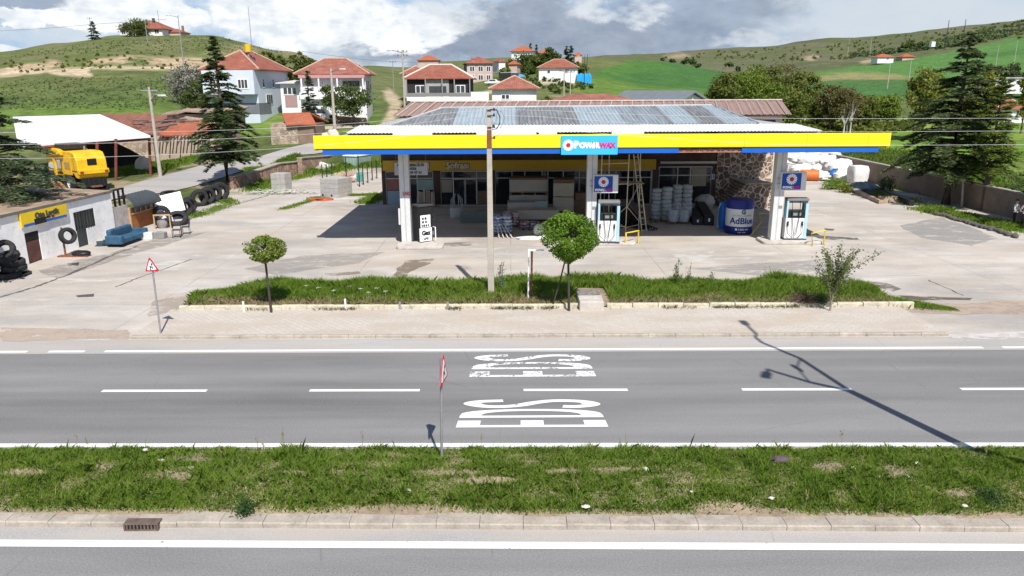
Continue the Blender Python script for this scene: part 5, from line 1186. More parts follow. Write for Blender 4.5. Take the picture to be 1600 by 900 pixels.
# builder's bag with raised loops
p = gp(713.5,342.5); t_ = thing('bulk_bag', 'white woven bulk bag with its lifting loops raised in front of the double door', 'bag', (p.x,p.y+.4,.008), R(6)); BAG = M('woven bag', (.42,.43,.41), .9, .15, 4., .3)
mb = MB(); mb.lathe([(.40,0),(.47,.15),(.46,.55),(.44,.74),(.38,.74),(.36,.5)],18); obj('body', mb, BAG, t_, 60)
for k in range(4):
    a = k*math.pi/2+.5; mb = MB(); mb.tube([(.42*math.cos(a-.3),.42*math.sin(a-.3),.7),(.40*math.cos(a-.15),.4*math.sin(a-.15),1.25),(.12*math.cos(a),.12*math.sin(a),1.62),(.40*math.cos(a+.2),.4*math.sin(a+.2),1.2),(.43*math.cos(a+.35),.43*math.sin(a+.35),.7)],.028,5); obj('loop', mb, BAG, t_, 80)
p = gp(744,349); tag(obj('sheet_stack', MB().box(-1.0,1.0,0,1.5,0,.16).box(-1.0,1.0,.02,.09,.16,.75), GRN, None, bevel=.01, loc=(p.x,p.y,.008), rz=R(0)), 'dull grey green sheets lying and leaning behind the tall pole', 'sheet stack')
# pallets of bagged goods
def printbag(name, c1, c2):
    if name in MC: return MC[name]
    m, t, b = newmat(name); p = t.objco(); n = t.noise(p, 3.3, 4, .6); v = t.n.new('ShaderNodeTexVoronoi'); v.inputs['Scale'].default_value = 5.; t.put(v.inputs['Vector'], p)
    t.put(b.inputs['Base Color'], t.mix(t.ss(v.outputs['Distance'],.25,.4), (*c1,1), t.mix(t.ss(n,.4,.6),(*c2,1),(.5,.5,.5,1)))); b.inputs['Roughness'].default_value = .45; MC[name] = m; return m
def bagpallet(px, py, label, nx, nz, mat, w_=1.1, d_=1.1, rz=0., hb=.16):
    p = gp(px,py); t_ = thing('bag_pallet', label, 'pallet of bags', (p.x,p.y,.008), rz); pallet(t_, w_, d_, .13); rr = random.Random(int(px))
    for k in range(nz):
        for i in range(nx):
            for j in range(2):
                mb = MB(); mb.blob((-w_/2+w_*(i+.5)/nx+rr.uniform(-.02,.02), d_*(j+.5)/2, .13+hb*(k+.5)),(w_/nx*.54,d_*.27,hb*.62),8,.03,seed=k*7+i); obj('sack', mb, mat, t_, 70)
    return t_
PB1 = printbag('blue printed bag',(.45,.46,.48),(.10,.17,.34)); PB2 = printbag('purple printed bag',(.38,.36,.38),(.22,.05,.12)); PB3 = printbag('red printed bag',(.42,.38,.37),(.28,.08,.07))
bagpallet(786,368,'pallet of shiny blue printed sacks right of the tall pole',2,5,PB1,1.15,1.1,R(8),.2); bagpallet(800,356,'pallet of reddish printed sacks behind the blue printed sacks',2,5,PB3,1.0,.9,R(4)); bagpallet(827,360,'low pallet of purple printed sacks by the dense clipped tree',2,2,PB2,1.15,1.,R(-4))
p = gp(842,371); t_ = thing('cement_sack', 'torn white sack spilling powder on the forecourt behind the dense clipped tree', 'sack', (p.x,p.y,.01)); obj('sack', MB().blob((0,.3,.34),(.32,.28,.4),9,.06,flat=.34,seed=2), M('plain white sack',(.60,.59,.56),.8,.08,3.), t_, 60)
mb = MB(); mb.blob((-.45,-.3,.0),(.85,.42,.10),8,.2,flat=.0,seed=5); mb.blob((.35,-.15,.0),(.5,.36,.14),8,.2,flat=.0,seed=6); obj('powder', mb, M('white powder',(.70,.69,.66),1.,.06,4.), t_, 60)
t_ = thing('pole_bundle', 'pale bars leaning out from the blue sack pallet beside the tall pole', 'bars', gp(784,373))
for k in range(4): obj('bar', MB().tube([(-.15+.2*k+.06*k,-.0,.02),(-.32+.09*k,1.4,.85)],.035,6), M('pale bar',(.50,.48,.45),.6,.1,3.), t_)
# white pipe coils in four stacks
COILM = corr('grey white pipe coil', (.40,.44,.46), .22, 5.)
def coilmesh(R_, h_, seed):
    mb = MB(); n_ = 5; pr = []
    rt_ = h_/n_/2
    for k in range(n_): 
        for a in (-70,-20,20,70): pr.append((R_-rt_+rt_*math.cos(R(a))*1., -h_/2+h_*(k+.5)/n_+rt_*math.sin(R(a))*1.02))
    pr = [(r_-.045*abs(z_/(h_/2))**3, z_*.97) for r_, z_ in pr]; pr += [(R_*.45,h_/2*.93),(R_*.45,-h_/2*.93)]
    mb.ring(pr,26); return mb
coil0 = obj('pipe_coil', coilmesh(.335,.30,1), COILM, None, 50); used = [False]
ordn = ['lowest','second from the floor','third from the floor','fourth from the floor','fifth from the floor','sixth from the floor','seventh from the floor','eighth from the floor','topmost']
stk = [('first',1026.5,351,47.2,295),('second',1042,352.5,47.0,293),('third',1057.5,351,47.6,289.5),('fourth',1073.5,351,47.6,289)]
rr = random.Random(21)
for nm,px,py,Yq,ptop in stk:
    a = at(px,py,Yq); hh = at(px,ptop,Yq).z-.14; nn = 8
    for k in range(nn):
        c = coil0 if not used[0] else coil0.copy()
        if used[0]: C.objects.link(c)
        used[0] = True; dz = hh/nn; c.location = (a.x+rr.uniform(-.025,.025), Yq+.4+rr.uniform(-.025,.025), .12+dz*(k+.5)); c.rotation_euler = (R(rr.uniform(-2,2)),R(rr.uniform(-2.5,2.5)),rr.uniform(0,6)); c.scale = (1,1,dz/.305)
        tag(c, f'{"topmost" if k==nn-1 else ordn[k]} coil of grey white pipe in the {nm} of four stacks', 'pipe coil', 'coils of pipe stacked under the canopy')
for nm,x0,x1 in (('left',1018,1050),('right',1050,1082)):
    a, b = at(x0,352,47.0), at(x1,352,47.0); w_ = b.x-a.x; t_ = thing('pallet', f'timber pallet under the {"first two" if nm=="left" else "last two"} coil stacks', 'pallet', ((a.x+b.x)/2,46.95,.008)); pallet(t_, w_, 1.0, .11)
a, b = gp(1050.5,354), gp(1080.5,354); t_ = thing('wrapped_coils', 'film-wrapped pair of large white coils in front of the last two stacks', 'pipe coil', ((a.x+b.x)/2,46.15,.008))
for k,s in enumerate((-.36,.36)): mb = MB(); mb.M = Matrix.Translation((s*.92,.28,.5)); o = obj('coil', coilmesh(.36,.78,2), COILM, t_, 50); o.location = (s*.95,.30,.50)
film,tf,bf = newmat('stretch film'); bf.inputs['Base Color'].default_value = (.6,.64,.66,1); bf.inputs['Roughness'].default_value = .25
tr_ = tf.n.new('ShaderNodeBsdfTransparent'); mx_ = tf.n.new('ShaderNodeMixShader'); tf.put(mx_.inputs[0], tf.ss(tf.noise(tf.vmul(tf.objco(),(3.,3.,.8)),1.6,5,.7),.5,.75,.12,.65)); tf.l.new(tr_.outputs[0],mx_.inputs[1]); tf.l.new(bf.outputs[0],mx_.inputs[2]); tf.l.new(mx_.outputs[0],tf.n['Material Output'].inputs[0])
mb = MB(); mb.blob((0,.3,.72),(.82,.44,.68),12,.05,flat=.6,seed=4); obj('film', mb, film, t_, 70); pallet(t_, 1.5, .75, .1)
# scaffold tower and ladder
p = gp(977,367); t_ = thing('scaffold_tower', 'tall rusty cream scaffold tower with a leaning ladder beside the middle dispenser', 'scaffold', (p.x,p.y,.008)); YSc = p.y
sxp = lambda px,py,dY=0.: Vector((at(px,py,YSc+dY).x-p.x, dY, max(0.,at(px,py,YSc+dY).z-.008)))
ht = sxp(983,241).z; dW = sxp(1001,300,1.2).x; 
for nm,pts in (('leg',[(0,0,0),(.06,0,ht)]),('leg',[sxp(998,358,1.3),sxp(1001,238,1.3)]),('leg',[sxp(951,345,1.3),sxp(952,238,1.3)]),('leg',[(-1.55,0.,0.6),(-1.5,0.,ht)])):
    obj(nm, MB().tube(pts,.030,7), CREAMP, t_, 60)
for pts in ([(0.02,0,2.9),sxp(1000,284,1.3)],[(.05,0,3.0),(-1.52,0,3.0)],[(0,0,.42),sxp(998,351,1.3)],[(0,0,.5),(-1.0,.1,.5)],[(0.06,0,ht-.5),(-1.5,0,ht-.55)],[(.03,0,1.6),sxp(1000,286,1.3)],[(.02,0,1.7),sxp(998,345,1.3)],[(.0,0,1.65),sxp(955,345,1.)],[(0.,0,.4),sxp(948,335,.9)],[(-1.5,0,2.9),sxp(951,287,1.3)],[sxp(951,289,1.3),sxp(1001,286,1.3)]):
    obj('brace', MB().tube(pts,.022,6), CREAMP, t_, 60)
la, lb, ua, ub = sxp(1003,366,.35), sxp(1010.5,364,.45), sxp(990,241,.95), sxp(996.5,240,1.0)
ld = obj('ladder', MB().tube([la,ua],.034,6).tube([lb,ub],.034,6), CREAMP, t_, 60)
for k in range(13): f = (k+.5)/13; obj('rung', MB().tube([la.lerp(ua,f),lb.lerp(ub,f)],.018,5), CREAMP, ld)
obj('platform', MB().box(-1.5,dW,.05,1.3,2.98,3.02), M('thin deck boards',(.30,.25,.18),.9,.2,2.), t_)
# black pipes and boxes
t_ = thing('pipe_stack', 'stack of black pipes seen end on behind the scaffold tower', 'pipe stack', (gp(986,357).x,45.0,.008)); pr = []
for r_i in range(5):
    for k in range(11-r_i): pr.append((-.95+.17*k+.085*r_i, .09+.147*r_i))
for u,v in pr: mb = MB(); mb.ring([(.083,0),(.083,4.2),(.068,4.2),(.068,0)],10,Matrix.Translation((u,0,v))@Matrix.Rotation(R(-90),4,'X')); obj('pipe', mb, PLAST, t_, 50)
t_ = thing('pipe_bundle', 'loose black pipes with white ends fanned out beside the first coil stack', 'pipe stack', gp(1016,361)); rr = random.Random(3)
for k in range(6): u = -.5+.16*k; P0_, P1_ = Vector((u+.15,rr.uniform(-.1,.1),.07+.03*k%.1)), Vector((u-1.3,2.6,.35)); mb = MB(); mb.tube([P0_,P1_],.06,8); o = obj('pipe', mb, PLAST, t_, 50); obj('pipe_end', MB().cyl(P0_-(P1_-P0_).normalized()*.012,P0_,.048,n=8), M('pale pipe end',(.35,.35,.34),.7), o)
def blackbox(px0,py0,px1,py1,w_,h_,label):
    a, b = gp(px0,py0), gp(px1,py1); d_ = b-a; t_ = thing('black_channel', label, 'channel', a, math.atan2(d_.y,d_.x)-math.pi/2); L = d_.length
    obj('body', MB().box(-w_/2,w_/2,0,L,0,h_), PLAST, t_, bevel=.015); mb = MB(); mb.box(-.06,.06,-.01,0,h_*.4,h_*.75); obj('label_tag', mb, LETW, t_)
blackbox(1107.5,352.5,1092,326,.62,.62,'long black plastic channel with a white tag pointing out of the shade'); blackbox(1090,352,1082,336,.66,.48,'shorter black plastic channel beside the last coil stack')
p = gp(1103,329); t_ = thing('bulk_bag', 'slumped grey white bulk bag below the shop number plate', 'bag', (p.x,p.y,.008)); obj('body', MB().blob((0,.5,.5),(.72,.5,.55),10,.14,flat=.5,seed=8), BAG, t_, 60); obj('loop', MB().tube([(-.5,.3,.8),(-.35,.2,1.1),(.0,.2,1.05),(.2,.3,.9)],.03,5), BAG, t_, 80)
tag(obj('gravel_heap', MB().blob((0,0,0),(1.5,1.0,1.1),12,.1,flat=0.,seed=2), M('grey heap',(.17,.155,.14),1.,.3,3.,.5), None, 60, loc=(gp(975,342).x,49.5,.0)), 'dark grey heap of rubble behind the scaffold tower', 'heap')
# notice hanging behind the first column
a, b = at(616,259,43.5), at(668,259,43.5); t_ = thing('hanging_notice', 'white notice banner hanging under the canopy behind the first column', 'banner', ((a.x+b.x)/2,43.5,at(640,264,43.5).z)); w_ = b.x-a.x; hh = at(640,254.5,43.5).z-at(640,274,43.5).z
nb = obj('sheet', MB().box(-w_/2,w_/2,0,.02,-hh/2,hh/2), M('notice grey',(.44,.47,.50),.6,.05,1.), t_); DK = M('faded print',(.06,.065,.08),.7)
letters('lettering','RL MERMERCİLİK',.20,DK,nb,(0,-.012,hh*.30),bold=.008,depth=.003,sx=1.02); letters('lettering','ZEDİR',.18,DK,nb,(.06,-.012,0),bold=.008,depth=.003); letters('lettering','0543 249 47 41',.20,DK,nb,(0,-.012,-hh*.30),bold=.008,depth=.003)
for s in (-.45,.45): obj('cord', MB().tube([(s*w_,.01,hh/2),(s*w_,.01,zb+.1-t_.location.z)],.008,4), WIRE, t_)

# ------------------------------------------------------------------ tyre shop along the left edge of the forecourt
def lz(px,py): return gp(px,py)
A0, A1 = gp(46,412.5), gp(178,369.5)             # foot of the white wall
dW_ = (A1-A0); ang = math.atan2(dW_.y,dW_.x); Lw = dW_.length
def sw_(px,py): return at(px,py,1)               # unused
shop = thing('tyre_shop', 'low whitewashed tyre repair shop with a yellow and blue sign', 'shop', (A0.x,A0.y,0), ang)
Mi = (Matrix.Translation(A0)@Matrix.Rotation(ang,4,'Z')).inverted(); nrm = Vector((math.sin(ang),-math.cos(ang),0))
def onwall(px,py,dd=0.):                          # point of the wall plane under a photograph position, in shop coordinates
    d_ = ray(px,py); t_ = ((A0+nrm*dd)-CAM).dot(nrm)/d_.dot(nrm); return Mi@(CAM+d_*t_)
LIME = M('whitewash', (.88,.875,.86), .9, .10, 1.3, .25, dirt=.22); ZW = onwall(120,316).z+.12; ZW2 = onwall(170,309).z
def wl(pl): return [ (q.x,q.z) for q in [onwall(*p_) for p_ in pl] ]
Wd = onwall(40,363), onwall(70,410); d0 = onwall(40,362); d1 = onwall(70,408); w0 = onwall(115,330); w1 = onwall(150,358); v0 = onwall(119,360); v1 = onwall(139,388)
Xl = -5.5; Xr = onwall(178,340).x; mb = MB()
dx0, dx1, dz1 = onwall(43,395).x, onwall(66,395).x, onwall(50,362).z; wx0, wx1, wz0, wz1 = onwall(116,345).x, onwall(149,345).x, onwall(132,358).z, onwall(132,328).z; gx0, gx1 = onwall(122,375).x, onwall(138,375).x
def wallrect(x0,x1,z0,z1): mb.box(x0,x1,0,.25,z0,z1)
wallrect(Xl,dx0,0,ZW); wallrect(dx0,dx1,dz1,ZW); wallrect(dx1,gx0,0,ZW); wallrect(gx0,gx1,wz0,wz0+.001); wallrect(gx0,gx1,wz1,ZW); wallrect(gx1,Xr,0,ZW)
mb = MB(); 
for r_ in ((Xl,dx0,0,ZW),(dx0,dx1,dz1,ZW),(dx1,wx0,0,ZW),(wx0,wx1,wz1,ZW),(wx0,gx0,0,wz0),(gx1,wx1,0,wz0),(wx1,Xr,0,ZW)): mb.box(r_[0],r_[1],0,.25,r_[2],r_[3])
mb.box(Xl,Xl+.2,.25,5,0,ZW); mb.box(Xl,Xr,5,5.2,0,ZW); mb.box(Xr-.2,Xr,.25,5,0,ZW); obj('wall', mb, LIME, shop)
dr = obj('door', MB().box(dx0+.02,dx1-.02,.04,.10,.02,dz1-.45), M('rusty brown door',(.115,.05,.04),.8,.3,2.5,.2,dirt=.3), shop); obj('lintel_gap', MB().box(dx0,dx1,.03,.12,dz1-.43,dz1-.05), BLK, dr)
wn = obj('window', MB().box(wx0+.03,wx1-.03,.10,.12,wz0+.02,wz1-.02), M('dirty dark pane',(.03,.04,.038),.3,.4,3.,spec=.5), shop)
mb = MB(); ox = (wx1-wx0)
for u in (0,.48,.98): mb.box(wx0+ox*u,wx0+ox*u+.06,.02,.09,wz0,wz1)
for u in (.12,.24,.36,.6,.72,.84): mb.box(wx0+ox*u,wx0+ox*u+.02,-.03,-.01,wz0,wz1)
mb.box(wx0,wx1,.02,.09,wz0,wz0+.06); mb.box(wx0,wx1,.02,.09,wz1-.06,wz1); obj('frame', mb, DGREY, wn); obj('shutter', MB().box(gx0,gx1,.02,.08,.02,wz0-.01), M('grey steel shutter',(.05,.06,.058),.7,.25,2.,dirt=.2), shop)
s0, s1 = onwall(33,345,.12), onwall(105,330,.12); zt0, zb0 = onwall(68,326,.12).z, onwall(68,348,.12).z
sg = obj('sign_board', MB().box(s0.x,s1.x,-.12,-.04,zb0,zt0), M('yellow shop sign',(.80,.56,.02),.5,.10,1.,dirt=.15), shop); hh = zt0-zb0; w_ = s1.x-s0.x
obj('blue_strip', MB().box(s0.x+.12,s1.x-.1,-.135,-.121,zb0+.02,zb0+hh*.2), BLU, sg); mb = MB(); mb.box(s0.x+w_*.26,s0.x+w_*.5,-.145,-.122,zb0-.0,zb0+hh*.42); mb.box(s0.x+w_*.5,s0.x+w_*.6,-.143,-.122,zb0+hh*.28,zb0+hh*.40); obj('torn_patch', mb, BLK, sg); obj('patch', MB().box(s0.x+w_*.63,s0.x+w_*.69,-.14,-.122,zb0+hh*.25,zb0+hh*.4), M('maroon patch',(.15,.03,.03),.6), sg)
letters('lettering','Oto Lastik',hh*.52,DGREY,sg,(s0.x+w_*.54,-.14,zb0+hh*.62),bold=.022,depth=.006,sx=1.12)
mb = MB(); mb.M = Matrix.Rotation(R(0),4,'X'); mb.add([(Xl-.3,-.06,ZW+.0),(Xr+.1,-.06,ZW+.0),(Xr+.1,5.5,ZW+.25),(Xl-.3,5.5,ZW+.25),(Xl-.3,-.06,ZW+.1),(Xr+.1,-.06,ZW+.1),(Xr+.1,5.5,ZW+.35),(Xl-.3,5.5,ZW+.35)],[(0,3,2,1),(4,5,6,7),(0,1,5,4),(1,2,6,5),(2,3,7,6),(3,0,4,7)])
rf = obj('roof', mb, M('earth covered roof',(.33,.245,.17),1.,.3,.8,.5,dirt=.3), shop); obj('roof_edge', MB().box(Xl-.3,Xr+.1,-.11,-.062,ZW-.02,ZW+.12), M('grey roof edge',(.17,.155,.145),.9,.3,2.), rf)
# block infill with open frame, then the timber porch
X2, X3 = onwall(206,360).x, onwall(247,356).x
inf = thing('block_annexe', 'unplastered block annexe with an open black frame above, beside the tyre shop', 'annexe', (A0.x,A0.y,0), ang); zi = onwall(190,322).z
obj('wall', MB().box(Xr+.02,X2-.02,.06,.3,0,zi), M('bare grey blocks',(.45,.41,.385),.95,.2,3.,.4,dirt=.2), inf)
for f_ in (0,.33,.66,1.): x_ = Xr+.08+(X2-Xr-.2)*f_; obj('post', MB().box(x_-.045,x_+.045,.1,.2,zi+.001,zi+.95), BLK, inf)
obj('rail', MB().box(Xr+.02,X2-.06,.09,.21,zi+.951,zi+1.05), BLK, inf); obj('rail', MB().box(Xr+.02,X2-.06,.05,.095,zi+.42,zi+.5), BLK, inf)
por = thing('timber_porch', 'orange timber porch with a curved grey corrugated roof', 'porch', (A0.x,A0.y,0), ang); OR = M('orange stained timber',(.36,.125,.035),.7,.3,3.,dirt=.2); ORL = M('light timber',(.48,.31,.17),.7,.2,3.); zp = onwall(225,318).z
obj('panel', MB().box(X2+.1,X3-.1,.0,.06,.03,.95), OR, por)
for f_ in (0,1.): x_ = X2+.05+(X3-X2-.1)*f_; obj('post', MB().box(x_-.05,x_+.05,-.04,.10,0,zp), ORL, por)
for f_ in (.22,.42,.62,.82): x_ = X2+(X3-X2)*f_; obj('mullion', MB().box(x_-.04,x_+.04,-.02,.08,.951,zp-.05), ORL, por)
obj('sill', MB().box(X2+.1,X3-.1,-.03,.09,.955,1.02), ORL, por); obj('pane', MB().box(X2+.1,X3-.1,.03,.045,1.03,zp-.06), M('dusty brown pane',(.10,.075,.055),.4,.4,4.,spec=.5), por)
n_ = 26; mb = MB(); vs = []
for i in range(n_+1):
    x_ = X2-.15+(X3-X2+.25)*i/n_
    for k in range(7):
        a = R(90*k/6); vs.append((x_,.55-1.0*math.sin(a)+.0, zp-.05+.75*math.cos(a)*1.+.025*math.sin(i*2.1)))
mb.add(vs,[(i*7+k,(i+1)*7+k,(i+1)*7+k+1,i*7+k+1) for i in range(n_) for k in range(6)]); o = obj('awning', mb, M('dark grey corrugated sheet',(.075,.085,.09),.5,.2,2.,metal=.2), por, 60); md = o.modifiers.new('thick','SOLIDIFY'); md.thickness = .02
# sofa and yard furniture
p = gp(200,381); SOFA = M('worn blue upholstery',(.035,.10,.17),.8,.35,2.2,.3); t_ = thing('sofa', 'worn blue sofa standing outdoors against the block annexe', 'sofa', (p.x-.1,p.y+.25,.008), ang)
obj('seat', MB().box(-1.05,1.05,-.45,.35,.18,.46), SOFA, t_, bevel=.06); obj('backrest', MB().box(-1.05,1.05,.30,.58,.2,.92), SOFA, t_, bevel=.08)
for s in (-1,1): obj('armrest', MB().box(s*1.2-.15,s*1.2+.15,-.48,.5,.16,.66), SOFA, t_, bevel=.07)
for s in (-1.1,1.1):
    for v in (-.4,.45): obj('leg', MB().cyl((s,v,0),(s,v,.18),.03), BLK, t_)
p = gp(171,383); tag(obj('litter_heap', MB().blob((0,0,.0),(.75,.45,.28),8,.35,flat=0.,seed=12), M('blue black rags',(.035,.07,.09),.9,.5,3.,.5), None, None, loc=(p.x,p.y,0)), 'low heap of blue and black rags at the end of the sofa', 'heap')
def chair(px, py, rz, label):
    p = gp(px,py); t_ = thing('metal_chair', label, 'chair', p, rz, 'chairs outside the tyre shop'); 
    for sx_ in (-.21,.21):
        obj('leg', MB().tube([(sx_,-.21,0),(sx_,-.19,.45)],.02,5), BLK, t_); obj('leg', MB().tube([(sx_,.24,0),(sx_,.20,.45),(sx_,.27,.95)],.02,5), BLK, t_)
    obj('seat', MB().box(-.23,.23,-.22,.22,.44,.48), DGREY, t_, bevel=.01); obj('backrest', MB().box(-.21,.21,.235,.26,.72,.93), DGREY, t_, bevel=.01); return t_
chair(277,371,R(15),'black metal chair facing forward with its seat intact'); chair(291,366,R(-75),'black metal chair frame turned sideways at the lot edge')
tag(obj('storage_box', MB().box(-.32,.32,-.2,.2,0,.42), M('dirty white crate',(.62,.62,.60),.7,.15,3.,dirt=.3), None, bevel=.03, loc=(gp(231,374).x,gp(231,374).y,.008), rz=R(10)), 'dirty white plastic box on the ground right of the sofa', 'box')
tag(obj('storage_box', MB().box(-.3,.3,-.2,.2,0,.36), M('grey crate',(.26,.255,.24),.8,.2,3.,dirt=.3), None, bevel=.03, loc=(gp(252,372).x,gp(252,372).y,.008), rz=R(-5)), 'grey crate on the ground between the white box and the chairs', 'box')
# tyres
def tyremesh(R_, w_, rr_=.58, lug=False):
    h = w_/2; pr = [(R_*rr_,-h*.7),(R_*.72,-h),(R_*.93,-h*.92),(R_,-h*.62),(R_,h*.62),(R_*.93,h*.92),(R_*.72,h),(R_*rr_,h*.7),(R_*.66,h*.5),(R_*.72,0),(R_*.66,-h*.5)]
    mb = MB(); mb.ring(pr,30)
    nl = 26 if lug else 40
    for k in range(nl):
        a = 2*math.pi*k/nl
        for s in (-1,1): mb.cb((R_*1.0*math.cos(a+.05*s),R_*1.0*math.sin(a+.05*s),s*h*.33),(.05 if lug else .025,2*math.pi*R_/nl*.5,h*.5),a)
    return mb
tyre_me = {}
def tyre(label, loc, R_=.42, w_=.24, rot=(0,0,0), lug=False, group='old tyres around the tyre shop', mat=None):
    key = (round(R_,2),round(w_,2),lug)
    if key not in tyre_me: o = obj('tyre', tyremesh(R_,w_,lug=lug), mat or RUB, None, 40); tyre_me[key] = o.data
    else:
        o = bpy.data.objects.new('tyre', tyre_me[key]); C.objects.link(o); md = o.modifiers.new('split','EDGE_SPLIT'); md.split_angle = R(40)
    o.location = loc; o.rotation_euler = rot; return tag(o, label, 'tyre', group)
P = lambda px,py,z=0.: gp(px,py,z)
b_ = P(14,422); w = .27
tyre('tyre lying flat at the very bottom front of the left pile', P(12,430,.13), .55,w); tyre('tyre lying flat on the left pile, above the bottom front one', P(22,418,.40), .52,w,(R(4),0,0)); tyre('tyre lying flat with its open hole showing, right side of the left pile', P(22,409,.68), .45,w,(R(5),R(4),0)); tyre('tyre at the back of the left pile, half under the others', P(2,408,.5), .52,w,(R(10),R(-8),0)); tyre('tyre leaning on the left pile below the topmost', P(12,401,.95), .50,w,(R(18),R(-6),0)); tyre('topmost tyre of the left pile, standing tilted', P(6,391,1.2), .50,w,(R(58),R(-8),R(12))); tyre('half buried tyre ring lying flat on the ground beside the left pile', P(33,428,.05), .42,.12)
st = thing('tyre_changer', 'dark tyre changing stand with a base plate before the shop', 'machine', P(103,401)); obj('post', MB().tube([(0,0,0),(0,0,1.55)],.05,8), RUST, st); obj('base_plate', MB().box(-.35,1.2,-.18,.18,.01,.07), RUST, st); obj('tray', MB().blob((.75,.1,.16),(.5,.3,.16),8,.1,seed=4), BLK, st, 60)
q = P(103,401); tyre('tyre hung upright on the tyre changing stand', (q.x+.30,q.y-.05,1.12), .42,.32,(R(78),0,R(58)))
def big(label, px, py, R_, w_, rz, tilt=90, lug=True, yo=0.): q = P(px,py); return tyre(label,(q.x,q.y+yo,R_*math.sin(R(tilt))+.02),R_,w_,(R(tilt),0,R(rz)),lug)
q = P(276,352); tyre('very large tyre lying tilted in front of the white panel', (q.x,q.y+.2,.36), .64,.38,(R(38),R(6),R(8)),True)
big('big tractor tyre, nearest of the upright row along the bank',313,322.5,.62,.40,44); big('big tractor tyre, second of the upright row along the bank',325,319,.62,.38,50); big('big tractor tyre, third of the upright row along the bank',335,316,.66,.38,52); big('biggest tractor tyre at the far end of the upright row',345,314,.72,.40,46)
big('upright tyre standing behind the white panel edge',291,338,.58,.40,62); big('upright tyre half hidden behind the one at the panel edge',297,333,.56,.38,60); big('upright tyre standing behind the very large tilted tyre',254,348,.55,.34,10); big('upright tyre below the timber trestle of the porch end',256,356,.5,.3,25)
q = P(266,318); tyre('tyre lying flat on top of the bank behind the white panel', (q.x,q.y,.75), .62,.34,(R(6),0,0))
q = P(268,345); t_ = thing('white_panel', 'large white panel leaning against the tyres', 'panel', (q.x,q.y,.5), R(14)); mb = MB(); mb.M = Matrix.Rotation(R(-42),4,'X')@Matrix.Rotation(R(-14),4,'Y'); mb.box(-.95,.95,-.03,.03,0,1.55); obj('sheet', mb, WHITE, t_, bevel=.01)
obj('prop', MB().tube([(.3,.9,.9),(.3,1.2,-.49)],.04,6), WOODL, t_)
q = P(255,358); t_ = thing('timber_trestle', 'small light timber trestle propped at the end of the porch', 'trestle', (q.x,q.y,.0), R(8)); obj('rail', MB().box(-.5,.5,-.03,.03,.85,.93), ORL, t_); obj('post', MB().box(-.5,-.43,-.03,.03,0,.849), ORL, t_); obj('post', MB().box(.43,.5,-.03,.03,0,.849), ORL, t_)
q = P(263,353); tag(obj('plastic_sack', MB().blob((0,0,.3),(.36,.3,.42),9,.22,flat=.3,seed=9), M('white grey sack',(.58,.60,.62),.6,.2,3.), None, 60, loc=(q.x,q.y,.0)), 'crumpled white plastic sack beside the small timber trestle', 'sack')
q = P(258,356); tag(obj('stone', MB().blob((0,0,.25),(.32,.3,.36),8,.15,flat=.25,seed=19), M('grey boulder',(.24,.23,.22),.95,.25,3.), None, 60, loc=(q.x-.1,q.y-.1,0)), 'grey boulder below the small timber trestle', 'stone')

# ------------------------------------------------------------------ walls, block stacks and fence at the back left
def wallrun(name, label, pts, h, w_, mat, cope=None, base=-.4, tops=None, cat='wall'):
    t_ = thing(name, label, cat, pts[0]); o = Vector(pts[0]); mb = MB(); mc = MB(); ch = .09
    for i in range(len(pts)-1):
        a, b = Vector(pts[i])-o, Vector(pts[i+1])-o; d_ = (b-a); d_.z = 0; d_.normalize(); nn = Vector((-d_.y,d_.x,0))*w_/2; ha, hb = (tops[i],tops[i+1]) if tops else (h,h)
        vs = []
        for p_, hh in ((a,ha),(b,hb)): vs += [p_-nn+Vector((0,0,base)),p_+nn+Vector((0,0,base)),p_+nn+Vector((0,0,hh)),p_-nn+Vector((0,0,hh))]
        mb.add(vs,[(0,1,2,3),(7,6,5,4),(0,4,5,1),(1,5,6,2),(2,6,7,3),(3,7,4,0)])
        if cope:
            nn = nn*1.35; vs = []
            for p_, hh in ((a,ha),(b,hb)): vs += [p_-nn+Vector((0,0,hh+.003)),p_+nn+Vector((0,0,hh+.003)),p_+nn+Vector((0,0,hh+ch)),p_-nn+Vector((0,0,hh+ch))]
            mc.add(vs,[(0,1,2,3),(7,6,5,4),(0,4,5,1),(1,5,6,2),(2,6,7,3),(3,7,4,0)])
    obj('wall', mb, mat, t_)
    if cope: obj('coping', mc, cope, t_)
    return t_
q = [gp(*p_) for p_ in ((362,300),(400,290),(436,281),(478,271))]; q = [Vector((v.x,v.y,0)) for v in q]
tops = [at(px,py,v.y).z for (px,py),v in zip(((362,277),(400,268),(440,256),(472,252)),q)]
wallrun('stone_wall','low reddish stone retaining wall, nearer stretch with a flat coping',q,1.,.45,M_RUBR,M_COPE,tops=tops)
q2 = [gp(*p_) for p_ in ((470,276),(520,262),(560,256),(598,250))]; q2 = [Vector((v.x,v.y,0)) for v in q2]; tops = [at(px,py,v.y).z for (px,py),v in zip(((464,247.5),(500,243.5),(545,240),(598,238)),q2)]
wallrun('stone_wall','reddish stone retaining wall, farther stretch running behind the canopy end',q2,1.,.45,M_RUBR,M_COPE,tops=tops)
BLOCK = M('concrete block', (.40,.385,.365), .95, .15, 3., .3, dirt=.1)
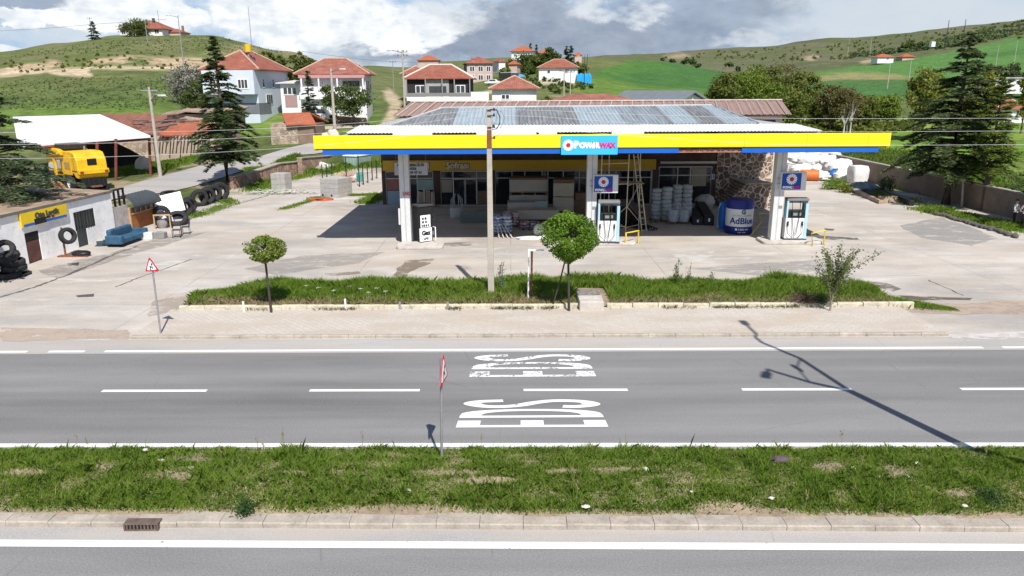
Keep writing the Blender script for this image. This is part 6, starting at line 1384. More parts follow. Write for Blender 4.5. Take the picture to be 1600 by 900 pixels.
def blockstack(label, x0, x1, Y, py0, py1, depth, rz, nx, nz, holes=True):
    a, b = at(x0,py1,Y), at(x1,py1,Y); w_ = b.x-a.x; hh = at(x0,py0,Y).z; t_ = thing('block_stack', label, 'block stack', ((a.x+b.x)/2,Y,0.), rz); rr = random.Random(int(x0)); bw, bh = w_/nx, hh/nz
    for k in range(nz):
        for i in range(nx):
            for j in range(3 if k == nz-1 else 1):
                mb = MB(); o_ = rr.uniform(-.02,.02); mb.box(-w_/2+i*bw+.008,-w_/2+(i+1)*bw-.008,o_+j*depth/3,o_+((depth/3 if k == nz-1 else depth)+j*depth/3)-.012,k*bh+.004,(k+1)*bh-.008); bo = obj('block', mb, BLOCK, t_, bevel=.012)
                if holes and k == 0 and j == 0 and i%2 == 0: obj('hole', MB().box(-w_/2+(i+.32)*bw,-w_/2+(i+.68)*bw,o_-.012,o_-.002,bh*.28,bh*.72), BLK, bo)
    return t_
q = gp(511,309); blockstack('neat stack of grey concrete blocks at the edge of the forecourt', 498,532,q.y,279.5,308,1.9,R(-24),4,4)
q = gp(436,297); blockstack('smaller stack of pale blocks against the stone wall', 423,447,q.y,271.5,294,1.2,R(-12),3,3,False)
q = gp(468,315); tag(obj('litter_heap', MB().blob((0,0,0),(.9,.5,.2),8,.4,flat=0.,seed=31), M('terracotta shards',(.36,.10,.04),.95,.3,3.,.5), None, None, loc=(gp(499,313).x,gp(499,313).y,0)), 'small heap of orange shards in front of the block stack', 'heap')
# green wire fence posts round the back plot, with a mint container
FG = M('dark green post', (.012,.035,.022), .6, .2, 3.); fp = [(504,280,257),(511,277,256),(519,276,254),(542,289,245),(562,292,243),(568,289,255),(575,286,254),(582,282,252),(589,279,251)]
fe = thing('post_fence', 'open fence of dark green posts around the back plot', 'fence', gp(504,280))
for px,pb,pt_ in fp: q = gp(px,pb); o_ = fe.location; obj('post', MB().tube([q-o_,Vector((q.x,q.y,at(px,pt_,q.y).z))-o_],.05,6), FG, fe)
for (i,j) in ((0,1),(1,2),(3,4),(4,5),(5,6),(6,7),(7,8)):
    a, b = gp(fp[i][0],fp[i][1]), gp(fp[j][0],fp[j][1]); obj('wire', MB().tube([a+Vector((0,0,.9))-fe.location,b+Vector((0,0,.9))-fe.location],.010,4), FG, fe)
q = gp(548,267); W_ = (at(560,250,q.y).x-at(536,250,q.y).x); hc = at(548,243,q.y).z; t_ = thing('waste_container', 'mint green steel container with a white lid behind the green fence posts', 'container', (q.x,q.y,0), R(-26)); CMI = M('mint container paint',(.28,.40,.34),.6,.15,2.,dirt=.2)
mb = MB(); mb.prof_y([(-W_*.42,.35),(W_*.42,.35),(W_*.52,hc-.1),(-W_*.52,hc-.1)],0,2.6); obj('bin', mb, CMI, t_); obj('lid', MB().box(-W_*.56,W_*.56,-.1,2.7,hc-.098,hc+.02), WHITE, t_, bevel=.03)
for k in range(5): obj('rib', MB().box(-W_*.45+k*W_*.22,-W_*.40+k*W_*.22,-.06,0,.4,hc-.2), CMI, t_)
for s in (-.4,.4): obj('foot', MB().box(W_*s-.05,W_*s+.05,.2,2.4,0,.349), DGREY, t_)
rr = random.Random(77); DEB = [M('pink rubble',(.42,.28,.22),.95,.3,3.),M('white scrap',(.60,.60,.58),.8,.2,3.),M('teal drum',(.08,.30,.27),.6,.2,2.),M('straw scrap',(.40,.33,.20),.95,.3,3.)]
for i,(px,py,r_,mi,lab) in enumerate(((545,278,.55,0,'pink rubble lump between the green fence posts'),(535,275,.4,3,'straw coloured scrap lump left of the mint container'),(558,280,.45,1,'white scrap lump below the mint container'),(500,268,1.0,1,'white rubble lump on the back plot near the wall'),(528,279,.5,3,'straw coloured heap between the first fence posts'),(550,285,.42,0,'pink rubble lump nearest the forecourt edge'))):
    q = gp(px,py); tag(obj('rubble', MB().blob((0,0,r_*.3),(r_,r_*.8,r_*.7),7,.35,flat=r_*.3,seed=i), DEB[mi], None, None, loc=(q.x,q.y,0)), lab, 'rubble')
q = gp(561,284); tag(obj('drum', MB().lathe([(.3,0),(.32,.05),(.32,.8),(.3,.85),(.26,.85),(.26,.8),(0,.8)],16), DEB[2], None, 40, loc=(q.x+.1,q.y,0)), 'teal plastic drum among the green fence posts', 'drum')
PALEM = M('pale twigs',(.45,.46,.40),.9,.2,3.); q = gp(440,303); t_ = thing('branch_pile', 'tangle of pale cut branches in front of the smaller block stack', 'branches', (q.x,q.y,0)); mb = MB(); g_ = np.random.default_rng(8)
for k in range(90): a = g_.uniform(0,6.28); c_ = g_.normal(0,1,2)*np.array([1.4,.5]); L = g_.uniform(.4,1.1); mb.tube([(c_[0]-L*math.cos(a),c_[1]-L*math.sin(a)*.5,g_.uniform(.02,.2)),(c_[0],c_[1],g_.uniform(.15,.4)),(c_[0]+L*math.cos(a),c_[1]+L*math.sin(a)*.5,g_.uniform(.02,.2))],.025,4)
obj('twigs', mb, PALEM, t_)['kind'] = 'stuff'
def scrub(name, label, pts, n, hh, mat, kind='stuff', w_=.02, z=None, spread=.5):
    P_ = [tp(*q_) if z is None else gp(q_[0],q_[1],z) for q_ in pts]; k_ = nr.integers(0,len(P_)-1,n); u = nr.uniform(0,1,n); A_ = np.array([tuple(q_) for q_ in P_]); XY = A_[k_]*(1-u[:,None])+A_[k_+1]*u[:,None]; X = XY[:,0]+nr.normal(0,spread,n); Y = XY[:,1]+nr.normal(0,spread,n)
    Z = tz(X,Y)+.02 if z is None else np.full(n,z); hs = nr.uniform(.4,1.1,n)*hh*np.clip(fbm(X*.6,Y*.6,3)*2.2-.2,.25,1.4); g = blades(name, X, Y, Z, hs, nr.uniform(.6,1.4,n)*w_, nr.uniform(.2,.9,n), mat); return tag(g, label, 'grass', kind=kind)
scrub('grass','rough grass along the foot of the village lane wall',[(395,300),(430,283),(480,270),(540,262),(590,255)],9000,.5,GR2,w_=.05)
scrub('grass','strip of grass growing along the back edge of the forecourt',[(440,328),(490,312),(500,309),(535,306),(590,305)],7000,.22,GR1,w_=.035,z=.0,spread=.22)
scrub('grass','grass growing along the joint beside the tyres',[(300,340),(330,330),(360,318),(345,312),(310,322)],3500,.25,GR1,w_=.04,z=.0,spread=.35)
scrub('grass','grass patch on the shaded edge beside the station building',[(572,318),(592,306)],4200,.45,GR2,w_=.04,z=.0,spread=.35)
scrub('grass','tall green growth on the bank below the steel shed',[(205,268),(240,266),(280,254),(330,246),(350,243)],60000,.6,GR2,w_=.045,spread=.9)
scrub('grass','grass on the lane verge before the stone wall',[(385,270),(410,264),(440,255),(466,246)],12000,.35,GR2,w_=.04,spread=.35)

# ------------------------------------------------------------------ right hand boundary wall, stored goods, people
XW = 33.0
pts = [Vector((XW,Y,0)) for Y in (30,40,50,60,70,77)]; hW = at(1500,289,51.9).z
q = [(1289,245),(1352,258),(1420,271),(1500,289),(1600,311)]
tops = [hW]*6; wallrun('boundary_wall','long brown block wall bounding the right side of the forecourt',pts,hW,.3,M_BLOCKW,M_COPE,tops=tops)
SACK = M('white woven sack',(.68,.675,.66),.85,.12,1.6,.7,dirt=.15)
SACKG = 'white sacks heaped at the back of the yard'
rr = random.Random(12); sk0 = None; k = 0
rowsS = [(1240,250,0),(1256,248,0),(1272,249,0),(1288,250,0),(1300,252,0),(1246,239,1),(1258,237,1),(1270,240,1),(1284,239,1),(1296,242,1),(1306,248,1),(1310,256,0),(1252,257,0),(1285,258,0),(1300,262,0),(1290,249,1),(1272,246,1),(1316,262,0),(1290,268,0),(1322,270,0),(1306,268,0),(1328,264,0),(1318,254,1),(1298,254,1),(1262,248,1),(1248,247,1),(1334,270,0),(1306,259,1)]
for (px,py,lv) in rowsS:
    c_ = gp(px,py+(8 if lv == 0 else 4),.35+lv*.75); Y = c_.y; z = .42+lv*.8
    if sk0 is None: sk0 = obj('sack', MB().blob((0,0,0),(1.15,.8,.50),12,.16,seed=3), SACK, None, 60); o = sk0
    else: o = sk0.copy(); C.objects.link(o)
    o.location = (c_.x,Y,z); o.rotation_euler = (R(rr.uniform(-10,10)),R(rr.uniform(-10,10)),rr.uniform(-.6,.6)); o.scale = (rr.uniform(.8,1.15),rr.uniform(.8,1.1),rr.uniform(.8,1.2)); k += 1
    tag(o,'full white sack in the big heap at the back of the yard','sack',SACKG)
def ribbed(px, py, w_, h_, d_, rz, label):
    q = gp(px,py); t_ = thing('bulk_bag', label, 'bag', (q.x,q.y,0), rz); mb = MB(); n_ = 28; vs = []
    for i in range(n_):
        a = 2*math.pi*i/n_; r_ = 1+.07*math.sin(i*2.6)
        for z_,s in ((0,.85),(h_*.4,1.),(h_*.8,1.02),(h_,.86)): vs.append((w_/2*s*r_*max(-1,min(1,1.25*math.cos(a))),d_/2*s*r_*max(-1,min(1,1.25*math.sin(a))),z_))
    mb.add(vs,[(i*4+k,((i+1)%n_)*4+k,((i+1)%n_)*4+k+1,i*4+k+1) for i in range(n_) for k in range(3)]+[tuple(i*4+3 for i in range(n_))]); obj('body', mb, SACK, t_, 60); return t_
ribbed(1338,288,1.45,1.65,1.3,R(10),'square white bulk bag with gathered sides, nearest of the heap'); ribbed(1317,281,2.0,1.3,1.5,R(-12),'rounded white bulk bag left of the square one')
ribbed(1232,262,1.6,2.3,1.4,R(5),'tall white bulk bag right behind the end column'); 
q = gp(1265,283); tag(obj('hose_roll', MB().ring([(.62,-1.1),(.66,-.9),(.62,-.7),(.66,-.5),(.62,-.3),(.66,-.1),(.62,.1),(.66,.3),(.62,.5),(.66,.7),(.62,.9),(.66,1.1),(.3,1.05),(.3,-1.05)],24), M('orange plastic',(.62,.16,.035),.5,.15,3.), None, 50, loc=(q.x,q.y+.2,.66)), 'fat roll of orange corrugated pipe beside the white sacks', 'pipe roll').rotation_euler = (R(90),0,R(74)); C.objects['hose_roll'].scale = (.78,.78,.72); C.objects['hose_roll'].location.z = .52
for px,py,h_,lab in ((1222,252,.9,'blue barrel half hidden by the end column'),(1259,264,.85,'blue barrel between the white sacks and the orange roll'),(1300,283,.95,'blue barrel standing alone at the edge of the sacks')):
    q = gp(px,py); t_ = thing('barrel', lab, 'barrel', (q.x,q.y,0)); obj('drum', MB().lathe([(.36,0),(.40,.05),(.40,h_*.32),(.42,h_*.35),(.40,h_*.38),(.40,h_*.65),(.42,h_*.68),(.40,h_*.71),(.40,h_*.95),(.36,h_),(0,h_)],20), M('barrel blue',(.02,.14,.42),.5,.12,3.,dirt=.2), t_, 40)
    obj('lid', MB().lathe([(.34,h_+.002),(.34,h_+.04),(0,h_+.05)],20), M('barrel blue',(.02,.14,.42)), t_, 40)
q = gp(1258,266); tag(obj('storage_box', MB().box(-.8,.8,-.4,.4,0,.75), M('pale crate',(.55,.55,.52),.7,.12,3.), None, bevel=.03, loc=(gp(1240,268).x,gp(1240,268).y,0)), 'pale grey crate between the end column and the orange roll', 'box')
def beam(px0,py0,px1,py1,w_,h_,mat,label,z=0.): 
    a, b = gp(px0,py0), gp(px1,py1); d_ = b-a; o = obj('timber_beam', MB().box(-w_/2,w_/2,0,d_.length,0,h_), mat, None, bevel=.015, loc=(a.x,a.y,z), rz=math.atan2(d_.y,d_.x)-math.pi/2); return tag(o,label,'beam')
DKW = M('dark old timber',(.075,.055,.045),.9,.3,2.5,.3)
beam(1376,319,1338,302,.28,.3,WOODL,'long weathered beam, outermost of the timber pile'); beam(1386,318,1346,300,.26,.25,DKW,'dark beam beside the outermost beam'); beam(1390,312,1362,297,.3,.35,DKW,'dark beam next to the boundary wall'); beam(1424,322,1364,297,.35,.4,PLAST,'long black channel lying along the wall foot')
tag(obj('timber_block', MB().box(-.6,.6,-.3,.3,0,.5), WOODL, None, bevel=.03, loc=(gp(1386,317).x,gp(1386,317).y,0), rz=R(10)), 'short timber block closing the end of the beams', 'timber block')
q = gp(1345,300); tag(obj('tarpaulin', MB().blob((0,0,.25),(1.3,.9,.55),10,.22,flat=.25,seed=17), M('grey blue tarp',(.20,.23,.25),.5,.25,2.), None, 60, loc=(q.x,q.y,0)), 'crumpled grey tarpaulin over goods near the timber beams', 'tarpaulin')
for px,py,h_,lab in ((1296,296,.95,'bushy green weed left of the crumpled tarpaulin'),(1310,296,1.0,'bushy green weed beside the crumpled tarpaulin'),(1322,301,.8,'yellowish weed tuft at the edge of the yard')):
    q = gp(px,py); herb((q.x,q.y,0),.65,h_,420,.22,GR2 if 'yell' not in lab else LF4,'weed',lab)
for px,py in ((1378,302),(1389,300)): q = gp(px,py); herb((q.x,q.y,0),.35,1.3,420,.2,CON,'shrub','small dark conifer shrub against the boundary wall','shrub','dark shrubs by the boundary wall',1.2)
scrub('grass','weeds along the foot of the boundary wall',[(1445,327),(1480,334),(1520,343),(1565,352),(1600,362)],9000,.5,GR2,w_=.045,z=.0,spread=.55)
scrub('grass','weeds between the goods and the boundary wall',[(1330,293),(1360,300),(1420,318)],3000,.5,GR2,w_=.05,z=.0,spread=.5)
STN = M('dark edging stone',(.11,.10,.092),.95,.3,4.,.3); rr = random.Random(6); P0_, P1_ = gp(1448,331), gp(1592,373)
for k in range(34):
    q = P0_.lerp(P1_,(k+.5)/34); o = obj('edging_stone', MB().blob((0,0,.08),(rr.uniform(.14,.24),rr.uniform(.13,.2),rr.uniform(.1,.17)),6,.2,flat=.08,seed=k), STN, None, 60, loc=(q.x+rr.uniform(-.12,.12),q.y+rr.uniform(-.08,.08),0)); tag(o,'dark rough stone in the row edging the planted wall foot','stone','stones edging the wall foot')
def person(label, px, py, ptop, pose, hair=(.02,.016,.014), trousers=(.014,.014,.018), face=0.):
    q = gp(px,py); H_ = at(px,ptop,q.y).z; s = H_/1.75; t_ = thing('person', label, 'person', (q.x,q.y,.008), face)
    V = [(0,0,.95,.135,.10),(0,0,1.12,.13,.095),(0,0,1.30,.155,.105),(0,-.01,1.43,.12,.085),(0,-.01,1.51,.055,.055),(0,-.02,1.58,.075,.085),(0,-.015,1.67,.08,.095),(0,-.01,1.73,.045,.05)]
    E = [(i,i+1) for i in range(7)]
    for sd_ in (-1,1):
        n0 = len(V); ft = pose['step']*sd_; V += [(.10*sd_,0,.88,.085,.09),(.115*sd_,ft*.4-.02,.50,.058,.062),(.12*sd_,ft,.10,.042,.045),(.12*sd_,ft-.05,.04,.045,.04),(.13*sd_,ft-.17,.035,.04,.03)]
        E += [(0,n0),(n0,n0+1),(n0+1,n0+2),(n0+2,n0+3),(n0+3,n0+4)]
        n0 = len(V); el, ha = pose['arm'][0 if sd_ < 0 else 1]; V += [(.185*sd_,0,1.40,.06,.06),(el[0]*sd_,el[1],el[2],.042,.042),(ha[0]*sd_,ha[1],ha[2],.030,.030),(ha[0]*sd_+.01*sd_,ha[1]-.07,ha[2]-.03,.034,.02)]
        E += [(3,n0),(n0,n0+1),(n0+1,n0+2),(n0+2,n0+3)]
    me = bpy.data.meshes.new('body'); me.from_pydata([v[:3] for v in V],E,[]); o = bpy.data.objects.new('body',me); C.objects.link(o); sk = o.modifiers.new('skin','SKIN')
    for i,v in enumerate(V): me.skin_vertices[0].data[i].radius = (v[3],v[4]); me.skin_vertices[0].data[i].use_root = (i==0)
    o.modifiers.new('sub','SUBSURF').levels = 2; o.modifiers['sub'].render_levels = 2; bpy.context.view_layer.update(); m2 = bpy.data.meshes.new_from_object(o.evaluated_get(bpy.context.evaluated_depsgraph_get())); bpy.data.objects.remove(o)
    SK = M('skin',(.42,.25,.17),.6,.05,5.); SH = M('white shirt'+label[:6],pose['shirt'],.85,.07,4.); TR = M('dark trousers',trousers,.85,.15,4.); SHO = M('dark shoes',(.02,.018,.016),.5)
    m2.materials.clear(); [m2.materials.append(x_) for x_ in (SK,SH,TR,SHO)]
    for f_ in m2.polygons:
        c_ = f_.center; ax_ = abs(c_.x); hand = min((Vector((pose['arm'][0][1][0]*-1,*pose['arm'][0][1][1:]))-c_).length,(Vector(pose['arm'][1][1])-c_).length) < .13
        f_.material_index = 0 if (c_.z > 1.475 or hand) else (1 if c_.z > .97 or (ax_ > .2 and c_.z > .75) else (3 if c_.z < .075 else 2))
    m2.polygons.foreach_set('use_smooth',[True]*len(m2.polygons)); b = bpy.data.objects.new('body',m2); C.objects.link(b); b.parent = t_; b.scale = (s,)*3
    hr = obj('hair', MB().blob((0,.012*s,1.685*s),(.088*s,.108*s,.085*s),8,.03,flat=.01), M('dark hair',hair,.7), t_, 60)
    mb = MB()
    for sx_ in (-.032,.032): mb.blob((sx_*s,-.107*s,1.655*s),(.012*s,.007*s,.008*s),5,0)
    obj('eyes', mb, BLK, t_); mb = MB(); mb.blob((0,-.115*s,1.625*s),(.014*s,.022*s,.025*s),5,0); obj('nose', mb, SK, t_, 60)
    mb = MB(); 
    for sd_,k_ in ((-1,0),(1,1)):
        h_ = pose['arm'][k_][1]; hx = h_[0]*sd_
        for f_ in range(4): mb.tube([((hx+.012*sd_+(f_-1.5)*.017)*s,(h_[1]-.08)*s,(h_[2]-.03)*s),((hx+.012*sd_+(f_-1.5)*.019)*s,(h_[1]-.12)*s,(h_[2]-.045)*s),((hx+.012*sd_+(f_-1.5)*.018)*s,(h_[1]-.135)*s,(h_[2]-.07-.006*(f_==1))*s)],[.010*s,.009*s,.007*s],5)
        mb.tube([((hx-.02*sd_)*s,(h_[1]-.05)*s,(h_[2]-.02)*s),((hx-.045*sd_)*s,(h_[1]-.09)*s,(h_[2]-.01)*s)],[.011*s,.008*s],5)
    obj('fingers', mb, SK, t_, 70); return t_
person('man in a white shirt and dark trousers with hands before his belly', 1583, 355.5, 312, {'step':.05,'arm':(((.25,-.04,1.14),(.13,-.20,1.08)),((.25,-.04,1.14),(.13,-.20,1.05))),'shirt':(.55,.56,.60)}, face=R(25))
person('man in a pale shirt raising one hand to his face, at the frame edge', 1598, 359, 314, {'step':-.07,'arm':(((.27,-.12,1.20),(.14,-.20,1.50)),((.24,.0,1.13),(.22,-.12,.92))),'shirt':(.62,.62,.63)}, face=R(-38))
q = gp(1503,323); t_ = thing('wooden_post', 'pale slanting wooden post between the two trees at the wall', 'post', (q.x,q.y,0)); tpz = at(1507,258,q.y); obj('pole', MB().tube([(0,0,-.1),(tpz.x-q.x,0,tpz.z)],[.09,.05],8), M('pale grey post',(.48,.46,.42),.9,.15,2.), t_, 60)
# ------------------------------------------------------------------ village houses
def tilemat(name, base, var=.22, old=.0, sc=1.):
    m, t, b = newmat(name); p = t.objco(); n = t.noise(p, 1.1*sc, 5, .65); f = t.noise(p, 7.*sc, 4, .75); g_ = t.noise(p,.35,4,.6)
    k = t.math('ADD', t.ramp(n,.3,.7,1-var*1.2,1+var*1.2), t.ramp(f,.3,.7,-var*.9,var*.9)); c = t.mix(1.,(*base,1),t.comb(k,t.math('MULTIPLY',k,.97),k),'MULTIPLY')
    c = t.mix(t.ss(f,.55,.66,0,.25+old), c, (.10,.055,.04,1)); c = t.mix(t.ss(g_,.5,.66,0,.3), c, (.30,.17,.11,1))
    w = t.n.new('ShaderNodeTexWave'); w.inputs['Scale'].default_value = 1.2; w.bands_direction = 'X'; w.inputs['Distortion'].default_value = .6; t.put(w.inputs['Vector'], p)
    t.put(b.inputs['Base Color'], c); b.inputs['Roughness'].default_value = .9; t.put(b.inputs['Normal'], t.bump(w.outputs['Fac'], .5, .06)); return m
TILE = tilemat('orange roof tiles',(.255,.085,.052),.26,.15); TILEO = tilemat('old mottled roof tiles',(.27,.10,.068),.3,.45); TILEB = tilemat('bright new tiles',(.35,.10,.045),.2)
RIDGE = M('pale ridge tiles',(.52,.38,.28),.9,.15,2.); SOFF = M('white eave',(.62,.60,.57),.8,.08,2.); HW = M('white house wall',(.76,.76,.75),.9,.07,.5,dirt=.1); HBLU = M('pale blue render',(.56,.62,.69),.9,.06,.5,dirt=.08); HLIL = M('pale lilac render',(.64,.62,.65),.9,.07,.5,dirt=.1)
HPNK = M('pinkish brick render',(.52,.40,.35),.9,.14,1.2,dirt=.15); HBLK = M('dark clad wall',(.028,.026,.028),.85,.25,.8); HGRY = M('grey render',(.36,.35,.34),.9,.1,.6); WFR = M('white window frame',(.78,.78,.78),.5,.04,3.); HGL = M('house glass',(.05,.055,.06),.15,.3,1.5,spec=.6); CHIM = M('chimney brick',(.28,.15,.11),.95,.2,3.)
PLIN = M('grey plinth',(.17,.18,.20),.9,.12,.8); PINK = M('pink band',(.52,.27,.28),.85,.08,1.)
def hip(mb, x0,x1,y0,y1,z,rh,ov,thick=.14,ridge=None):
    x0-=ov;x1+=ov;y0-=ov;y1+=ov; w_,d_ = x1-x0,y1-y0; ym = (y0+y1)/2; xm = (x0+x1)/2
    if w_ >= d_: k = (d_/2)*.92 if ridge is None else (w_-ridge)/2; r0,r1 = (x0+k,ym),(x1-k,ym)
    else: k = (w_/2)*.92 if ridge is None else (d_-ridge)/2; r0,r1 = (xm,y0+k),(xm,y1-k)
    a = [(x0,y0,z),(x1,y0,z),(x1,y1,z),(x0,y1,z)]; lo = [(p_[0],p_[1],z-thick) for p_ in a]; R0,R1 = (*r0,z+rh),(*r1,z+rh)
    if w_ >= d_: fs_ = [[a[0],a[1],R1,R0],[a[2],a[3],R0,R1],[a[3],a[0],R0],[a[1],a[2],R1]]; rid = [(a[0],R0),(a[3],R0),(a[1],R1),(a[2],R1),(R0,R1)]
    else: fs_ = [[a[0],a[1],R0],[a[1],a[2],R1,R0],[a[2],a[3],R1],[a[3],a[0],R0,R1]]; rid = [(a[0],R0),(a[1],R0),(a[2],R1),(a[3],R1),(R0,R1)]
    for f_ in fs_: mb.face(f_)
    for i in range(4): mb.face([lo[i],lo[(i+1)%4],a[(i+1)%4],a[i]])
    mb.face(lo[::-1]); return rid
def house(name, label, loc, rz, w_, d_, h, wallm, roofm, rh, ov=.5, wins=(), ridge=None, chim=(), cat='house', doors=(), ridgec=RIDGE, plinth=None, bands=(), rt=.1, frame=None, deep=2.):
    """front wall along local x at y=0; wins: (face, u, z, width, height)"""
    t_ = thing(name, label, cat, loc, rz); mb = MB(); mb.box(-w_/2,w_/2,0,d_,-deep,h); obj('wall', mb, wallm, t_)
    mb = MB(); rid = hip(mb,-w_/2,w_/2,0,d_,h+.16,rh,ov,ridge=ridge); rf = obj('roof', mb, roofm, t_)
    if ridgec:
        mb = MB(); [mb.tube([a,b],rt,5) for a,b in rid]; obj('ridge_tiles', mb, ridgec, rf)
    for (x_,y_,hh) in chim: obj('chimney', MB().box(x_-.3,x_+.3,y_-.3,y_+.3,h+.3,h+rh*.6+hh), CHIM, rf, bevel=.02)
    def onface(face,u,z,ww,hh,y0,y1,mat,nm,par):
        mb = MB()
        if face == 'f': mb.box(u-ww/2,u+ww/2,-y1,-y0,z,z+hh)
        elif face == 'r': mb.box(w_/2+y0,w_/2+y1,u-ww/2,u+ww/2,z,z+hh)
        elif face == 'l': mb.box(-w_/2-y1,-w_/2-y0,u-ww/2,u+ww/2,z,z+hh)
        return obj(nm, mb, mat, par)
    for wd in wins:
        face,u,z,ww,hh = wd[:5]; fr = onface(face,u,z,ww,hh,-.02,.05,frame or WFR,'window',t_); n_ = max(1,round(ww/.75)); pw = (ww-.12*(n_+1))/n_
        mb = MB()
        for k in range(n_):
            uu = u-ww/2+.12+pw/2+k*(pw+.12)
            if face == 'f': mb.box(uu-pw/2,uu+pw/2,-.062,-.053,z+.12,z+hh-.12)
            elif face == 'r': mb.box(w_/2+.053,w_/2+.062,uu-pw/2,uu+pw/2,z+.12,z+hh-.12)
            else: mb.box(-w_/2-.062,-w_/2-.053,uu-pw/2,uu+pw/2,z+.12,z+hh-.12)
        obj('pane', mb, HGL, fr)
    for (face,u,z,ww,hh,mat) in doors: onface(face,u,z,ww,hh,-.02,.05,mat,'door',t_)
    for (face,u,z,ww,hh,y1,mat,nm) in bands: onface(face,u,z,ww,hh,.003,y1,mat,nm,t_)
    return t_
def front(x0,x1,Y,py): a, b = at(x0,py,Y), at(x1,py,Y); return (a.x+b.x)/2, b.x-a.x, a.z
def solar(par, loc, rz, sc=1., tank=M('yellow tank',(.72,.46,.02),.5,.06,2.)):
    g_ = bpy.data.objects.new('solar_heater',None); C.objects.link(g_); g_.parent = par; g_.location = loc; g_.rotation_euler = (0,0,rz)
    mb = MB(); mb.M = Matrix.Rotation(R(38),4,'X'); mb.box(-.9*sc,.9*sc,-1.9*sc,0,0,.1*sc); obj('collector', mb, M('solar glass',(.03,.035,.05),.15,.1,1.,spec=.7), g_)
    obj('tank', MB().cyl((0,.4*sc,.9*sc),(0,.4*sc,2.1*sc),.5*sc,n=14), tank, g_, 50); obj('stand', MB().tube([(0,.4*sc,0),(0,.4*sc,.9*sc)],.2*sc,6), GREY, g_)
# 1 pale blue house, corner towards us
Y = 103.; xc, w_, z0 = front(329,410,Y,172); zt_ = at(370,110,Y).z; h1_ = zt_-z0
w1 = w_*1.0
hb = house('village_house','two storey pale blue house with an orange hip roof and a solar heater on it',(xc-.3,Y,z0),R(-4),w1,11.5,h1_,HBLU,TILE,2.6,.7,
  wins=(('f',w1*.29,h1_*.56,1.3,1.25),('f',-w1*.26,h1_*.56,1.3,1.25),('r',2.1,h1_*.56,.8,1.25),('r',5.6,h1_*.56,.7,1.25),('r',3.8,h1_*.12,2.3,1.45)), ridge=4., chim=((.5,7.,.9),), bands=(('f',0,-.5,w1,1.4,.05,PLIN,'plinth'),('r',2.,-.5,4.2,1.4,.05,PLIN,'plinth')))
ub = MB(); ub.box(-w1/2,w1/2+.01,-1.1,-.003,h1_*.40,h1_+.0); up_ = obj('overhanging_storey', ub, HBLU, hb)
for u in (.29,-.26): f_ = obj('window', MB().box(w1*u-.75,w1*u+.75,-1.15,-1.103,h1_*.53,h1_*.53+1.35), WFR, hb); mb = MB(); [mb.box(w1*u-.62+k*.44,w1*u-.62+k*.44+.34,-1.165,-1.152,h1_*.53+.14,h1_*.53+1.2) for k in range(3)]; obj('pane', mb, HGL, f_)
solar(hb,(w1*.20,3.2,h1_+1.75),R(30),.85)
# 2 white link building
Y = 107; xc, w_, z0 = front(441,476,Y,172); zt_ = at(458,131,Y).z
house('village_house','white house front with a glazed balcony between the blue house and the pink-banded house',(xc,Y,z0),R(0),w_,6.,zt_-z0,HW,M('pale sheet roof',(.55,.53,.5),.7,.1,1.),.35,.5,wins=(('f',-.3,(zt_-z0)*.58,w_*.62,1.1),),ridgec=None,doors=(('f',-.2,.4,1.7,1.6,M('faded red shutter',(.36,.24,.23),.8)),))
# 3 house with pink band and veranda
Y = 106; xc, w_, z0 = front(473,573,Y,176); zt_ = at(520,117,Y).z; hh = zt_-z0
h3 = house('village_house','two storey pale lilac house with a pink band, veranda posts and mottled tiles',(xc,Y,z0),R(5),w_,8.5,hh,HLIL,TILEO,2.2,.7,wins=(('f',w_*.28,hh*.58,2.3,1.3),('r',2.,hh*.52,.9,1.6),('r',4.4,hh*.52,.9,1.6),('r',6.8,hh*.52,.7,1.2)),ridge=3.,chim=((2.9,6.,.2),),
  bands=(('f',0,hh-.42,w_,.40,.9,PINK,'pink_band'),('f',0,hh*.36,w_,.9,.85,HW,'balcony'),('f',0,-1.,w_,hh*.36+.9,.12,HW,'ground_floor')),frame=M('dark frame',(.05,.06,.06),.6))
for u in (-.46,-.2,.08,.47): obj('post', MB().box(w_*u-.1,w_*u+.1,-.85,-.65,hh*.36+.9,hh-.42), HW, h3)
# 4 black and white house
Y = 118; xc, w_, z0 = front(637,736,Y,168); zt_ = at(686,124,Y).z; hh = zt_-z0
h4 = house('village_house','two storey black and white house with white framed windows, behind the station roof',(xc,Y,z0),R(0),w_,8.5,hh,HBLK,TILE,2.15,.55,wins=(('f',-w_*.29,hh*.5,1.5,1.25),('f',w_*.34,hh*.5,1.5,1.25)),ridge=3.4,chim=((-1.9,5.2,.5),),ridgec=M('white ridge',(.66,.62,.58),.8),rt=.13,
  bands=(('f',0,hh*.24,w_,hh*.145,.75,HW,'balcony'),('f',-w_*.02,hh*.385,w_*.36,hh*.60,.06,HGRY,'grey_bay'),('f',0,-1.5,w_,hh*.24+1.48,.3,HGRY,'ground_floor')))
fr = obj('window', MB().box(-w_*.15,w_*.12,-.12,-.063,hh*.42,hh*.76), M('dark frame',(.05,.06,.06),.6), h4); mb = MB(); [mb.box(-w_*.13+k*w_*.13,-w_*.13+k*w_*.13+w_*.105,-.135,-.122,hh*.46,hh*.72) for k in range(2)]; obj('pane', mb, HGL, fr)
for u in (-.495,-.2,.06,.25,.49): obj('post', MB().box(w_*u-.08,w_*u+.08,-.73,-.57,hh*.385,hh), GREY, h4)
obj('railing', MB().box(-w_/2,w_/2,-.74,-.70,hh*.40,hh*.52), M('railing mesh',(.22,.22,.22),.6), h4)
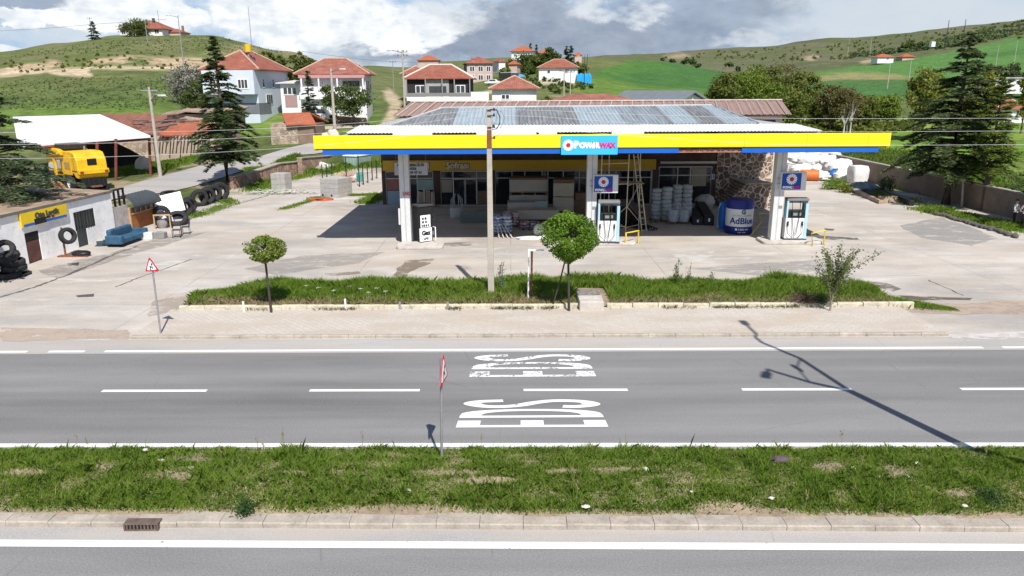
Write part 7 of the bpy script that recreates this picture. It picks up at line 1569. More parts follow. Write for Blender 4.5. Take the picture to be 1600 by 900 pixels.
Y = 133; xc, w_, z0 = front(633,665,Y,135); zt_ = at(650,117,Y).z; house('village_house','small tiled house mostly hidden behind the black and white house',(xc,Y,z0),0,w_*1.2,7,zt_-z0,HGRY,TILE,1.4,.5,chim=((1.4,3,.3),))
# 5 pinkish block
Y = 225; xc, w_, z0 = front(730,770,Y,129); zt_ = at(750,99.5,Y).z; hh = zt_-z0
house('village_house','two storey pinkish brick house with a grey side wall on the slope',(xc,Y,z0),R(9),w_,9,hh,HPNK,TILE,2.,.6,wins=[('f',u*w_,z_*hh,1.5 if u<.3 else 1.3,1.55) for u in (-.30,.03,.34) for z_ in (.12,.58)],ridge=3.,chim=((-1.5,6,.6),(1.8,6,.6)),ridgec=None,bands=(('l',4.5,-1.,9,hh+1.,.05,M('dark grey gable',(.12,.115,.115),.9),'side_wall'),))
Y = 330; xc, w_, z0 = front(653,685,Y,97.5); house('village_house','red roofed house peeping over the crest of the hill',(xc,Y,z0-1.),0,w_,8,at(670,94.5,Y).z-z0+1,HPNK,TILEB,2.2,.6,chim=((2,4,.3),),ridgec=None)
# 6 house with patched tile roof, and its white yard wall
Y = 104; xc, w_, z0 = front(769,838,Y,164); zt_ = at(800,152,Y).z; hh = zt_-z0
house('village_house','low white house with a patched mottled tile roof just behind the station ridge',(xc,Y,z0),R(-2),w_,8.,hh+1.,HW,TILEO,1.75,.55,wins=(('f',-1.2,.1+.6,1.2,.75),),ridge=2.2,chim=(),bands=(('f',.9,.5,2.6,.55,.25,HW,'canopy_box'),))
q0, q1 = at(736,161,112), at(764,161,112); wallrun('yard_wall','white rendered yard wall between the black and white house and the patched roof',[q0,q1],1.6,.25,HW,None,base=-2)
# 7 long low tiled shed
Y = 100; xc, w_, z0 = front(865,990,Y,166); zt_ = at(930,158,Y).z; house('tiled_shed','long low shed with a mottled red tile roof behind the station ridge',(xc,Y,z0),0,w_,6.5,zt_-z0,HGRY,TILEO,.75,.3,ridgec=None,cat='shed')
# 8 white house on the slope
Y = 195; xc, w_, z0 = front(842,902,Y,121); zt_ = at(870,106.5,Y).z; hh = zt_-z0
house('village_house','white single storey house with an orange roof above the blue tarpaulin',(xc,Y,z0),R(-6),w_,9,hh,HW,TILE,2.2,.55,wins=(('f',-2.4,hh*.42,.9,.9),('f',2.1,hh*.45,.9,1.),('r',3,hh*.35,1.,1.1)),ridge=2.6,chim=((2.6,5,-.2),))
Y = 193; q = at(913,118,Y); q.z = tzf(q.x,q.y); t_ = thing('tarpaulin_shelter','bright blue tarpaulin shelter at the end of the white house','shelter',q); w_ = 22*Y/F; mb = MB(); rr = random.Random(5); n_ = 10
mb.add([(-w_/2+w_*i/n_, k*1.2, [.0,2.3+.25*math.sin(i*1.7),2.9+.2*math.sin(i*2.3),0][j]) for i in range(n_+1) for j,k in enumerate((0,.05,2.,3.))],[(i*4+j,(i+1)*4+j,(i+1)*4+j+1,i*4+j+1) for i in range(n_) for j in range(3)]); obj('tarpaulin', mb, M('bright blue tarp',(.02,.33,.70),.4,.12,1.), t_)
# 9 upper houses
Y = 300; xc, w_, z0 = front(799,833,Y,92.5); zt_ = at(816,80.5,Y).z; house('village_house','white house with an orange roof standing highest in the village centre',(xc,Y,z0),R(-8),w_,9,zt_-z0,HW,TILEB,2.3,.7,wins=(('l',4,1.,2.,1.2),('f',-2.8,.9,1.2,1.1)),ridge=3.,chim=((2,5,.2),),ridgec=None)
Y = 318; xc, w_, z0 = front(843,858,Y,90); house('village_house','small red roofed house with a dark solar heater, right of the highest house',(xc,Y,z0-1),R(5),w_*1.1,7,at(850,83,Y).z-z0+1,HPNK,TILEB,1.6,.5,chim=((.5,3,.2),),ridgec=None)
Y = 330; xc, w_, z0 = front(899,908,Y,90.5); house('village_house','tiny pink house with a red roof right of the dark conifers',(xc,Y,z0),0,w_*1.2,6,at(903,86.5,Y).z-z0,HPNK,TILEB,1.4,.4,ridgec=None)
Y = 235; xc, w_, z0 = front(779,790,Y,103.5); house('village_house','little white house half hidden by shrubs left of the minibus',(xc,Y,z0),R(25),w_,5,at(784,97,Y).z-z0,HW,TILE,1.,.3,ridgec=None)
Y = 240; xc, w_, z0 = front(795,808,Y,105); house('village_house','small orange roofed outhouse below the village shrubs',(xc,Y,z0),R(-10),w_,6,at(801,101,Y).z-z0,HPNK,TILEB,1.1,.4,ridgec=None)
# long brown sheet roofed building right behind the station, grey gabled barn
Y = 66; xa, w_, z0 = front(612,1236,Y,196); zt_ = at(1200,179,Y).z; zr_ = at(1000,158.5,72.).z
bb = thing('sheet_roofed_barn','long barn with a rusty brown sheet roof directly behind the station','barn',(xa,Y,0)); mb = MB(); mb.box(-w_/2+.6,w_/2-.6,.6,12,-1,zt_-.1); obj('wall', mb, M('cream barn wall',(.58,.52,.44),.9,.1,.8,dirt=.15), bb)
sl = sheet((-w_/2,0,zt_),(w_/2,0,zt_),(at(1222,157,72).x-xa,6.,zr_),(at(641,161,72).x-xa,6.,zr_),.52,.03); rf = obj('roof', sl, M_BROWN, bb); sl = sheet((at(641,161,72).x-xa,6.,zr_),(at(1222,157,72).x-xa,6.,zr_),(w_/2,12.4,zt_),(-w_/2,12.4,zt_),.52,.03); obj('back_slope', sl, M_BROWN, rf)
SEAM = M('pale roof batten',(.44,.36,.32),.8,.2,2.); mb = MB(); xl_, xr_ = at(641,161,72).x-xa, at(1222,157,72).x-xa
for k in range(36): f_ = (k+.5)/36; mb.tube([(-w_/2+w_*f_,-.02,zt_+.05),(xl_+(xr_-xl_)*f_,6.,zr_+.05)],.07,4)
mb.tube([(xl_,6.,zr_+.06),(xr_,6.,zr_+.06)],.1,4); o = obj('batten', mb, SEAM, rf); o['kind'] = 'stuff'; mb = MB(); mb.face([(-w_/2+.6,.62,zt_-.1),(-w_/2+.6,11.9,zt_-.1),(xl_+.4,6,zr_-.1)]); mb.face([(w_/2-.6,.62,zt_-.1),(xr_-.4,6,zr_-.1),(w_/2-.6,11.9,zt_-.1)]); obj('gable', mb, MC['cream barn wall'], bb)
obj('door', MB().box(w_/2-3.,w_/2-1.2,.55,.59,zt_-2.,zt_-.5), BLK, bb)
Y = 98; a, b, c_ = at(1012,158,Y), at(1082,144.5,Y), at(1110,158,Y); g = thing('gabled_barn','grey sheet roofed barn with a white gable end','barn',(b.x,Y,a.z-2)); hw = c_.x-b.x; hr = b.z-(a.z-2)
mb = MB(); mb.prof_y([(-hw,0),(hw,0),(hw,hr*.62),(0,hr-.15),(-hw,hr*.62)],0,.3); mb.box(-hw,hw,.3,14,0,hr*.6); obj('wall', mb, HW, g)
mb = MB(); ovx = 1.15; e_ = hr*.62-.15*hr*.38
mb.prof_y([(-hw*ovx,e_),(0,hr),(hw*ovx,e_),(hw*ovx,e_+.22),(0,hr+.25),(-hw*ovx,e_+.22)],-.6,14.5); obj('roof', mb, M('slate grey sheet',(.20,.225,.24),.6,.12,1.,metal=.2), g); g.rotation_euler = (0,0,R(28))
# hill top house on the left
Y = 262; xc, w_, z0 = front(186,256,Y,56); zt_ = at(215,46,Y).z
h = house('village_house','white house with an orange roof alone on the left hilltop',(xc,Y,z0),R(-7),w_,9.5,zt_-z0,HW,TILE,3.0,.7,wins=(('f',-w_*.42,.5,1.6,1.5),('f',w_*.38,.6,1.6,1.3)),ridge=5.,chim=((3.,6,.4),),ridgec=None); solar(h,(w_*.22,3.,zt_-z0+1.9),R(50),.9,DGREY)
Y = 265; xc, w_, z0 = front(256,283,Y,53); house('tiled_shed','low brick outbuilding with a tiled roof beside the hilltop house',(xc,Y,z0),R(-7),w_,6,at(270,51,Y).z-z0,HPNK,TILE,1.3,.3,cat='shed',ridgec=None,chim=((2.8,2,1.6),))
# far farm houses, right hand houses
for x0,x1,pb,pt_,Y,lab in ((1371,1396,94.5,89.5,560,'far farmhouse with an orange roof, left of the pair above the green field'),(1410,1429,92,89,575,'far farmhouse with an orange roof, right of the pair above the green field')):
    xc, w_, z0 = front(x0,x1,Y,pb); house('farmhouse',lab,(xc,Y,z0),0,w_,10,at(x0,pt_,Y).z-z0,HW if x0<1400 else HPNK,TILEB,2.4,.9,ridgec=None,wins=(('f',1.5,.6,1.6,1.2),))
q = gp(0,0) if False else None
Y = 620; xc, w_, z0 = front(1456,1462,Y,67); house('farmhouse','tiny pale hut on the far hillside',(xc,Y,z0-1),0,w_,4,at(1459,65,Y).z-z0+1,HW,M('pale hut roof',(.5,.48,.44),.9),.4,.2,ridgec=None)
Y = 120; xc, w_, z0 = front(1552,1610,Y,190); zt_ = at(1575,172,Y).z; house('village_house','white house with an orange tiled roof behind the trees at the right edge',(xc,Y,z0),R(8),w_,7,zt_-z0,HW,TILE,1.9,.4,wins=(('f',1.,.8,1.2,1.),),ridge=2.4)
Y = 230; xc, w_, z0 = front(1540,1640,Y,136); zt_ = at(1570,123,Y).z; house('village_house','long low white building below the round dark pines',(xc,Y,z0),0,w_,8,zt_-z0,HW,M('flat roof',(.35,.35,.36),.9),.3,.3,wins=[('f',-8+2.6*k,.8,1.1,1.1) for k in range(5)],ridgec=None)
# ------------------------------------------------------------------ left: steel shed with harvester, old barns, stone hut
sh = thing('steel_shed','open steel shed with a bright white sheet roof on rusty red posts','shed',(0,0,0)); PO = M('red oxide post',(.20,.055,.045),.7,.25,3.,dirt=.2)
fl, fr = at(28,227,60.5), at(235,212,69.); br, bl = at(156,178.5,83.), at(20,182.5,76.)
roofp = [fl,fr,br,bl]; mb = MB(); mb.add([tuple(v) for v in roofp]+[tuple(v-Vector((0,0,.18))) for v in roofp],[(0,1,2,3),(7,6,5,4),(0,4,5,1),(1,5,6,2),(2,6,7,3),(3,7,4,0)]); obj('roof', mb, M('white roof panel',(.78,.79,.79),.5,.03,.8), sh)
for px,pt_,pb,Y in ((181,217,283,66.5),(233,214,258,70.),(152,222,304,62.)):
    a = at(px,pt_,Y); zg = tzf(at(px,pb,Y).x,Y); obj('post', MB().tube([(at(px,pb,Y).x,Y,zg-.2),(a.x,Y,min(a.z, 20))],.13,8), PO, sh, 60)
a, b = at(100,219,64.5), at(235,213.5,69.); obj('beam', MB().tube([fl+Vector((.3,.4,-.3)),fr+Vector((-.3,.4,-.3))],.13,6), PO, sh)
mb = MB(); p0, p1 = at(232,228,74), at(60,222,70); zz = [fl.z-.5,fr.z-.5]
A_ = [Vector((at(196,255,74).x,74,0)),Vector((at(234,262,73).x,73.,0)),Vector((at(60,260,78).x,78,0))]
net = MB(); n_ = 12; L0, L1 = at(180,222,76.), at(238,250,74.5)
tops_ = [at(70,228,76),at(150,226,76),at(167,217,76),at(200,232,75.5),at(234,251,75)]; net.add([tuple(v) for v in tops_]+[(v.x,v.y,tzf(v.x,v.y)-.2) for v in tops_]+[tuple(v+Vector((0,.06,0))) for v in tops_]+[(v.x,v.y+.06,tzf(v.x,v.y)-.2) for v in tops_],
 [(i,i+1,i+6,i+5) for i in range(4)]+[(i+10,i+15,i+16,i+11) for i in range(4)]+[(i,i+10,i+11,i+1) for i in range(4)]); obj('shade_net', net, M('black shade net',(.022,.021,.019),.95,.3,.6), sh)
q = Vector((at(225,262,72).x,72,0)); q.z = tzf(q.x,q.y); tag(obj('limestone_block', MB().blob((0,0,.6),(.75,.6,.95),9,.12,flat=.6,seed=4), M('pale limestone',(.56,.52,.47),.95,.12,1.5), None, 60, loc=q), 'pale boulder beside the far post of the steel shed', 'stone')
# harvester
q = at(118,301,60.5); q.z = tzf(q.x,60.5); hv = thing('combine_harvester','yellow combine harvester parked under the steel shed with its back to the lane','harvester',(at(131,300,62).x,62.,q.z),R(-38)); hv.scale = (.80,.80,.80)
HY = M('harvester yellow',(.74,.44,.012),.5,.14,1.3,spec=.4,dirt=.3); HD = M('dark chassis',(.03,.028,.026),.7,.3,2.,dirt=.3)
mb = MB(); mb.prof_y([(-4.2,1.75),(-3.9,1.5),(-.4,1.55),(-.1,1.9),(1.9,1.9),(2.3,1.5),(2.9,1.45),(3.05,1.7),(2.95,3.3),(2.5,4.0),(1.6,4.15),(-.2,4.1),(-.6,4.0),(-1.4,4.25),(-3.8,4.35),(-4.2,3.9)],-1.45,1.45); bd = obj('body', mb, HY, hv, bevel=.08)
def hp_(nm,b_,mat,par=bd,bev=.02): return obj(nm, MB().box(*b_), mat, par, bevel=bev)
hp_('side_door',(-.4,1.7,-1.53,-1.46,1.75,3.7),HY,bd,.03); hp_('grille',(.2,1.5,-1.56,-1.535,2.35,3.05),M('brownish grille',(.42,.26,.10),.7,.2,6.)); hp_('belt_line',(-.4,2.95,-1.50,-1.455,2.18,2.24),HD); hp_('stripe_plate',(-3.9,-1.0,-1.52,-1.455,2.2,2.75),M('white blue decal',(.55,.60,.66),.5,.15,1.5)); hp_('dark_gap',(-4.1,-.5,-1.50,-1.455,1.75,1.95),HD)
hp_('rear_window',(2.97,3.03,-.45,.45,2.75,3.4),BLK); hp_('rear_hood',(2.9,3.25,-1.5,1.5,1.9,2.35),HY,bd,.05); hp_('rear_gap',(2.7,3.06,-1.2,1.2,.55,1.45),BLK,hv); hp_('engine_deck',(-3.6,-.3,-1.1,1.1,4.2,4.75),HD,hv,.08); hp_('mirror_bracket',(-.95,-.55,-1.85,-1.55,2.3,3.2),M('grey housing',(.32,.30,.27),.7,.2,3.),hv,.04); hp_('chassis',(-4.,2.7,-1.0,1.0,.7,1.2),HD,hv,.03); hp_('tow_bar',(1.8,3.6,-.5,.5,.55,.7),M('rust chassis',(.16,.08,.05),.8,.3,3.),hv,.02); hp_('ladder',(-.3,.0,-1.7,-1.5,.4,1.5),HD,hv,.02)
for x_ in (-2.6,-1.4,2.2): hp_('panel_seam',(x_-.015,x_+.015,-1.462,-1.452,1.95,3.9),HD,bd,0)
for s_ in (-1,1): obj('tail_lamp', MB().box(3.26,3.30,s_*1.2-.16,s_*1.2+.16,2.0,2.2), M('red lamp',(.35,.02,.02),.3), hv)
for k in range(5): hp_('straw_chute',(2.9,3.12,-1.1+.48*k,-1.05+.48*k,.6,1.4),HD,hv,0)
hp_('elevator',(-2.4,-1.9,-1.62,-1.47,1.3,3.4),HY,hv,.03); obj('hose', MB().tube([(-.4,-1.5,1.5),(.2,-1.7,1.2),(.7,-1.5,1.1),(1.8,-1.3,1.1)],.05,6), BLK, hv, 80)
obj('exhaust', MB().tube([(1.0,.3,4.0),(1.05,.3,4.55)],.1,8), GREY, hv, 60); obj('auger', MB().tube([(-3.2,-1.6,3.6),(.4,-1.75,3.9)],.16,10), HY, hv, 60)
for (x_,y_,r_,w2) in ((.9,-1.5,.88,.5),(.9,1.5,.88,.5),(-3.0,-1.5,1.0,.65),(-3.0,1.5,1.0,.65)):
    T_ = Matrix.Translation((x_,y_,r_))@Matrix.Rotation(R(90),4,'X'); wh = bpy.data.objects.new('wheel',None); C.objects.link(wh); wh.parent = hv; mb = MB(); mb.M = T_; h_ = w2/2; mb.ring([(r_*.58,-h_),(r_*.9,-h_),(r_,-h_*.7),(r_,h_*.7),(r_*.9,h_),(r_*.58,h_)],24); obj('tyre', mb, RUB, wh, 40)
    mb = MB(); mb.M = T_; mb.lathe([(r_*.58,-h_*.8),(r_*.57,h_*.5),(r_*.25,h_*.2),(r_*.2,h_*.6),(0,h_*.62)],20); mb.lathe([(r_*.57,-h_*.3),(0,-h_*.3)],20); obj('rim', mb, WHITE, wh, 40)
q = at(116,318,58.); a = at(82,284,60.); b = at(108,310,57.); a.z = max(a.z,tzf(a.x,a.y)); tag(obj('timber_beam', MB().tube([(a.x,a.y,tzf(a.x,a.y)+.9),(b.x,b.y,tzf(b.x,b.y)+.15)],.14,6).tube([(a.x+.5,a.y,tzf(a.x,a.y)+.9),(b.x+.4,b.y+.2,tzf(b.x,b.y)+.15)],.12,6), M('orange pole',(.42,.16,.07),.8,.2,3.), None), 'pair of orange poles lying on the roof bank before the harvester', 'poles')
# old barns: rusted sheet roof and tumbled orange tiles
def quadroof(nm, pts, mat, par, th=.15): 
    mb = MB(); P_ = [Vector(p_) for p_ in pts]; mb.add([tuple(v) for v in P_]+[tuple(v-Vector((0,0,th))) for v in P_],[(0,1,2,3),(7,6,5,4),(0,4,5,1),(1,5,6,2),(2,6,7,3),(3,7,4,0)]); return obj(nm, mb, mat, par)
def subroof(nm, pts, mat, par, nx=9, amp=.25, seed=0): # sagging roof
    rr = random.Random(seed); P_ = [Vector(p_) for p_ in pts]; mb = MB(); vs = []; ny = 4
    for i in range(nx+1):
        for j in range(ny+1): u, v = i/nx, j/ny; q_ = P_[0].lerp(P_[1],u).lerp(P_[3].lerp(P_[2],u),v); vs.append(tuple(q_+Vector((rr.uniform(-.1,.1),rr.uniform(-.1,.1),rr.uniform(-amp,amp)))))
    mb.add(vs,[(i*(ny+1)+j,(i+1)*(ny+1)+j,(i+1)*(ny+1)+j+1,i*(ny+1)+j+1) for i in range(nx) for j in range(ny)]); o = obj(nm, mb, mat, par); md = o.modifiers.new('thick','SOLIDIFY'); md.thickness = .14; return o
RUSTR = corr('rusted roof sheets',(.24,.105,.075),.5,1.5,.3); t_ = thing('old_barn','old stone barn with a sagging rust-red sheet roof behind the steel shed','barn',(0,0,0))
f0, f1, b1, b0 = at(205,213,82), at(262,213,86), at(330,177,99), at(150,181,94); sr = subroof('roof',[f0,f1,b1,b0],RUSTR,t_,14,.22,3)
PRP = M('broken grey laths',(.12,.10,.09),.95,.3,3.); mb = MB(); rr = random.Random(2)
for k in range(26): a = at(rr.uniform(205,285),rr.uniform(193,208),87); mb.tube([tuple(a+Vector((0,0,.35))),tuple(a+Vector((rr.uniform(.8,3.),rr.uniform(-.5,1.),rr.uniform(.2,.6))))],.07,4)
obj('lath', mb, PRP, sr)['kind'] = 'stuff'
mb = MB(); x0_, x1_ = at(160,230,82).x, at(262,213,86).x; mb.box(at(182,230,82).x,x1_,82.3,93,-.5,f0.z-.25); obj('wall', mb, M_RUBBLE, t_)
t_ = thing('old_barn','old stone barn with a tumbled orange tile roof and pole rafters','barn',(0,0,0)); Y = 80.
f0, f1, b1, b0 = at(249,210.5,Y), at(336,211.5,Y+2), at(324,186,Y+9), at(283,189,Y+8); rf = subroof('roof',[f0,f1,b1,b0],TILEB,t_,10,.12,5)
x0_, x1_ = at(240,230,Y).x, at(338,230,Y+1).x; w0_ = Vector((x0_,Y+.6,0)); mb = MB(); mb.box(x0_,x1_,Y+.6,Y+8.5,-.5,f0.z-.2); obj('wall', mb, M('mud plaster wall',(.42,.335,.255),1.,.18,.7,.3,dirt=.15), t_)
for k in range(15): x_ = x0_+.6+(x1_-x0_-1)*k/14; obj('rafter', MB().tube([(x_,Y+.7,f0.z-.15),(x_-.1,Y-.5,f0.z-.6-.5*(k%3==0))],.07,5), M('dark rafter',(.07,.05,.04),.9), rf)
t_ = thing('old_barn','low grey stone barn with a flat earth roof above the orange tiled barn','barn',(0,0,0)); Y = 92.; f0 = at(262,189,Y); x0_, x1_ = f0.x, at(352,189,Y).x; z1_ = at(300,172,Y+4).z
mb = MB(); mb.box(x0_,x1_,Y,Y+7,1.,z1_-.4); obj('wall', mb, M_RUBBLE, t_); subroof('roof',[(x0_-.5,Y-.4,z1_-.35),(x1_+.5,Y-.4,z1_-.1),(x1_+.5,Y+7.3,z1_+.3),(x0_-.5,Y+7.3,z1_)],M('earth roof',(.30,.22,.17),1.,.3,.6,.5),t_,8,.2,9)
# stone hut with tiled roof by the lane
Y = 87.; hut = thing('stone_hut','small grey brown stone hut with an orange tiled roof beside the lane','hut',(0,Y,0)); a, b, c_, d_ = at(404,224,Y), at(466,220,Y), at(492,211,Y+3), at(425,188,Y); zt_ = at(466,193,Y).z
mb = MB(); mb.box(at(424,220,Y).x,b.x,0,5.5,.0,zt_); obj('wall', mb, M_RUBBLE, hut); rl, rr_2 = at(424,187,Y), at(467,193,Y)
P0_, P1_, P2_, P3_ = at(441,178,Y+2.6), at(424,189,Y-.4), at(468,193,Y-.4), at(481,176,Y+2.6)
quadroof('roof',[(at(447,194,Y-.5).x,-.5,zt_-.05),(at(494,191.5,Y-.2).x,-.2,zt_-.05),(at(484,175.5,Y+2.8).x,2.8,at(484,175.5,Y+2.8).z),(at(440,176.5,Y+2.8).x,2.8,at(440,176.5,Y+2.8).z)],TILEB,hut)
quadroof('back_slope',[(at(440,176.5,Y+2.8).x,2.85,at(440,176.5,Y+2.8).z),(at(484,175.5,Y+2.8).x,2.85,at(484,175.5,Y+2.8).z),(at(494,191,Y).x,6,zt_),(at(424,191,Y).x,6,zt_)],TILEB,hut)
mb = MB(); mb.box(b.x+.003,at(490,205,Y).x,.1,5.4,.0,zt_-.1); obj('side_wall', mb, M('brown plaster',(.23,.165,.12),1.,.2,1.), hut); 
q = [tp(470,222),tp(560,200),tp(620,193)]
wallrun('stone_wall','low dry stone terrace wall below the lilac house',[onT(505,104,183)+Vector((0,0,0)),onT(560,103,182),onT(572,103,182)],.9,.5,M_RUBR,None)
tag(obj('boulder', MB().blob((0,0,.4),(.75,.6,.7),8,.15,flat=.4,seed=22), M('white limestone',(.56,.52,.46),.95,.12,1.5), None, 60, loc=onT(520,91,205)), 'white boulder at the foot of the lamp pole by the lane', 'stone'); tag(obj('boulder', MB().blob((0,0,.3),(.7,.5,.45),8,.15,flat=.3,seed=23), MC['white limestone'], None, 60, loc=onT(508,91,206)), 'lower grey white boulder left of the lane lamp pole', 'stone')
# lane: laid on the ground along its edges
def ribbon(name, left, right, mat, lift=.05, n_=40):
    def samp(pl):
        P_ = [tp(*q_) for q_ in pl]; L = [0]
        for a, b in zip(P_[:-1],P_[1:]): L.append(L[-1]+(b-a).length)
        out = []
        for i in range(n_+1):
            s = L[-1]*i/n_; k = max(0,min(len(P_)-2,int(np.searchsorted(L,s))-1)); f_ = (s-L[k])/max(1e-6,L[k+1]-L[k]); out.append(P_[k].lerp(P_[k+1],f_))
        return out
    A_, B_ = samp(left), samp(right); vs = []; m_ = 5
    for a, b in zip(A_,B_):
        for j in range(m_+1): q_ = a.lerp(b,j/m_); vs.append((q_.x,q_.y,tzf(q_.x,q_.y)+lift))
    mb = MB(); mb.add(vs,[(i*(m_+1)+j,(i+1)*(m_+1)+j,(i+1)*(m_+1)+j+1,i*(m_+1)+j+1) for i in range(n_) for j in range(m_)]); return struct(name, mb, mat, 180)
ribbon('lane',[(120,309),(175,298),(260,274),(350,255),(420,241),(500,221),(560,206),(600,199)],[(120,330),(172,314),(250,303),(352,277),(420,259),(500,240),(560,224),(604,213)],M_LANE,.07)
ribbon('dirt_path',[(430,207),(500,199),(560,196),(618,195)],[(430,212),(500,204),(560,201),(618,199)],M('pale path earth',(.42,.36,.28),1.,.15,1.),.09)

# ------------------------------------------------------------------ vehicles far off
def vehicle(name, label, cat, loc, rz, prof, w_, paint, glass, wheels, lights=()):
    t_ = thing(name, label, cat, loc, rz); bd = obj('body', MB().prof_y(prof,-w_/2,w_/2), paint, t_, bevel=.08)
    for (pl) in glass: 
        for s in (-1,1): mb = MB(); mb.prof_y(pl, s*w_/2-(.0 if s<0 else .0)+(-.012 if s<0 else .002), s*w_/2+(-.002 if s<0 else .012)); obj('window', mb, HGL, t_)
    for x_,r_ in wheels:
        for s in (-1,1): mb = MB(); mb.cyl((x_,s*(w_/2-.12)-.1,r_),(x_,s*(w_/2-.12)+.1,r_),r_,n=16); wh = obj('wheel', mb, RUB, t_, 50); mb = MB(); mb.cyl((x_,s*(w_/2-.01)-.012,r_),(x_,s*(w_/2-.01)+.012,r_),r_*.6,n=12); obj('hubcap', mb, GREY, wh)
    for (x_,z_,m_) in lights: 
        for s in (-1,1): obj('headlight', MB().box(x_-.03,x_+.03,s*w_*.36-.14,s*w_*.36+.14,z_-.09,z_+.09), m_, t_)
    return t_
GLT = M('lamp glass',(.6,.6,.58),.2)
q = onT(497,103.5,172); van = vehicle('van','white delivery van with grey doors parked before the lilac house','van',(q.x,103.2,q.z),R(0),[(-2.1,.45),(2.2,.45),(2.3,.9),(1.6,1.1),(1.0,1.85),(.6,2.05),(-2.0,2.05),(-2.15,1.2)],1.8,M('van white',(.70,.71,.73),.35,.04,1.,spec=.5),[[(.1,1.2),(1.35,1.2),(.9,1.78),(.1,1.8)],[(-1.95,1.25),(-.1,1.25),(-.1,1.85),(-1.9,1.85)]],((-1.3,.36),(1.4,.36)),((2.27,.75,GLT),))
obj('dark_fender', MB().box(1.75,2.33,-.92,.92,.5,1.0), BLK, van, bevel=.08)
q = onT(770,200,137); vehicle('car','small white car parked on the slope below the pinkish house','car',(q.x,200,q.z),R(180-6),[(-2.,.35),(2.05,.35),(2.1,.7),(1.2,.85),(.75,1.38),(-.85,1.40),(-1.35,.92),(-2.05,.85)],1.7,M('van white',(.7,.7,.7)),[[(-.85,.92),(.95,.92),(.65,1.32),(-.75,1.32)]],((-1.25,.32),(1.3,.32)),((2.08,.62,GLT),))
q = onT(796,205,130); mbv = vehicle('minibus','dark and white minibus facing down the village track','minibus',(q.x,205,q.z),R(-58),[(-3.2,.45),(3.1,.45),(3.2,1.2),(2.7,2.4),(2.3,2.6),(-3.2,2.6)],2.1,M('dark minibus',(.06,.065,.07),.4,.1,1.,spec=.5),[[(-3.,1.5),(2.6,1.5),(2.3,2.25),(-3.,2.25)]],((-2.,.42),(2.1,.42)),((3.2,.95,GLT),))
obj('white_roof', MB().box(-3.1,2.4,-1.,1.,2.6,2.75), WHITE, mbv, bevel=.06); obj('white_front', MB().box(3.0,3.26,-1.,1.,.6,1.5), WHITE, mbv, bevel=.06); obj('windscreen', MB().box(2.7,3.1,-.9,.9,1.55,2.3), HGL, mbv)
for px,py,Y,r_,lab in ((806,118,215,1.6,'blue tarpaulin heap behind the minibus'),(812,114,218,1.3,'pale blue tarpaulin heap above the minibus')): tag(obj('tarpaulin', MB().blob((0,0,.4),(r_*1.5,r_,r_*.7),8,.25,flat=.4,seed=int(px)), M('washed blue tarp',(.10,.27,.42),.6,.2,1.), None, 60, loc=onT(px,Y,py)), lab, 'tarpaulin')
# ------------------------------------------------------------------ poles of the village
def pole(label, px, ptop, pbase, Y, lamp=0, cross=False, r0=.13, mat=POLEC, rz=0., cat='utility pole', name='utility_pole', g=None):
    a = onT(px,Y,pbase); a.x = at(px,pbase,Y).x; a.z = tzf(a.x,Y); H_ = at(px,ptop,Y).z-a.z; t_ = thing(name, label, cat, a, rz, g); obj('shaft', MB().tube([(0,0,-.4),(0,0,H_)],[r0*1.25,r0*.8],8), mat, t_, 60)
    if cross:
        for k in range(cross if isinstance(cross,int) else 1): obj('crossarm', MB().box(-.75,.75,-.06,.06,H_-.35-.6*k,H_-.23-.6*k), GREY, t_); mb = MB(); [mb.cyl((u,0,H_-.23-.6*k),(u,0,H_-.02-.6*k),.06,n=6) for u in (-.65,0.15,.65)]; obj('insulator', mb, M('dark insulator',(.05,.035,.03)), t_)
    if lamp: ar = obj('lamp_arm', MB().tube([(0,0,H_-1.2 if lamp == 1 else H_-.4),(.7*abs(lamp)/lamp,-.6,H_-.6 if lamp==1 else H_-.2),(1.4*abs(lamp)/lamp,-1.1,H_-.7 if lamp==1 else H_-.1)],.06,6), GREY, t_); obj('lamp_head', MB().cb((1.7*abs(lamp)/lamp,-1.4,H_-.72 if lamp==1 else H_-.12),(.75,.4,.16),R(-38)), M('pale lamp head',(.72,.72,.70),.4), ar, bevel=.04)
    return t_
pole('grey concrete pole with a curved lamp arm beside the steel shed',250,136,270,68,1,1,.15)
pole('concrete pole with a round lamp by the lane before the lilac house',523,107,199,92,2,0,.17,)
pole('tall concrete pole with a white lamp left of the black and white house',632,78,160,112,-2,2,.14)
pole('thin grey pole on the left slope, shorter of the two by the hill track',233,30,84,225,0,0,.10,GREY); pole('thin grey pole crossing the hill track, with a lamp head',287,24,103,170,-2,0,.10,GREY); pole('tall thin mast on the crest right of the hilltop house',392,10,57,255,0,0,.10,GREY); pole('thin pole beside the hilltop conifer',144,27,58,248,0,1,.09,GREY); pole('short bare mast behind the hilltop house',249,15,40,268,0,0,.10,GREY)
pole('thin pole on the bare slope left of the tall lamp pole',615,95,135,170,0,1,.08,GREY); pole('thin pole on the crest above the pinkish house',717,80,92,400,0,0,.13,GREY)
pole('pale pole before the white slope house, nearest of three',881,108,153,120,0,1,.09); pole('pale pole behind the nearest pale pole',891,110,147,135,0,1,.08); pole('dark lamp pole beside the blue tarpaulin',913,87,127,185,-2,0,.09,DGREY); pole('dark pole on the crest beside the lamp pole',917,85,115,215,0,1,.1,DGREY); pole('thin pole beside the small red roofed house on the crest',846,64,88,310,0,0,.12,GREY)
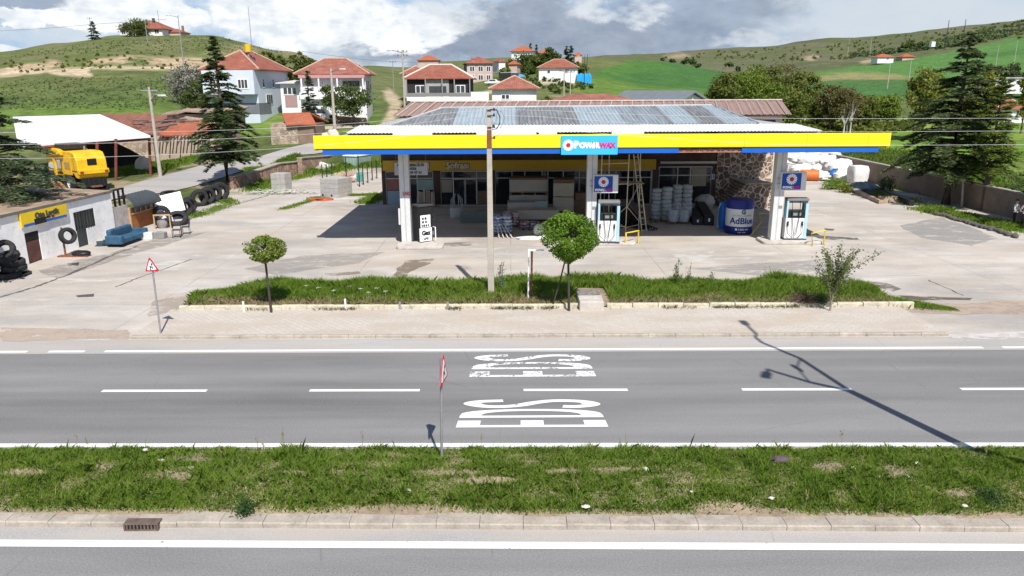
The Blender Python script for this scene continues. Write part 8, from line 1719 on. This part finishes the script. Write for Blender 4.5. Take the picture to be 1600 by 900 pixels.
for px,a_,b_,Y,lab in ((1388,98,124,300,'pale pole in the green field, nearest of the right hand row'),(1421,95,117,330,'pale pole in the green field right of the nearest one'),(1503,85,97,420,'pale pole below the hillside, left of three near the scrub'),(1528,79,95,430,'pale pole below the hillside, middle of three'),(1558,70,88,440,'pale pole below the hillside, right of three'),(1587,62,83,450,'pale pole highest on the green slope at the right'),(1360,55,78,800,'faint mast on the far ridge flank'),(1326,57,72,820,'faint mast left of the other on the far ridge flank')): pole(lab,px,a_,b_,Y,0,0,.16 if Y<700 else .2,POLEC)
pole('white lamp pole below the round dark pines',1556,122,146,190,0,1,.13,WHITE); pole('lattice mast standing above the great cedar',1477,32,75,640,0,1,.3,DGREY); pole('second lattice mast on the right ridge flank',1505,30,60,660,0,0,.3,DGREY)
# ------------------------------------------------------------------ trees
def tree_at(kind, name, label, px, ptop, pbase, Y, rpx, mat, seed, **kw):
    a = at(px,pbase,Y); g0_ = tzf(a.x,Y) if kw.pop('ground',True) else 0.; b = Vector((a.x,Y,g0_)); H_ = at(px,ptop,Y).z-g0_; r_ = rpx*Y/F
    return (conifer if kind == 'c' else broadleaf)(name, label, b, H_, r_, mat, seed=seed, **kw)
tree_at('c','spruce_tree','tall dark spruce with an open spire standing at the wall corner before the lane',357,56,296,62.5,54,CON,3,whorls=32,z0=.22,droop=.30,card=.36,dens=1.7,ground=False,trunk_r=.26,taper=.9,bare=.04,tilt=.1)
tree_at('c','cedar_tree','dark blue green cedar spreading over the tyre shop at the left edge',14,132,345,39.5,102,CONB,4,whorls=26,z0=.33,droop=.34,card=.24,dens=2.2,trunk_r=.24,ground=False,taper=.8)
tree_at('c','cedar_tree','great dark cedar with level sprays inside the right boundary wall',1477,52,322,53.8,86,CON,5,whorls=32,z0=.20,droop=.26,card=.34,dens=1.5,ground=False,trunk_r=.30,taper=.72,tilt=.1)
tree_at('c','cypress_tree','olive yellow conifer in front of the wall right of the great cedar',1535,118,332,51,43,CONY,6,whorls=22,z0=.30,droop=.05,card=.26,dens=1.7,ground=False,trunk_r=.16,taper=.55)
tree_at('c','cedar_tree','dark cedar cut off by the right edge of the frame',1648,150,380,43.5,66,CON,7,whorls=20,z0=.30,droop=.25,card=.28,dens=1.7,ground=False,trunk_r=.2,taper=.7)
conifer('cedar_tree','cedar standing in front of the tyre shop, out of sight beyond the left edge',Vector((-24.4,30.4,0)),8.2,2.3,CONB,seed=77,whorls=20,z0=.30,droop=.3,card=.26,dens=1.6,trunk_r=.2,taper=.8)
tree_at('c','spruce_tree','young spruce in front of the link house',485,110,172,100,15,CON,8,whorls=16,z0=.12,card=.42,dens=1.,taper=.9)
tree_at('b','apple_tree','open branching fruit tree before the lilac house',551,136,175,100,26,LF6,9,n=2600,leaf=.30,z0=.35,clumps=34,trunk=.13,bark=BARKR,hollow=.55); tree_at('b','apple_tree','leafy fruit tree hidden behind the lane lamp pole',526,128,175,101.5,20,LF6,10,n=2200,leaf=.3,z0=.3,clumps=28,bark=BARKR)
tree_at('b','blossom_tree','grey blossoming thicket tree left of the blue house',298,100,158,118,30,LF5,11,n=5000,leaf=.34,z0=.1,clumps=50,hollow=.25,rz_=2.9); tree_at('b','shrub','green shrubbery below the grey blossoming tree',312,130,165,112,22,LF6,12,n=2600,leaf=.34,z0=.05,clumps=26,cat='shrub')
PG = 'pines in the row behind the blue house'
for i,(px,tp_,r_) in enumerate(((410,82,13),(423,79,12),(436,80,13),(449,82,12),(461,84,12),(473,80,14),(484,83,11))):
    tree_at('b','pine_tree',('olive green pine in the row behind the blue house, '+('nearest the solar heater','second from the solar heater','third from the solar heater','fourth from the solar heater','fifth from the solar heater','tallest near the lilac roof','last above the lilac roof')[i]),px,tp_,112,150,r_*.8,leafmat('young pine needles',(.07,.095,.022),(.19,.215,.055),.4),20+i,n=1500,leaf=.42,z0=.05,clumps=26,hollow=.2,group=PG)
tree_at('b','shrub','round dark bush in front of the hilltop house',216,30,57,256,19,LF6,30,n=2600,leaf=.55,z0=.02,clumps=30,hollow=.2,cat='shrub'); tree_at('c','spruce_tree','small dark spruce on the left hill crest',147,33,59,247,10,CON,31,whorls=12,z0=.08,card=.6,taper=.8)
for i,(px,tp_,pb,r_,Y,mat,lab) in enumerate(((826,86,113,17,255,LF6,'dark bushy tree in the village centre, leftmost of the clump'),(842,85,110,14,258,LF2,'olive bushy tree in the middle of the village clump'),(861,76,108,15,255,LF6,'tallest bushy tree of the village clump'),(800,93,106,11,250,LF2,'low bushy tree left of the village clump'),(906,97,114,8,215,LF2,'small olive tree by the dark lamp pole'),(790,107,117,9,225,LF2,'pale scrubby tree beside the minibus'),(828,103,122,10,232,LF6,'dark shrubby tree above the minibus'))): tree_at('b','village_tree',lab,px,tp_,pb,Y,r_,mat,40+i,n=2200,leaf=.75,z0=.12,clumps=26,hollow=.3)
for i,(px,tp_,pb,r_,lab) in enumerate(((885,73,103,8,'dark twin conifer behind the white slope house, left stem'),(892,72,103,8,'dark twin conifer behind the white slope house, right stem'))): tree_at('c','spruce_tree',lab,px,tp_,pb,205,r_,CON,50+i,whorls=13,z0=.05,card=.7,dens=1.2,taper=.55)
for i,(px,tp_,r_,Y) in enumerate(((829,67,5,315),(838,70,3.5,320))): tree_at('c','spruce_tree','small dark conifer behind the highest village house, '+('taller' if i == 0 else 'shorter'),px,tp_,85,Y,r_,CON,55+i,whorls=10,z0=.05,card=.8)
tree_at('b','shrub','small olive tree at the corner of the patched roof',852,148,166,101,11,LF2,57,n=1200,leaf=.3,z0=.1,clumps=18,cat='shrub')
# deciduous belt right of the station
belt = ((1130,120,192,24,100,LF2,'olive green tree at the left end of the belt beyond the station'),(1160,112,195,30,104,LF1,'fresh green tree in the belt behind the brown barn'),(1190,104,195,28,108,LF2,'broad olive tree in the belt behind the barn end'),(1222,99,198,32,110,LF3,'tall brown budding tree in the belt'),(1250,110,200,24,103,LF2,'olive tree right of the brown budding tree'),(1205,130,198,26,92,LF1,'pale fresh tree in front of the brown budding tree'),(1232,138,204,22,90,LF2,'lower olive tree over the barn end'),(1296,133,205,20,96,LF3,'thin brown tree left of the birch trunks'),(1322,136,206,19,94,LF3,'thin brown tree among the birch trunks'),(1345,150,206,20,100,LF2,'olive bush tree between the thin trees and the cedar'),(1375,152,206,24,105,LF1,'fresh green rounded tree left of the great cedar'),(1275,150,204,17,98,LF2,'small olive tree in the gap of the belt'),(1440,108,215,26,84,LF4,'yellow green tree rising behind the great cedar on its left'),(1520,108,215,28,80,LF4,'yellow green tree rising behind the great cedar on its right'),(1596,108,200,12,90,LF4,'slender yellow tree at the right edge'))
for i,(px,tp_,pb,r_,Y,mat,lab) in enumerate(belt): tree_at('b','belt_tree',lab,px,tp_,pb,Y+14,r_*1.02,mat,60+i,n=5200,leaf=.36 if mat is not LF3 else .26,z0=.22,clumps=44,hollow=.35,trunk=.14,bark=BARKP if 'thin' in lab else BARK,limbs=14)
for px,tp_,pb,lab in ((1318,165,205,'pale birch trunk leaning in the belt, left stem'),(1328,162,205,'pale birch trunk in the belt, right stem')): tree_at('b','birch_tree',lab,px,tp_-14,pb,90,8,LF3,90+px%7,n=500,leaf=.2,z0=.55,clumps=14,trunk=.12,bark=M('birch bark',(.55,.52,.47),.9,.2,3.))
for i,(px,tp_,pb,r_,Y) in enumerate(((1547,101,130,11,245),(1562,98,130,12,245),(1576,103,130,10,245),(1586,104,130,9,250))): tree_at('b','pine_tree','round dark pine above the long white building, '+('leftmost','tallest','third','rightmost')[i],px,tp_,pb,Y,r_,CON,95+i,n=2600,leaf=.7,z0=.15,clumps=28,hollow=.2)
for i,(px,tp_,pb,r_,Y) in enumerate(((1035,91,101,4,650),(1050,92,102,5,650),(1070,90,103,6,640),(1081,91,104,6,640),(1091,99,107,4,630),(1139,97,104,6,720),(1153,104,111,3,600),(1155,105,112,2,600),(1422,64,80,8,700),(1437,66,80,7,690),(1412,70,82,7,700),(1450,69,83,8,680),(1462,70,82,7,690),(1475,72,84,9,680))): tree_at('b','far_tree','dark round tree far off across the fields','far' and px,tp_,pb,Y,r_,LF6,110+i,n=700,leaf=1.3,z0=.1,clumps=14,hollow=.2,group='dark trees dotted over the far fields') if False else tree_at('b','far_tree','dark round tree far off across the fields',px,tp_,pb,Y,r_,CON if i<8 else LF6,110+i,n=700,leaf=1.4,z0=.1,clumps=14,hollow=.2,group='dark trees dotted over the far fields')
# orchard rows and scrub on the far hillside: too many to count
def scatter_bushes(name, label, n_, region, size, mat, per=26):
    px, py, Y = region(n_); cs = []
    for i in range(n_): p_ = at(px[i],py[i],Y[i]); cs.append((p_.x,p_.y,tzf(p_.x,p_.y)))
    cs = np.array(cs); sz = nr.uniform(.4,1.3,len(cs))*size; cen = np.repeat(cs,per,0)+unit(nr.normal(0,1,(len(cs)*per,3)))*np.repeat(sz,per)[:,None]*nr.uniform(.3,1,(len(cs)*per,1))*np.array([1,1,.8]); cen[:,2] += np.repeat(sz,per)*.5
    m_ = len(cen); ax = unit(nr.normal(0,1,(m_,3))); sd_ = unit(np.cross(ax,nr.normal(0,1,(m_,3)))); ln = np.repeat(sz,per)*nr.uniform(.6,1.1,m_); return tag(obj(name, leafmesh(name,cen,ax,sd_,ln,ln*.75), mat), label, 'scrub', kind='stuff')
def reg_poly(pts, *_):
    P_ = np.array(pts,float)
    def f_(n_):
        X_, Y_ = [], []
        while len(X_) < n_:
            x_, y_ = nr.uniform(P_[:,0].min(),P_[:,0].max()), nr.uniform(P_[:,1].min(),P_[:,1].max()); ins = False
            for k in range(len(P_)):
                (xa,ya),(xb,yb) = P_[k],P_[(k+1)%len(P_)]
                if (ya > y_) != (yb > y_) and x_ < (xb-xa)*(y_-ya)/(yb-ya)+xa: ins = not ins
            if ins: X_.append(x_); Y_.append(y_)
        return np.array(X_), np.array(Y_), tpv(X_,Y_)
    return f_
scatter_bushes('scrub','rows of small trees and scrub on the far right hillside',420,reg_poly([(1330,92),(1400,84),(1470,78),(1560,62),(1600,50),(1640,40),(1640,30),(1560,40),(1480,62),(1400,78),(1330,88)],0,0),2.8,CON)
scatter_bushes('scrub','thorn scrub dotted over the far hills',260,reg_poly([(1000,92),(1250,96),(1340,92),(1600,60),(1600,34),(1300,68),(1100,84)],0,0),2.2,LF2)
scatter_bushes('scrub','low scrub on the left hill slope',90,reg_poly([(0,118),(140,110),(330,108),(330,88),(200,82),(0,96)],0,0),.42,LF2)
scatter_bushes('scrub','hedge of low scrub along the field edge right of the station',330,lambda n_: (nr.uniform(1180,1440,n_),np.full(n_,200.),nr.uniform(108,120,n_)),.7,LF2)
scatter_bushes('scrub','scrub along the slope between the village houses',120,reg_poly([(900,150),(860,146),(800,146),(775,112),(830,100),(905,124),(925,140)],0,0),.8,LF6)
scatter_bushes('scrub','low darker tufts over the lower left hill',900,reg_poly([(0,172),(230,172),(290,150),(330,118),(140,122),(0,126)],0,0),.17,leafmat('tuft leaves',(.045,.085,.020),(.095,.145,.036),.3),12)
scatter_bushes('scrub','rough tufts over the upper left hill',600,reg_poly([(0,92),(200,80),(330,84),(440,84),(470,98),(400,60),(330,56),(200,62),(60,80)],0,0),.24,leafmat('tuft leaves',(.045,.085,.020),(.095,.145,.036),.3),12)
scrub('grass','tall meadow grass beyond the boundary wall',[(1300,238),(1360,245),(1440,262),(1520,285),(1600,305)],26000,.55,leafmat('meadow grass',(.09,.17,.02),(.21,.28,.055),.4),w_=.09,spread=2.6)
# roof-top cables of the village
wire([(-40,50),(60,45),(146,38),(260,30)],246,'thin cable strung over the left hilltop',.05,WIRE); wire([(470,80),(560,92),(630,97),(700,99)],170,'thin dark cable strung over the village houses',.04,WIRE)
